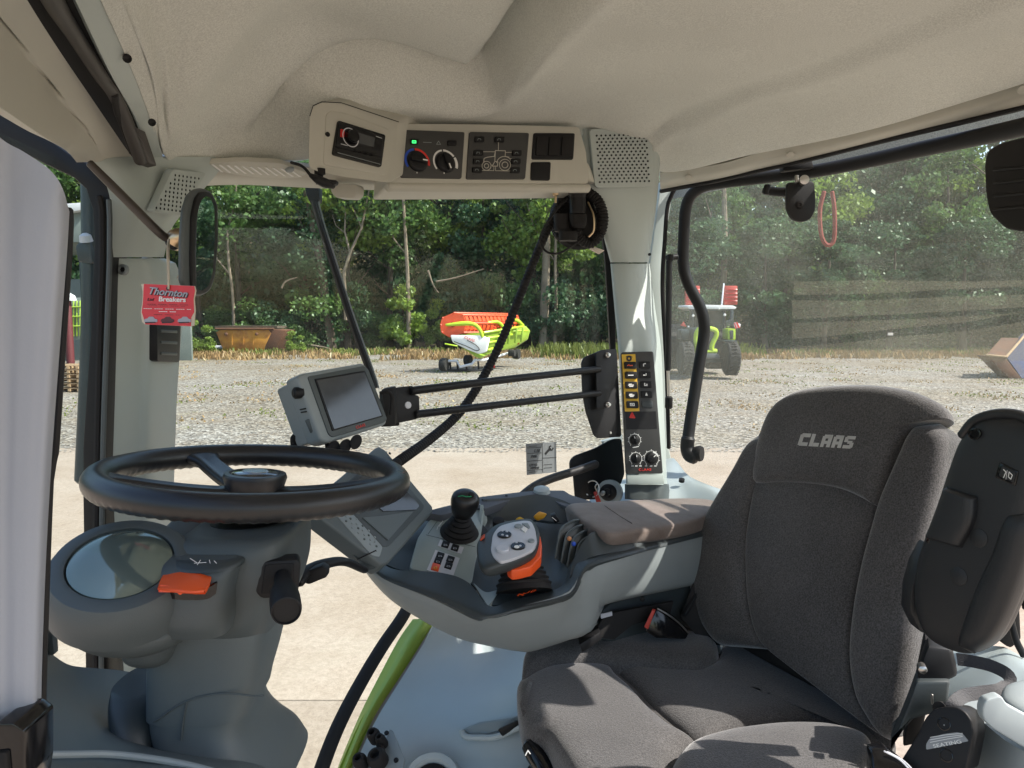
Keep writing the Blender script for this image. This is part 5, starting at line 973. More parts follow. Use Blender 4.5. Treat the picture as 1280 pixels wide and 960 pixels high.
prism('lower_back', [at(*p) for p in ((404, 652, 1.30), (448, 702, 1.28), (459, 716, 1.28), (482, 706, 1.30), (470, 690, 1.36), (420, 640, 1.36))], Vector((.01, .05, .01)), M['dgrey'], tm, bevel=.005)
tube('seam', [at(447, 699, 1.278), at(470, 688, 1.285)], .0012, M['black'], tm, seg=6)
lathe('screw', tpl.on(487, 567), tpl.n, [(.003, 0), (.003, .0015)], M['black'], tm, seg=8)
ind = T('handbrake_lever', 'black curved lever behind the steering column under the terminal', 'lever', at(400, 712, 1.2))
tube('lever', [at(372, 728, 1.1), at(384, 714, 1.13), at(405, 705, 1.16), at(430, 702, 1.2), at(455, 712, 1.25)], [.011, .011, .010, .009], M['black'], ind, n=24, seg=14, flat=.7)
prism('lever_foot', [at(x, y, 1.12) for x, y in rc([(380, 715), (402, 707), (409, 712), (408, 722), (386, 731), (379, 729)], 2)], Vector((0, .02, 0)), M['black'], ind, bevel=.003)

# ---- armrest console
ac = T('armrest_console', 'grey armrest console carrying joysticks, switches and lever slots', 'armrest console', at(640, 720, 1.5))
up_ = [(449, 690, 1.38), (470, 715, 1.355), (493, 729, 1.335), (546, 748, 1.30), (594, 771, 1.27), (612, 772, 1.27), (653, 761, 1.28), (704, 747, 1.30), (720, 735, 1.32), (731, 714, 1.35), (746, 704, 1.37), (790, 692, 1.43), (873, 671, 1.60), (897, 664, 1.70)]
dn_ = [(449, 700, 1.40), (462, 722, 1.39), (490, 751, 1.375), (535, 779, 1.36), (575, 798, 1.36), (612, 807, 1.36), (648, 813, 1.365), (668, 812, 1.37), (700, 802, 1.38), (735, 789, 1.39), (748, 768, 1.40), (760, 753, 1.42), (866, 730, 1.60), (897, 722, 1.70)]
mid = [tuple(np.array(a)*.5+np.array(b)*.5-np.array((0, 0, .012))) for a, b in zip(up_, dn_)]
bot = [(x+4, y-3, d+.06) for x, y, d in dn_]; bot2 = [(x+10, y-18, d+.2) for x, y, d in dn_]
sheet('shell', [up_, mid, dn_, bot, bot2], .006, M['grey'], ac, nu=110, nv=36)
# dark rim band that rings the tray
rim_i = [(452, 686, 1.40), (477, 703, 1.40), (496, 712, 1.375), (552, 716, 1.37), (585, 728, 1.35), (611, 757, 1.30), (640, 750, 1.32), (690, 738, 1.35), (706, 728, 1.37), (716, 702, 1.40), (728, 690, 1.43), (780, 680, 1.48), (868, 655, 1.64), (897, 648, 1.74)]
sheet('rim_band', [[(x, y+1, d-.003) for x, y, d in up_], [tuple(np.array(a)*.75+np.array(b)*.25+np.array((0, 0, -.007))) for a, b in zip(up_, rim_i)], rim_i], .008, M['inlay'], ac, nu=120, nv=14, lin=False)
# tray floor and walls
sheet('tray', [[(455, 690, 1.41), (500, 712, 1.40), (552, 714, 1.40), (590, 730, 1.37), (611, 756, 1.31), (650, 748, 1.34), (700, 735, 1.38), (716, 705, 1.41), (740, 690, 1.45)],
               [(470, 680, 1.46), (505, 690, 1.46), (552, 692, 1.46), (597, 700, 1.44), (625, 728, 1.39), (660, 728, 1.40), (695, 720, 1.42), (712, 695, 1.45), (740, 680, 1.49)],
               [(485, 665, 1.52), (520, 666, 1.52), (560, 666, 1.53), (602, 672, 1.53), (640, 690, 1.49), (668, 692, 1.50), (695, 690, 1.52), (712, 676, 1.54), (740, 668, 1.55)],
               [(505, 645, 1.60), (535, 642, 1.61), (565, 641, 1.62), (604, 645, 1.62), (640, 652, 1.62), (665, 652, 1.62), (690, 655, 1.61), (710, 655, 1.61), (740, 655, 1.61)]], .01, M['inlay'], ac, nu=60, nv=40)
# light side: panel with the first joystick
fpl = plane3((545, 726, 1.372), (602, 640, 1.60), (508, 700, 1.42))
plate('switch_deck', fpl.off(.004), rc([(511, 710), (522, 672), (536, 650), (552, 640), (600, 628), (606, 634), (604, 652), (590, 730), (572, 727), (528, 714)], 5), .012, M['seafoam'], ac, bevel=.003)
sheet('deck_slope', [[(604, 631, 1.60), (600, 660, 1.54), (594, 700, 1.45), (590, 726, 1.38)], [(606, 640, 1.61), (606, 670, 1.55), (612, 705, 1.45), (609, 756, 1.305)], [(610, 650, 1.62), (622, 680, 1.55), (636, 715, 1.44), (612, 757, 1.30)]], .006, M['seafoam'], ac, nu=24, nv=18)
line('deck_seam', fpl.off(.0042), [(533, 669), (594, 684)], .8, M['black'], ac); line('deck_seam', fpl.off(.0042), [(535, 668), (552, 644)], .6, M['inlay'], ac)
def c6(cx, cy): return (530+cx/6.4, 600+cy/6.4)
fq = fpl.off(.0045)
plate('switch_frame', fq, [c6(130, 480), c6(318, 542), c6(296, 594), c6(110, 528)], .002, M['silver'], ac, off=.001); plate('switch_frame', fq, [c6(92, 562), c6(285, 628), c6(222, 798), c6(22, 722)], .002, M['silver'], ac, off=.001)
def qd(name, cx, cy, m, w_=56, h_=46, t=.003):
    P = [(cx-w_/2+8, cy-h_/2-8), (cx+w_/2+8, cy-h_/2+9), (cx+w_/2-9, cy+h_/2+8), (cx-w_/2-9, cy+h_/2-9)]
    return plate(name, fq, rc([c6(*p) for p in P], .8), t+.001, m, ac, off=t, bevel=.0006)
for cx, cy in ((172, 522), (248, 548), (130, 610), (112, 655), (212, 640), (196, 692)):
    qd('rocker_switch', cx, cy, M['black']); line('symbol', fq.off(.0034), [c6(cx-13, cy+5), c6(cx-11, cy-6), c6(cx+9, cy-3), c6(cx+13, cy+6)], .5, M['silver'], ac, closed=True)
qd('orange_switch', 92, 704, M['orange'], 60, 54); line('symbol', fq.off(.0036), [c6(80, 700), c6(100, 695), c6(102, 712), c6(82, 714)], .8, M['yellow'], ac, closed=True)
line('print', fq, [c6(120, 375), c6(150, 330)], .8, M['white'], ac); line('print', fq, [c6(103, 400), c6(112, 372), c6(135, 345)], .7, M['white'], ac); line('print', fq, [c6(160, 352), c6(185, 330), c6(205, 322)], .7, M['white'], ac)
# first joystick: bellows and knob
j1 = T('gear_joystick', 'small black joystick with green print on a rubber bellows', 'joystick', at(574, 668, 1.54))
jb = at(574, 667, 1.515); jax = (at(579, 632, 1.49)-jb).normalized()
pf = []
for k in range(6):
    r_ = .038-.0055*k; z_ = k*.0095; pf += [(r_, z_), (r_+.0015, z_+.004), (r_-.003, z_+.0085)]
lathe('bellows', jb, jax, [(.041, -.006)]+pf, M['rubber'], j1, seg=32)
lathe('base_ring', jb+Vector((.012, .01, 0)), jax, [(.048, -.012), (.048, -.002), (.040, -.001)], M['black'], j1, seg=32)
lathe('stem', jb, jax, [(.012, .05), (.012, .085)], M['black'], j1, seg=16)
kc = at(580.5, 630, 1.49)
kn = lathe('knob', kc, jax+Vector((.08, -.1, 0)), [(.010, -.040), (.014, -.034), (.020, -.022), (.0245, -.006), (.026, .008), (.0245, .018), (.019, .0245), (.010, .0265), (.001, .027)], M['leather'], j1, seg=30, sx=1.1)
jt = Plane(kc+Vector((-.002, -.012, .0235)), (0, -.55, 1)); line('green_print', jt, [(573, 621.5), (578, 620.5), (583, 622), (589, 621.5)], 1.6, M['greenp'], j1, off=.002)
lathe('knob_button', kc+Vector((.014, -.012, .020)), (.35, -.5, 1), [(.006, 0), (.006, .004), (.003, .0055)], M['rubber'], j1, seg=16)
# second joystick: drive lever
j2 = T('drive_lever', 'multi-function drive lever with silver button face, orange collar and bellows', 'drive lever', at(655, 725, 1.36))
b0 = at(655, 733, 1.355); b1 = at(652, 690, 1.385); bx = (b1-b0).normalized(); pf = []
for k in range(7):
    r_ = .049-.0042*k; z_ = k*.0092; pf += [(r_, z_), (r_+.002, z_+.004), (r_-.003, z_+.008)]
lathe('bellows', b0, bx, [(.052, -.01)]+pf, M['rubber'], j2, seg=36, sx=1.0)
hpn = plane3((622, 690, 1.318), (676, 685, 1.33), (640, 655, 1.42))
def c7(x, y): return c6(x, y)
collar = [(660, 690), (760, 672), (850, 640), (925, 555), (942, 600), (940, 500), (932, 450), (905, 440)]
plate('orange_collar', hpn.off(-.014), rc([c6(662, 690), c6(700, 722), c6(760, 716), (c6(860, 690)), c6(935, 615), c6(944, 520), c6(930, 440), c6(905, 430), c6(700, 560)], 2), .020, M['orange'], j2, bevel=.004, bseg=3)
pillow('grip', hpn, [c6(*p) for p in ((425, 520), (470, 460), (560, 380), (660, 345), (780, 325), (860, 325), (900, 370), (925, 430), (915, 520), (880, 580), (800, 630), (700, 670), (600, 700), (520, 722), (465, 705), (430, 640))], .008, .022, M['inlay'], j2, n=80, m=12, p=9, q=2.2)
hq = hpn.off(.0075)
plate('silver_face', hq, rc([c6(*p) for p in ((532, 570), (550, 440), (600, 375), (700, 345), (800, 330), (860, 335), (890, 400), (905, 500), (880, 560), (800, 600), (700, 640), (610, 662), (560, 635))], 5, 5), .006, M['silver'], j2, off=.0022, bevel=.0015)
hr = hq.off(.0022)
def disc(name, cx, cy, r, m, h=.003, ring=None):
    o = hr.on(*c6(cx, cy)); x = hr.on(*c6(cx+r, cy)); R_ = (x-o).length
    return lathe(name, o, hr.n, [(R_, 0), (R_, h*.6), (R_*.9, h), (.001, h)], m, j2, seg=30)
disc('button_cluster', 643, 441, 58, M['gloss']); disc('button_cluster', 752, 533, 60, M['gloss']); disc('thumb_button', 627, 562, 55, M['silver'], .005); disc('small_button', 752, 374, 30, M['grey']); disc('small_button', 857, 492, 27, M['grey'])
arc('ring_print', hr, *c6(627, 562), 8.4, 0, 359, .5, M['ink'], j2, n=28)
for cx, cy in ((625, 418), (662, 425), (628, 452), (664, 460), (740, 512), (765, 505), (770, 540)): disc('cluster_key', cx, cy, 11, M['silver'], .0042)
disc('cluster_key', 742, 548, 22, M['white'], .004)
plate('small_key', hr, rc([c6(775, 400), c6(800, 376), c6(830, 395), c6(808, 425)], 1), .002, M['white'], j2, off=.002, bevel=.0006); plate('small_key', hr, rc([c6(780, 352), c6(830, 350), c6(850, 385), c6(835, 392)], 1), .002, M['grey'], j2, off=.002, bevel=.0006)
line('side_print', hpn.off(.002), [c6(430, 640), c6(510, 620)], .5, M['black'], j2)
prism('side_key', [at(*c6(x, y), 1.345) for x, y in ((448, 480), (480, 455), (486, 462), (452, 492))], Vector((0, .02, 0)), M['orange'], j2, bevel=.001)
for s, x, y, h, m in (('eco', 0, 0, 0, None),)[:0]: pass
bpl = plane3((648, 744, 1.312), (671, 738, 1.325), (655, 733, 1.345))
line('orange_script', bpl.off(.006), [c6(750, 930), c6(765, 915), c6(790, 925), c6(800, 908)], 1.9, M['orange'], ac); line('orange_script', bpl.off(.006), [c6(805, 912), c6(830, 905), c6(850, 890)], 1.6, M['orange'], ac); line('orange_script', bpl.off(.006), [c6(855, 902), c6(872, 885), c6(895, 883), c6(880, 895)], 1.5, M['orange'], ac, closed=True)
# rear wall, ledge and paddles of the tray
sheet('tray_back_wall', [[(604, 624, 1.64), (640, 622, 1.67), (672, 618, 1.70), (700, 624, 1.69), (722, 634, 1.66), (740, 640, 1.63)], [(604, 648, 1.635), (640, 652, 1.63), (672, 650, 1.63), (700, 654, 1.62), (722, 660, 1.61), (740, 664, 1.60)]], .01, M['inlay'], ac, nu=30, nv=8, lin=True)
led = plane3((600, 622, 1.66), (700, 616, 1.74), (740, 636, 1.66))
plate('rear_ledge', led, rc([(528, 640), (560, 632), (600, 621), (650, 615), (672, 613), (705, 613), (712, 618), (740, 627), (742, 634), (716, 637), (700, 630), (690, 624), (668, 621), (640, 624), (606, 636), (590, 634), (552, 644)], 3), .018, pm('ledge_plastic', (.085, .09, .105), .6, bump=.4, bscale=700), ac, bevel=.003)
lathe('ledge_cap', led.on(677, 615)+led.n*.002, (0, -.2, 1), [(.020, -.004), (.018, .006), (.010, .010), (.001, .0105)], M['lgrey'], ac, seg=24)
for x, y in ((607, 626), (633, 620)): lathe('ledge_screw', led.on(x, y), led.n, [(.003, 0), (.003, .002)], M['black'], ac, seg=8)
prism('yellow_paddle', [at(x, y, 1.58) for x, y in ((645, 648), (650, 645.5), (658, 650), (656, 655), (644, 652))], Vector((0, .02, -.01)), M['yellow'], ac, bevel=.002)
prism('yellow_knob', [at(x, y, 1.585) for x, y in ((667, 645), (674, 639), (684, 642), (680, 648), (672, 651), (668, 648))], Vector((0, .025, -.008)), pm('amber', (.75, .36, .03), .4), ac, bevel=.003)
lathe('tray_knob', at(623, 652, 1.56), (0, -.4, 1), [(.012, -.01), (.012, .004), (.002, .006)], M['rubber'], ac, seg=18); prism('tray_switch', [at(x, y, 1.58) for x, y in ((688, 645), (694, 643), (700, 652), (694, 655))], Vector((0, .02, 0)), M['black'], ac, bevel=.002)
line('print', plane3((688, 645, 1.578), (700, 652, 1.578), (694, 640, 1.59)), [(690, 647), (695, 651)], .8, M['white'], ac)
# lever slots: four curved fins
for k in range(4):
    ox = k*7.6; oy = k*6.2
    V = [at(*p) for p in ((694+ox, 698+oy*.9, 1.44-.012*k), (699+ox, 668+oy, 1.47-.012*k), (704+ox, 658+oy, 1.49-.012*k), (716+ox, 651+oy, 1.51-.012*k), (724+ox, 650+oy, 1.53-.012*k), (726+ox, 676+oy*.5, 1.50-.012*k), (706+ox, 706+oy*.6, 1.44-.012*k))]
    prism('lever_fin', V, Vector((.003, .008, -.002)), M['inlay'], ac, bevel=.0015)
    tube('fin_edge', [V[0], V[1], V[2], V[3], V[4]], .0022, M['dgrey2'], ac, n=14, seg=8)
for k in range(3): prism('hydraulic_lever', [at(*p) for p in ((700+k*7.6, 700+k*5, 1.445-.012*k), (704+k*7.6, 672+k*6, 1.47-.012*k), (708+k*7.6, 664+k*6, 1.475-.012*k), (712+k*7.6, 668+k*6, 1.475-.012*k), (706+k*7.6, 702+k*5, 1.445-.012*k))], Vector((.004, .01, 0)), M['black'], ac, bevel=.001)
lathe('lever_tip', at(711.5, 673.5, 1.435), (0, -1, .4), [(.0035, 0), (.0045, .003), (.002, .006)], pm('copper_tip', (.6, .25, .1), .4), ac, seg=12); lathe('lever_tip', at(717, 680, 1.425), (0, -1, .4), [(.0035, 0), (.0045, .003), (.002, .006)], M['blue'], ac, seg=12)
# solid side beside the pad
sheet('console_side', [[(716, 700, 1.395), (730, 676, 1.43), (745, 664, 1.46), (800, 662, 1.52), (897, 640, 1.72)], [(712, 722, 1.36), (732, 700, 1.385), (748, 694, 1.40), (800, 684, 1.47), (897, 660, 1.70)]], .01, M['inlay'], ac, nu=40, nv=8, lin=True)
# ---- armrest pad
ap = T('armrest_pad', 'worn brown fabric armrest pad beside the seat', 'armrest', at(800, 645, 1.6))
padp = plane3((760, 660, 1.50), (890, 640, 1.70), (790, 628, 1.74))
def padfn(q, t, x, y): return q
bolster('cushion', padp, [(706, 636), (720, 633), (760, 630), (820, 627), (860, 626), (885, 628), (902, 634)], [(712, 643), (727, 655), (759, 671), (800, 667), (840, 661), (872, 653), (898, 641)], .012, .034, M['worn'], ap, n=70, m=14, tip=.07, tip2=.02, e=.55)
padq = padp.off(.0125)
tube('seam', [padq.on(756, 632), padq.on(775, 645), padq.on(790, 654)]+[], .0009, M['worn'], ap, n=12, seg=6)
# ================================================================== STEERING
stw = T('steering_wheel', 'black steering wheel with three spokes seen almost edge-on', 'steering wheel', (-.355, 1.0, CAMZ-.226))
wn = Vector((.057, .045, 1)).normalized(); wc = Vector((-.340, 1.0, CAMZ-.2225)); wx = Vector((1, 0, -.057)).normalized(); wx = (wx-wn*wx.dot(wn)).normalized(); wy = wn.cross(wx)
RW = .187; G = []
for i in range(240):
    a = i/240*2*PI; d = wx*math.cos(a)+wy*math.sin(a); ring = []
    for q in range(22):
        b = q/22*2*PI; r_ = .0165
        if math.sin(b) < -.25: r_ *= 1+.05*math.sin(a*84)*min(1, (-math.sin(b)-.25)*3)
        ring.append(wc+d*(RW+math.cos(b)*r_*1.02)+wn*math.sin(b)*r_)
    G.append(ring)
G.append(G[0]); grid('rim', G, M['leather'], stw, closed_u=True, ang=80)
def spoke(ang, w0, w1, dz=-.012):
    d = wx*math.cos(ang)+wy*math.sin(ang); s = wn.cross(d); rows = []
    for t in np.linspace(0, 1, 14):
        r_ = .03+(RW-.008-.03)*t; w_ = w0+(w1-w0)*t+.018*max(0, t-.82)**1*4; zz = -.020+.022*t**1.5; ring = []
        for q in range(16):
            b = q/16*2*PI; cx = math.copysign(abs(math.cos(b))**.6, math.cos(b)); cy = math.copysign(abs(math.sin(b))**.6, math.sin(b))
            gr = -.004*max(0, 1-abs(cx)*2.2) if cy > .3 and .1 < t < .9 else 0
            ring.append(wc+d*r_+s*cx*w_+wn*(zz+cy*.0075+gr))
        rows.append(ring)
    grid('spoke', rows, M['leather'], stw, closed_u=True, caps=True, ang=60)
spoke(math.radians(134), .021, .016); spoke(math.radians(2), .020, .017); spoke(math.radians(205), .016, .013)
lathe('hub', wc, wn, [(.046, -.052), (.046, -.036), (.036, -.026), (.037, -.014), (.041, .0), (.039, .005), (.033, .006), (.031, .003), (.001, .003)], M['leather'], stw, seg=48)
lathe('hub_cap', wc, wn, [(.030, .0028), (.030, .0050), (.026, .0072), (.001, .0080)], pm('cap_black', (.012, .012, .014), .15, coat=1), stw, seg=40)
hcp = Plane(wc+wn*.0079, wn); lathe('cap_emblem', wc, wn, [(.017, .0076), (.016, .0086), (.001, .0088)], pm('cap_silver', (.35, .37, .42), .25, metal=.7), stw, seg=32)
# ---- column
co = T('steering_column', 'dark grey steering column with round instrument pod and orange tilt tab', 'steering column', at(280, 930, .98))
stack('neck', [(264, 353, 650, 1.0, .044), (263, 354, 672, 1.0, .045), (258, 358, 678, 1.0, .048)], M['black'], co, nv=8, e=1)
stack('head', [(250, 372, 668, .985, .060), (232, 382, 671, .985, .078), (215, 387, 680, .985, .092), (206, 388, 700, .985, .098), (203, 387, 730, .985, .098), (199, 381, 757, .985, .096), (195, 374, 775, .985, .094), (190, 366, 790, .985, .088), (180, 362, 797, .985, .08)], M['dgrey'], co, nv=44, e=.5, seg=64, front=.8)
stack('shaft_cover', [(182, 362, 776, .98, .082), (179, 359, 800, .98, .082), (176, 350, 845, .98, .08), (176, 341, 880, .98, .08), (176, 337, 900, .98, .08)], M['dgrey2'], co, nv=30, e=.45, seg=64, front=.8)
stack('shaft_base', [(177, 342, 868, .981, .0775), (178, 335, 890, .981, .079), (180, 332, 915, .98, .08), (184, 338, 935, .98, .085), (186, 352, 960, .98, .095), (180, 372, 990, .98, .11), (176, 385, 1020, .98, .12)], M['dgrey2'], co, nv=30, e=.5, seg=64, front=.8)
tube('cover_seam', [at(x, y, Y) for x, y, Y in ((192, 902, .9005), (202, 896, .8995), (216, 886, .899), (235, 876, .899), (260, 869, .899), (290, 867, .899), (318, 870, .9005), (330, 869, .903))], .0012, M['dgrey'], co, n=40, seg=8)
tube('cover_seam', [at(233, 878, .899), at(229, 900, .899), at(226, 925, .898)], .0012, M['dgrey'], co, n=10, seg=8)
# grooved fairing to the left of the neck
stack('left_fairing', [(222, 252, 645, 1.02, .02), (212, 262, 655, 1.01, .035), (203, 268, 668, 1.0, .05), (198, 262, 690, 1.0, .06), (200, 255, 705, 1.0, .06)], M['dgrey2'], co, nv=20, e=.8)
# switch tower with the pictogram and the orange tab
stack('tab_housing', [(216, 302, 690, .90, .02), (207, 306, 697, .895, .035), (201, 300, 712, .888, .04), (198, 294, 735, .885, .042), (198, 293, 765, .885, .042), (202, 290, 784, .888, .036)], M['dgrey'], co, nv=30, e=.6, seg=48)
sm = plane3((222, 708, .857), (296, 700, .872), (250, 697, .90))
stack('pictogram_plate', [(222, 304, 694, .892, .030), (218, 306, 699, .888, .034), (218, 305, 704, .886, .035)], M['inlay'], co, nv=6, e=.9)
pgp = hplane(at(260, 696, .885).z-CAMZ+.004)
for pts in (((238, 698), (246, 703)), ((243, 704), (258, 703)), ((247, 706), (251, 700)), ((262, 700), (263, 704)), ((268, 701), (271, 704))): line('pictogram', Plane(at(250, 702, .852), (0, -1, .35)), pts, .6, M['white'], co)
sheet('tab_slot', [[(203, 736, .842), (230, 738, .838), (258, 735, .840), (272, 728, .846)], [(205, 748, .842), (232, 750, .838), (258, 749, .840), (270, 742, .846)]], .004, M['gloss'], co, nu=16, nv=4, lin=True)
tbp = plane3((198, 735, .822), (255, 739, .818), (207, 714, .862))
sheet('orange_tab', [[(208, 712, .868), (225, 709.5, .866), (245, 710, .866), (261, 713, .868)], [(201, 724, .844), (222, 723, .840), (245, 723, .840), (264, 724, .846)], [(197, 735, .822), (218, 737, .818), (240, 739, .818), (256, 738, .822)], [(197, 737, .823), (218, 740, .821), (240, 742, .821), (254, 741, .824)]], .006, M['orange'], co, nu=24, nv=18)
prism('tab_point', [at(x, y, .826) for x, y in ((219, 739), (231, 740), (225, 744))], Vector((0, .004, 0)), M['orange'], co)
prism('slot_cover', [at(x, y, .846) for x, y in ((243, 735), (258, 732), (258, 746), (243, 748))], Vector((0, .01, 0)), M['black'], co, bevel=.001)
# instrument pod
po = at(151, 705, .865); pn = Vector((.16, -.42, .90)).normalized()
pod = lathe('instrument_pod', po, pn, [(.0565, -.004), (.0575, .003), (.062, .0045), (.074, .001), (.080, -.008), (.0835, -.020), (.084, -.036), (.0835, -.050), (.0815, -.052)], M['dgrey'], co, seg=64)
pc = po-pn*.05+Vector((.012, .012, -.0))
G = []
for t, (r_, h) in enumerate(((.0825, -.001), (.0835, -.005), (.0815, -.017), (.0735, -.030), (.057, -.042), (.033, -.048), (.001, -.050))):
    sh = Vector((.02*t/6*1.5, .02*t/6, 0)); x_ = Vector((1, 0, 0)); x_ = (x_-pn*x_.dot(pn)).normalized(); y_ = pn.cross(x_)
    G.append([po-pn*.05+pn*h+sh+(x_*math.cos(q*2*PI/64)+y_*math.sin(q*2*PI/64))*r_ for q in range(64)])
grid('pod_bowl', G, M['dgrey'], co, closed_u=True, caps=True, ang=60)
lathe('dial_glass', po, pn, [(.0562, -.003), (.0550, .0020), (.047, .0062), (.036, .0095), (.024, .0118), (.012, .013), (.001, .0134)], M['lens'], co, seg=56)
stack('pod_bridge', [(170, 236, 742, .90, .035), (160, 232, 765, .90, .05), (160, 226, 790, .90, .05), (168, 224, 808, .91, .05), (178, 220, 817, .92, .04)], M['dgrey'], co, nv=20, e=.7)
prism('glass_catch', [at(x, y, .845) for x, y in ((188, 735), (200, 732), (202, 738), (196, 747), (188, 747))], Vector((0, .01, 0)), M['lgrey'], co, bevel=.002)
tube('pod_notch', [at(61, 730, .83), at(62, 745, .83)], .003, M['inlay'], co, seg=8)
# stalk
pl5 = plane3((325, 700, .893), (376, 703, .905), (320, 748, .89))
plate('stalk_boot', pl5, rc([(328, 702), (372, 699), (376, 706), (373, 740), (365, 748), (326, 749), (318, 740), (320, 712)], 5), .03, M['black'], co, bevel=.004)
plate('boot_inner', pl5.off(.002), rc([(331, 706), (368, 704), (366, 740), (326, 744)], 4), .01, M['rubber'], co, bevel=.002)
lathe('stalk', at(353, 722, .895), at(358, 764, .812)-at(353, 722, .895), [(.009, -.01), (.0105, .012), (.0125, .030), (.0158, .042), (.0170, .060), (.0170, .082), (.0162, .088), (.0150, .0885), (.0142, .086), (.001, .086)], M['black'], co, seg=32)
skp = Plane(at(353, 735, .855), (0, -1, .5))
for y in (728, 731.5, 735, 738.5): line('stalk_print', Plane(at(352, y, .855), (-.2, -1, .6)), [(350, y), (354, y-.6)], .8, M['white'], co)
# ================================================================== SEAT
se = T('driver_seat', 'dark charcoal fabric driver seat with pale grey lettering on the headrest', 'driver seat', (.35, 1.35, 1.85))
bk = plane3((912, 807, 1.52), (1115, 923, 1.20), (965, 520, 1.60))
bolster('backrest_shell', bk.off(-.05), [(962, 520), (925, 600), (890, 680), (888, 730), (896, 780), (925, 806)], [(1160, 530), (1150, 640), (1140, 700), (1136, 800), (1124, 880), (1100, 905)], .03, .05, M['rubber'], se, tip=.05)
bolster('center_panel', bk, [(952, 560), (948, 610), (939, 670), (939, 722), (943, 760), (952, 792), (966, 812)], [(1112, 590), (1101, 645), (1085, 706), (1074, 760), (1070, 820), (1078, 868), (1114, 926)], .030, .05, M['seat'], se, n=80, m=30, e=.42, tip=.03, tip2=.06)
bolster('side_bolster', bk.off(.0), [(948, 545), (926, 588), (899, 631), (880, 663), (872, 692), (870, 724), (874, 752), (886, 780), (902, 803), (912, 808)], [(985, 560), (958, 600), (945, 640), (942, 680), (941, 722), (943, 752), (949, 778), (957, 796), (966, 812)], .040, .05, M['seat'], se, n=80, m=20, e=.62, tip=.10)
bolster('side_bolster', bk.off(.008), [(1150, 532), (1128, 580), (1108, 625), (1096, 665), (1084, 710), (1074, 765), (1070, 820), (1078, 868), (1096, 900), (1112, 925)], [(1176, 530), (1189, 552), (1186, 590), (1176, 631), (1164, 680), (1156, 730), (1150, 800), (1143, 855), (1139, 886), (1122, 922)], .038, .075, M['seat'], se, n=90, m=26, e=.62, tip=.07, tip2=.10)
hd_o = [(944, 600), (946, 572), (951, 548), (958, 527), (967, 511), (981, 498), (1000, 489), (1030, 484), (1060, 482), (1090, 482), (1120, 485), (1145, 491), (1166, 500), (1178, 508), (1185, 518), (1184, 525), (1168, 527), (1150, 532), (1138, 541), (1128, 556), (1119, 578), (1111, 604), (1105, 624), (1100, 633), (1094, 631), (1080, 623), (1060, 614), (1035, 608), (1005, 605), (975, 604), (955, 605)]
hdpl = bk.off(.022)
pillow('headrest', hdpl, hd_o, .028, .06, M['seat'], se, n=130, m=22, p=8, q=2.0, c=(1050, 552))
lpn = hdpl.off(.0272)
# block lettering woven on the headrest, each letter cut from strokes
def blk(x0, segs, wl=11.5):
    for (a, b, c, d) in segs:
        P = [(a, b), (c, b), (c, d), (a, d)]
        Q = [(997+x0+px*wl/10+(10-py)*.5, 541.5+py*1.55+(x0+px)*.06) for px, py in P]
        prism('lettering', [lpn.on(*q)+lpn.n*.0010 for q in Q], -lpn.n*.0022, M['ltext'], se)
Lc = [(1.5, 0, 10, 3), (0, 1, 3.6, 9.5), (1.5, 7.2, 9.5, 10)]
LL = [(0, 0, 3.6, 10), (3.8, 7, 9.5, 10)]
LA = [(1.5, 0, 8, 3), (0, 1.2, 3.4, 10), (6, 0, 9.6, 10), (3.5, 5, 5.9, 7.4)]
LS = [(1.5, 0, 10, 2.6), (0, .8, 3.4, 5), (3.5, 3.8, 8, 6.2), (6, 5.2, 9.6, 9.2), (0, 7.4, 8.2, 10)]
for i, L_ in enumerate((Lc, LL, LA, LA, LS)): blk(i*14.0, L_, 12.6)
cu = hplane(-.735)
cush_o = [(648, 880), (650, 862), (658, 846), (674, 838), (700, 832), (760, 834), (830, 838), (888, 838), (900, 828), (896, 812), (912, 806), (950, 812), (1000, 830), (1060, 860), (1108, 910), (1120, 935), (1110, 960), (1060, 1000), (960, 1060), (860, 1080), (760, 1050), (716, 975), (690, 935), (668, 920), (660, 905)]
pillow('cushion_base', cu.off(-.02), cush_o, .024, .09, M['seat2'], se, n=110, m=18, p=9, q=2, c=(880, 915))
# front panel and rear panel meet at the slanting seam
pillow('front_panel', cu, [(646, 870), (650, 856), (664, 845), (690, 836), (725, 834.5), (757, 836), (770, 850), (790, 868), (810, 891), (840, 917), (871, 937), (850, 952), (835, 990), (830, 1040), (770, 1050), (722, 985), (700, 950), (682, 925), (662, 916), (650, 900)], .030, .10, M['seat'], se, n=110, m=18, p=7, q=2.1, c=(745, 915))
pillow('rear_panel', cu.off(-.004), [(758, 836), (800, 841), (850, 845), (880, 842), (896, 834), (904, 818), (916, 811), (940, 812), (985, 832), (1030, 858), (1080, 895), (1108, 925), (1095, 945), (1070, 922), (1030, 912), (975, 914), (915, 924), (874, 937), (845, 916), (815, 890), (795, 868), (775, 850)], .030, .06, M['seat'], se, n=110, m=18, p=8, q=2.1, c=(925, 872))
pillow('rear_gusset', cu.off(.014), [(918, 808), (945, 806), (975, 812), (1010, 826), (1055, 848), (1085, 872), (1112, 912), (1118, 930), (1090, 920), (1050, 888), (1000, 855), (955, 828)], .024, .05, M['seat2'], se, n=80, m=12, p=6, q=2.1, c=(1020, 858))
bolster('thigh_bolster', cu.off(.012), [(652, 853), (656, 832), (674, 813), (710, 802), (752, 795), (797, 794), (837, 798), (871, 805), (892, 813), (899, 824)], [(656, 855), (682, 842), (705, 837), (732, 835), (760, 838), (790, 840), (824, 844), (855, 846), (878, 845), (897, 832)], .042, .10, M['seat'], se, n=80, m=20, e=.7, tip=.12)
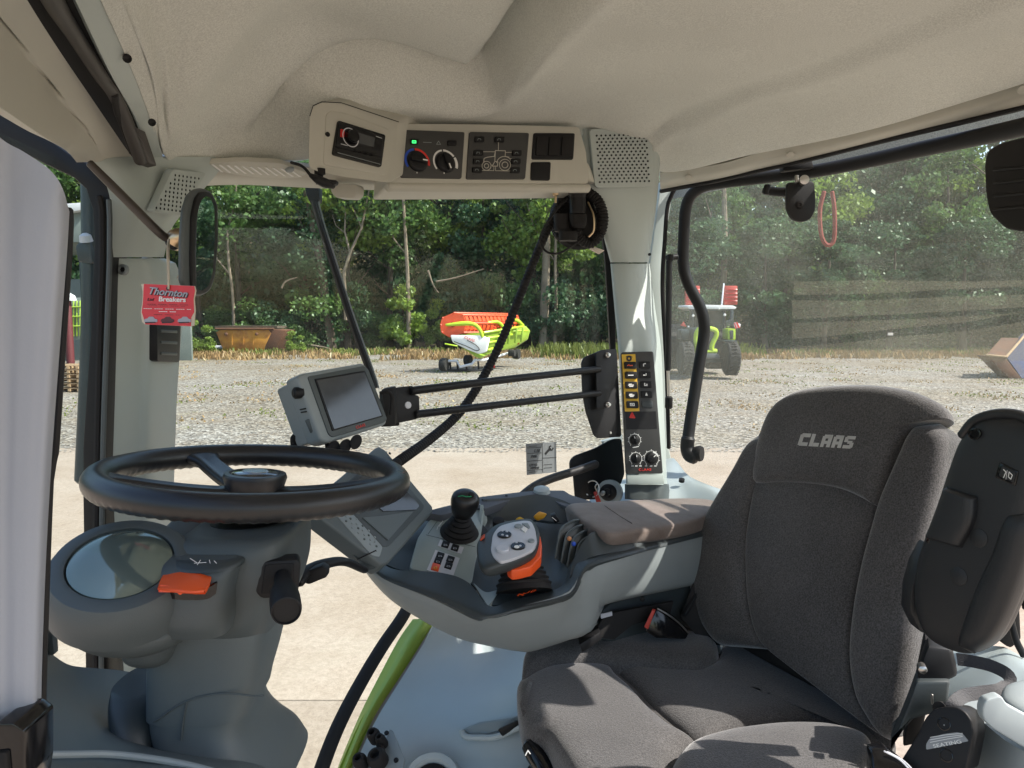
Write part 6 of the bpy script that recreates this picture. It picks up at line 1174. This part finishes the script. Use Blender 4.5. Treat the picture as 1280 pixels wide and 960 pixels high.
bolster('thigh_bolster', cu.off(.022), [(838, 968), (868, 940), (909, 925), (950, 918), (990, 915), (1032, 917), (1064, 926), (1084, 938), (1094, 956)], [(830, 1040), (860, 1050), (900, 1050), (950, 1050), (990, 1040), (1032, 1030), (1060, 1010), (1080, 990), (1094, 966)], .040, .08, M['seat'], se, n=70, m=20, e=.7, tip=.14)
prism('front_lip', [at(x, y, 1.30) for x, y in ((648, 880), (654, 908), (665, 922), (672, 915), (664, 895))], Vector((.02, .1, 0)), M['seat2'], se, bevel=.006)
prism('seat_pan', [Vector((x, y, CAMZ-.86)) for x, y in ((.02, 1.28), (.12, 1.05), (.5, .98), (.66, 1.25), (.48, 1.50), (.12, 1.50))], Vector((0, 0, .05)), M['rubber'], se, bevel=.008)
stack('suspension_bellows', [(760, 1010, 985, 1.30, .18), (780, 990, 1040, 1.30, .16), (770, 1000, 1090, 1.30, .18)], M['rubber'], se, nv=14)
# lever at the front edge
lv = T('seat_lever', 'black lever with white pictograms under the front of the seat', 'lever', at(668, 940, 1.27))
lathe('handle', at(664, 934, 1.27), at(690, 975, 1.22)-at(664, 934, 1.27), [(.008, -.012), (.015, -.006), (.018, .012), (.019, .05), (.018, .1)], M['gloss'], lv, seg=24)
lvp = Plane(at(668, 940, 1.245), (-.2, -1, .5)); line('pictogram', lvp, [(657, 944), (660, 938), (663, 942)], 1.3, M['white'], lv); arc('pictogram', lvp, 676, 956, 4.5, 0, 359, 2.2, M['white'], lv); line('pictogram', lvp, [(671, 950), (680, 953)], 1.2, M['white'], lv)
# black box and buckle between console and seat
bb = T('belt_box', 'black box with a small grey label under the armrest console', 'box', at(790, 780, 1.6))
prism('box', [at(*p) for p in ((742, 800, 1.50), (752, 764, 1.52), (762, 754, 1.54), (868, 722, 1.62), (885, 760, 1.64), (900, 812, 1.62), (800, 806, 1.55))], Vector((.02, .14, .0)), M['inlay'], bb, bevel=.003)
prism('strut', [at(*p) for p in ((724, 806, 1.44), (750, 790, 1.46), (752, 800, 1.46), (728, 816, 1.44))], Vector((0, .04, 0)), M['black'], bb, bevel=.002)
prism('flap', [at(*p) for p in ((740, 796, 1.485), (756, 768, 1.50), (842, 752, 1.56), (838, 768, 1.555), (790, 782, 1.52), (768, 800, 1.49))], Vector((0, .01, 0)), M['rubber'], bb, bevel=.002)
prism('label', [at(*p) for p in ((750.5, 768, 1.492), (765, 764.5, 1.50), (765.5, 769.5, 1.50), (751.5, 773.5, 1.492))], Vector((0, .002, 0)), M['silver'], bb)
lathe('bolt', at(803, 749, 1.54), (-.2, -1, 0), [(.005, -.003), (.005, .002), (.002, .003)], M['black'], bb, seg=8)
prism('gaiter', [at(*p) for p in ((850, 772, 1.58), (868, 724, 1.60), (882, 740, 1.60), (892, 775, 1.58), (912, 808, 1.54), (880, 806, 1.54))], Vector((.01, .03, 0)), M['rubber'], bb, bevel=.003)
for k in range(4): tube('gaiter_fold', [at(856+k*9, 768+k*8, 1.572), at(874+k*5, 738+k*9, 1.59)], .004, M['black'], bb, seg=8)
bu = T('belt_buckle', 'seat belt buckle with a red release button beside the seat', 'buckle', at(835, 785, 1.52))
prism('buckle', [at(*p) for p in ((806, 789, 1.50), (822, 761, 1.51), (844, 777, 1.52), (861, 792, 1.52), (858, 799, 1.51), (820, 798, 1.50))], Vector((.005, .025, 0)), M['gloss'], bu, bevel=.003)
prism('release_button', [at(*p) for p in ((805, 784, 1.498), (815, 763, 1.505), (819, 764, 1.505), (810, 787, 1.498))], Vector((.003, .01, 0)), M['redp'], bu, bevel=.001)
tube('chrome_edge', [at(822, 761, 1.508), at(836, 769, 1.512), at(850, 780, 1.516), at(861, 792, 1.518)], .0018, M['steel'], bu, n=12, seg=8)
# ================================================================== NEAR ARMREST, BELT, SIDE BOX
ra_ = T('folded_armrest', 'black plastic armrest folded upright on the near side of the seat', 'armrest', at(1210, 810, 1.0))
arp = plane3((1190, 600, 1.03), (1280, 600, .94), (1185, 800, 1.0))
pillow('shell', arp, [(1247, 519), (1226, 526), (1206, 548), (1192, 584), (1178, 626), (1164, 664), (1152, 700), (1147, 735), (1150, 770), (1162, 796), (1186, 811), (1214, 817), (1236, 805), (1252, 776), (1276, 715), (1300, 640), (1316, 580), (1312, 535), (1282, 520)], .020, .05, M['armblack'], ra_, n=120, m=18, p=7, q=2.1, c=(1226, 668))
tube('edge_ridge', [arp.on(x, y)+arp.n*.006 for x, y in ((1207, 545), (1222, 527), (1247, 518.5), (1276, 519), (1300, 530))], .007, M['armblack'], ra_, n=20, seg=12)
bolster('side_roll', arp.off(.012), [(1262, 640), (1245, 690), (1222, 740), (1205, 790), (1200, 808)], [(1300, 640), (1284, 700), (1262, 760), (1240, 800), (1218, 817)], .016, .03, M['armblack'], ra_, n=40, m=12, e=.8, tip=.15)
plate('hinge_recess', arp.off(.0185), rc([(1183, 607), (1196, 610), (1228, 620), (1232, 632), (1208, 692), (1194, 693), (1156, 678)], 4), .004, M['gloss'], ra_, bevel=.001)
bolster('hinge_block', arp.off(.020), [(1183, 609), (1173, 640), (1159, 673)], [(1222, 621), (1219, 652), (1202, 685)], .012, .01, M['armblack'], ra_, n=30, m=14, e=.55, tip=.06)
plate('switch_frame', arp.off(.021), rc([(1249, 577), (1273, 589), (1269, 608), (1243, 597)], 2), .006, M['gloss'], ra_, bevel=.0015); plate('switch', arp.off(.0235), rc([(1252, 581), (1269, 590), (1266, 603), (1248, 595)], 1.5), .005, M['armblack'], ra_, bevel=.001)
swp = arp.off(.0238); line('symbol', swp, [(1255, 587), (1258, 590), (1255, 597)], 1.1, M['white'], ra_); line('symbol', swp, [(1262, 590), (1266, 594), (1264, 599), (1261, 596)], 1.1, M['white'], ra_, closed=True); line('symbol', swp, [(1259.5, 588), (1258, 599)], .6, M['white'], ra_)
for x, y in ((1237, 672), (1212, 720)): lathe('round_plug', arp.on(x, y)+arp.n*.0195, arp.n, [(.0125, -.003), (.0123, .0012), (.011, .0018), (.001, .0018)], M['armblack'], ra_, seg=26)
lathe('hole', arp.on(1231, 543)+arp.n*.019, arp.n, [(.0075, -.002), (.0075, .0008), (.006, .001), (.0055, -.001), (.001, -.001)], M['gloss'], ra_, seg=22, sx=1.2)
prism('side_plate', [at(x, y, 1.06) for x, y in ((1162, 680), (1148, 706), (1140, 735), (1138, 765), (1150, 790), (1175, 800), (1160, 750), (1176, 690))], Vector((0, .03, 0)), M['armblack'], ra_, bevel=.004)
plate('chrome_pin', arp.off(.016), [(1161, 712), (1164, 713), (1157, 734), (1154, 732)], .003, M['steel'], ra_)
prism('rear_frame', [at(x, y, 1.36) for x, y in ((1186, 548), (1204, 545), (1205, 560), (1192, 600), (1176, 640), (1160, 680), (1158, 640), (1180, 590))], Vector((0, .03, 0)), M['rubber'], ra_, bevel=.004)
br = T('belt_reel', 'black belt reel housing with a silver label beside the seat base', 'belt reel', at(1170, 950, 1.0))
def c8(cx, cy): return (1100+cx/7.11, 860+cy/7.11)
rpn = plane3((1150, 900, 1.02), (1215, 900, .98), (1150, 960, 1.0))
plate('housing', rpn, rc([c8(*p) for p in ((140, 711), (200, 620), (330, 420), (400, 270), (470, 190), (560, 165), (680, 165), (760, 210), (815, 290), (830, 400), (800, 560), (760, 740), (140, 800))], 5, 5), .06, M['black'], br, bevel=.007, bseg=3)
plate('label', rpn, rc([c8(*p) for p in ((412, 548), (412, 500), (440, 450), (560, 410), (690, 392), (740, 410), (790, 472), (600, 512))], 2), .002, M['sticker'], br, off=.0010)
text('lettering', 'SEATING', rpn, *c8(600, 497), 10, -1.8, 4.6, M['white'], br, off=.0014, wide=1.5, bold=.01)
for k in range(3): line('print', rpn, [c8(450, 482-k*22), c8(590, 455-k*20), c8(735, 430-k*14)], .7, M['white'], br, off=.0016)
for cx, cy, r_ in ((570, 320, .0085), (590, 600, .0085)): lathe('screw_well', rpn.on(*c8(cx, cy)), rpn.n, [(r_, -.01), (r_, .0008), (r_*.86, .0012), (r_*.8, -.003), (.001, -.003)], M['gloss'], br, seg=24); lathe('screw', rpn.on(*c8(cx, cy+10)), rpn.n, [(.003, -.003), (.003, -.0005), (.001, 0)], M['steel'], br, seg=12)
lathe('side_cap', rpn.on(*c8(490, 185))-rpn.n*.02, rpn.n, [(.009, -.01), (.009, .002), (.003, .003)], M['rubber'], br, seg=18)
prism('lower_strap', [at(*p) for p in ((1090, 940, 1.02), (1108, 935, 1.02), (1145, 965, .99), (1130, 990, .98), (1090, 975, 1.0))], Vector((0, .02, 0)), M['gloss'], br, bevel=.003)
for a in (0, 4): tube('strap_edge', [at(1105+a, 939+a*.2, 1.01), at(1125+a, 950+a*.2, 1.0), at(1142+a, 968, .985)], .0012, M['silver'], br, n=10, seg=6)
ad = T('recline_adjuster', 'black recliner frame between the seat back and the belt reel', 'seat frame', at(1160, 860, 1.1))
prism('frame', [at(x, y, 1.12) for x, y in ((1156, 800), (1186, 806), (1190, 845), (1160, 880), (1150, 930), (1128, 935), (1140, 880), (1146, 850))], Vector((.02, .04, 0)), M['rubber'], ad, bevel=.005)
prism('cloth', [at(x, y, 1.08) for x, y in ((1160, 808), (1190, 812), (1198, 846), (1172, 858), (1146, 852), (1152, 830))], Vector((.02, .04, 0)), M['black'], ad, bevel=.006)
prism('lower_frame', [at(x, y, 1.07) for x, y in ((1146, 852), (1188, 852), (1184, 888), (1142, 900), (1118, 925), (1112, 940), (1136, 880))], Vector((.02, .04, 0)), M['inlay'], ad, bevel=.005)
lathe('pin', at(1153, 836, 1.07), (-.3, -1, 0), [(.006, -.01), (.006, .004), (.003, .006)], M['steel'], ad, seg=18); tube('rod', [at(1165, 868, 1.06), at(1165.5, 880, 1.06)], .0016, M['steel'], ad, seg=8)
# webbing
def band(name, pts, w_, mat, parent, n=50, t=.0015):
    P = [Vector(p) for p in cr([tuple(at(*p)) for p in pts], n)]; G = []
    for i, p in enumerate(P):
        tt = (P[min(i+1, n-1)]-P[max(i-1, 0)]).normalized(); s = tt.cross((p-CAM).normalized()).normalized(); s = (s+Vector((0, .5, .4))*.5).normalized(); G.append([p-s*w_, p, p+s*w_])
    return solid(name, G, t, mat, parent, ang=70)
sbt = tag(band('seat_belt', [(1196, 824, 1.12), (1212, 826, 1.11), (1238, 832, 1.09), (1258, 842, 1.07), (1262, 852, 1.06), (1250, 862, 1.05), (1225, 866, 1.04), (1205, 870, 1.03), (1192, 880, 1.02), (1188, 892, 1.02)], .009, pm('webbing', (.05, .05, .055), .7, bump=.8, bscale=500), None), 'looped grey seat belt webbing rising from the belt reel', 'seat belt')
rb = T('side_box', 'pale grey storage box with a grey lid in the lower right corner', 'storage box', at(1260, 950, 1.0))
prism('rim', [at(x, y, .95) for x, y in rc([(1228, 886), (1232, 875), (1252, 869), (1258, 880), (1300, 903), (1345, 925), (1345, 962), (1281, 935), (1240, 910), (1229, 899)], 6, 5)], Vector((.004, .02, -.004)), M['lgrey'], rb, bevel=.004, bseg=3)
stack('body', [(1226, 1330, 900, 1.05, .09), (1222, 1330, 920, 1.05, .09), (1210, 1330, 960, 1.05, .10), (1205, 1330, 1010, 1.05, .10)], M['grey'], rb, nv=14, e=.5)
pillow('lid', Plane(at(1280, 870, 1.0), (0, -.3, 1)), [(1252, 866), (1262, 856), (1300, 850), (1350, 860), (1350, 900), (1290, 896), (1256, 880)], .012, .03, M['grey'], rb, n=50, m=8)
gs = T('side_floor_panel', 'grey moulded side panel behind the near armrest', 'side panel', at(1240, 850, 1.4))
sheet('panel', [[(1180, 800, 1.5), (1225, 806, 1.45), (1250, 808, 1.40), (1262, 812, 1.38), (1310, 840, 1.3)], [(1180, 830, 1.42), (1220, 828, 1.36), (1250, 828, 1.31), (1275, 832, 1.28), (1320, 850, 1.22)], [(1170, 880, 1.32), (1215, 880, 1.24), (1250, 880, 1.2), (1280, 880, 1.18), (1330, 880, 1.12)], [(1170, 940, 1.26), (1210, 940, 1.18), (1250, 940, 1.14), (1280, 940, 1.1), (1330, 940, 1.05)]], .01, M['lgrey'], gs, nu=30, nv=24)
prism('black_fitting', [at(x, y, 1.38) for x, y in ((1246, 778), (1262, 755), (1270, 740), (1276, 760), (1278, 800), (1264, 812), (1250, 800))], Vector((0, .04, 0)), M['rubber'], gs, bevel=.006)
tube('cable', [at(1252, 748, 1.36), at(1262, 770, 1.35), at(1270, 800, 1.34), at(1280, 820, 1.33)], .006, M['black'], gs, n=20, seg=10); tube('cable', [at(1268, 720, 1.36), at(1276, 730, 1.35), at(1284, 760, 1.33)], .008, M['rubber'], gs, n=14, seg=10, rip=.08, ripn=18)
# ================================================================== SIDE WINDOW FITTINGS
sf = T('side_window_frame', 'black tubular frame bent round the opening side window', 'window frame', at(860, 560, 2.2))
tube('frame_tube', [at(*p) for p in ((860, 552, 2.14), (861, 540, 2.15), (870, 480, 2.18), (879, 425, 2.2), (880, 405, 2.2), (875, 384, 2.2), (860, 354, 2.2), (854, 330, 2.2), (855, 290, 2.19), (857, 262, 2.18), (864, 244, 2.16), (880, 233, 2.12), (905, 228, 2.08), (945, 223, 2.02), (1017, 214, 1.92), (1085, 201, 1.82), (1153, 186, 1.70), (1220, 172, 1.58), (1290, 156, 1.46), (1400, 128, 1.30))], [.0165, .0165, .0160, .0155, .0155, .0165, .0175, .018], M['black'], sf, n=140, seg=18)
tube('elbow', [at(860, 548, 2.14), at(859, 560, 2.14), at(862, 569, 2.13), at(869, 572, 2.12)], .0195, M['black'], sf, n=14, seg=16)
lathe('end_knob', at(875, 567, 2.12), (.9, -.6, .05), [(.016, -.02), (.020, -.012), (.0225, 0), (.020, .006), (.001, .007)], M['rubber'], sf, seg=24)
lt = T('window_latch', 'black window latch with a round hanging tab on the frame', 'latch', at(990, 240, 1.9))
tube('latch_bar', [at(956, 238, 1.94), at(975, 240, 1.92), at(1001, 240, 1.89)], .011, M['black'], lt, n=8, seg=12); tube('latch_end', [at(959, 232, 1.93), at(958, 242, 1.93)], .008, M['black'], lt, seg=10)
prism('bridge', [at(*p) for p in ((978, 204, 1.93), (1015, 199, 1.90), (1018, 210, 1.89), (980, 214, 1.92))], Vector((0, .03, 0)), M['black'], lt, bevel=.003)
lathe('silver_pin', at(1004, 226, 1.86), (-.2, -1, 0), [(.009, -.02), (.009, .008), (.011, .010), (.011, .018), (.004, .020)], M['steel'], lt, seg=16); tube('pin', [at(996, 220, 1.88), at(996, 238, 1.88)], .005, M['steel'], lt, seg=10)
prism('tab', [at(x, y, 1.87) for x, y in rc([(984, 228), (1018, 226), (1020, 244), (1020, 262), (1014, 274), (1003, 278), (991, 275), (984, 264), (983, 244)], 5)], Vector((0, .014, 0)), M['black'], lt, bevel=.004)
lathe('tab_screw', at(1000, 256, 1.868), (-.2, -1, 0), [(.010, -.002), (.0095, .003), (.004, .004), (.001, .002)], M['rubber'], lt, seg=18)
gst = T('gas_strut', 'thin black gas strut standing beside the pillar', 'gas strut', at(836, 500, 2.2))
tube('cylinder', [at(836.5, 326, 2.16), at(835, 462, 2.16)], .0085, M['black'], gst, seg=14); tube('rod', [at(835, 462, 2.16), at(836, 495, 2.16)], .0045, M['steel'], gst, seg=12)
lathe('ball_joint', at(836, 503, 2.16), (0, 0, 1), [(.008, -.018), (.011, -.014), (.011, .014), (.006, .018)], M['rubber'], gst, seg=16); tube('top_mount', [at(834, 322, 2.16), at(846, 321, 2.17)], .008, M['black'], gst, seg=10); lathe('top_ball', at(838, 322, 2.155), (0, 0, 1), [(.008, -.009), (.010, 0), (.008, .009)], M['rubber'], gst, seg=14)
fm = T('side_mirror', 'black ribbed back of a mirror hanging by the side window at the right edge', 'mirror', at(1270, 230, 1.3))
fmp = plane3((1235, 230, 1.33), (1290, 230, 1.24), (1235, 280, 1.33))
plate('back', fmp, rc([(1229, 205), (1233, 188), (1247, 179), (1290, 168), (1350, 172), (1352, 286), (1290, 292), (1256, 287), (1236, 268), (1231, 246)], 7, 5), .04, M['rubber'], fm, bevel=.008, bseg=3)
for k in range(4):
    y = 213+k*16.5; tube('rib', [fmp.on(1243, y)+fmp.n*.001, fmp.on(1275, y-3.2)+fmp.n*.001, fmp.on(1330, y-8)+fmp.n*.001], .0022, M['black'], fm, seg=8)
sl = tag(tube('red_reflection_loop', [at(x, y, 2.4) for x, y in ((1030, 240), (1025, 262), (1026, 290), (1031, 304), (1038, 306), (1043, 296), (1043, 262), (1040, 240))], .007, pm('red_reflection', (.22, .04, .03), .8), n=40, seg=8), 'red loop standing for a reflection in the dusty side window', 'reflection')  # solid red loop put in to paint a faint reddish reflection
# ================================================================== MIRROR AND HANGING TAG
mr = T('rear_view_mirror', 'oval interior rear-view mirror on a long black stalk', 'mirror', at(252, 300, 1.12))
mpl = plane3((245, 300, 1.10), (272, 300, 1.18), (250, 250, 1.115))
mo = [(240, 360), (236, 330), (236, 290), (240, 258), (246, 243), (256, 239), (266, 242), (272, 256), (273, 290), (272, 330), (268, 356), (260, 366), (250, 368)]
ctr_ = (255, 303)
plate('shell', mpl.off(-.004), rc([(229, 355), (229, 300), (232, 262), (238, 243), (246, 236), (256, 235), (266, 240), (273, 256), (273.5, 300), (270, 345), (264, 364), (252, 371), (240, 369)], 6, 5), .008, M['dgrey'], mr, bevel=.006, bseg=3)
plate('frame', mpl, rc([(241, 366), (240, 320), (241, 270), (246, 247), (254, 238), (265, 241), (272, 257), (272.6, 300), (269, 345), (262, 364), (250, 369)], 6, 5), .006, M['black'], mr, bevel=.002)
plate('mirror_glass', mpl, rc([(244.5, 360), (244, 320), (245, 272), (249.5, 252), (256, 244.5), (262.5, 247), (267, 260), (267.6, 300), (264.5, 343), (259, 359), (250, 363.5)], 5, 5), .003, M['mirror'], mr, off=.0012)
tube('stalk', [at(112, 204, 1.08), at(140, 232, 1.09), at(170, 262, 1.10), at(194, 286, 1.11), at(207, 297, 1.12), at(218, 301, 1.13)], [.0055, .0065, .0065, .006], pm('stalk_brown', (.045, .035, .028), .4), mr, n=30, seg=14)
lathe('ball_mount', at(222, 299, 1.13), (.6, -.2, .3), [(.006, -.018), (.014, -.010), (.016, 0), (.013, .010), (.008, .018)], M['brass'], mr, seg=22)
lathe('ball_socket', at(217, 303, 1.125), (.3, -.9, .1), [(.011, -.006), (.011, .004), (.006, .006)], M['black'], mr, seg=18)
tube('mirror_rim_wire', [at(225, 304, 1.13), at(231, 310, 1.14)], .003, M['brass'], mr, seg=8)
tg = T('hanging_tag', 'red printed cardboard tag hanging on a cord from the mirror stalk', 'tag', at(210, 380, 1.06))
tpn = plane3((178, 380, 1.065), (244, 380, 1.045), (178, 400, 1.062))
def c9(cx, cy): return (160+cx/4.8, 230+cy/4.8)
plate('card', tpn, [c9(*p) for p in ((80, 603), (95, 598), (400, 612), (408, 640), (398, 690), (404, 760), (396, 850), (380, 854), (100, 842), (84, 828), (76, 770), (86, 700), (88, 650))], .0012, M['tagedge'], tg)
plate('red_print', tpn, [c9(*p) for p in ((97, 600), (398, 613), (402, 640), (394, 690), (397, 770), (380, 800), (378, 853), (106, 843), (100, 820), (84, 770), (92, 700), (94, 640))], .0005, M['tagred'], tg, off=.0005)
text('lettering', 'Thornton', tpn, *c9(243, 655), 10, .9, 9.2, M['ink'], tg, off=.0010, shear=.28, wide=1.16, bold=.03)
text('lettering', 'Thornton', tpn, *c9(240, 652), 10, .9, 9.2, M['taggrey'], tg, off=.0014, shear=.28, wide=1.16, bold=.018)
text('lettering', 'Breakers', tpn, *c9(268, 694), 10, .3, 6.2, M['white'], tg, off=.0010, wide=1.3, bold=.022)
text('lettering', 'Ltd', tpn, *c9(136, 694), 10, .3, 3.6, M['ink'], tg, off=.0010, shear=.3, wide=1.4, bold=.01)
for x0, x1, y, m, w_ in ((120, 370, 722, 'tagdark', .5), (128, 360, 731, 'tagdark', .35), (98, 386, 748, 'white', .55), (190, 298, 766, 'white', .7), (160, 325, 784, 'tagdark', .5)):
    for k in range(int((x1-x0)/13)):
        if (k*7) % 5 != 3: line('small_print', tpn, [c9(x0+k*13, y+k*.25), c9(x0+k*13+9, y+k*.25+.2)], w_, M[m], tg, off=.0012)
for x, m in ((138, 'taggrey'), (238, 'tagdark'), (340, 'taggrey')):
    prism('car_picture', [tpn.on(*c9(x+a, 815+b))+tpn.n*.0012 for a, b in ((-40, 10), (-34, -4), (-18, -8), (-8, -18), (16, -18), (26, -6), (40, -2), (42, 12), (20, 20), (-20, 18))], -tpn.n*.0004, M[m], tg)
    prism('car_shadow', [tpn.on(*c9(x+a, 815+b))+tpn.n*.0013 for a, b in ((-34, 14), (30, 12), (34, 18), (-30, 21))], -tpn.n*.0003, M['ink'], tg)
cord = pm('cord', (.50, .43, .33), .8)
tube('string', [at(210, 300, 1.10), at(209, 312, 1.075), at(209.5, 335, 1.062), at(210.5, 361, 1.055)], .0011, cord, tg, n=20, seg=8); tube('string', [at(211.5, 299, 1.10), at(211, 314, 1.078), at(211, 336, 1.06), at(211, 361, 1.055)], .0011, cord, tg, n=20, seg=8)
lathe('eyelet', tpn.on(210.5, 360.5), tpn.n, [(.0028, 0), (.0028, .0012), (.0014, .0013)], M['ink'], tg, seg=12)
tag(tube('frayed_cord', [at(230, 330, 1.16), at(226, 342, 1.15), at(222, 347, 1.15), at(226, 353, 1.14), at(233, 358, 1.13)], .0016, cord, n=24, seg=8), 'loose end of cord behind the rear-view mirror', 'cord')

# pale film bands painting a streaked reflection on the side window
dm = glass('reflection_film', (.97, .97, .96), .21, (.50, .47, .38), .2, .5)
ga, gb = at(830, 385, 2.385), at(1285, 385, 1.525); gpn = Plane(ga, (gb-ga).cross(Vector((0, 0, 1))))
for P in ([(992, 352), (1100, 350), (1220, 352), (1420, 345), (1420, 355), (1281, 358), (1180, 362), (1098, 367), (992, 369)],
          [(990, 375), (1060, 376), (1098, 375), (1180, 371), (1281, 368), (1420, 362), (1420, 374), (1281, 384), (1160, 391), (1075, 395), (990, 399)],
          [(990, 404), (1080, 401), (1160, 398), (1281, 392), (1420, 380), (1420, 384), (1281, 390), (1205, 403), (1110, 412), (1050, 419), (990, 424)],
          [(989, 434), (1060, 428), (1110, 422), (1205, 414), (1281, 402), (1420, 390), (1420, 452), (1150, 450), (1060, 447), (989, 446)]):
    plate('reflection_film', gpn, P, .0004, dm, cab)
box('white_fleck', gpn.on(1114, 417.5)+gpn.n*.003, .012, .001, .006, M['white'], cab, bevel=0)
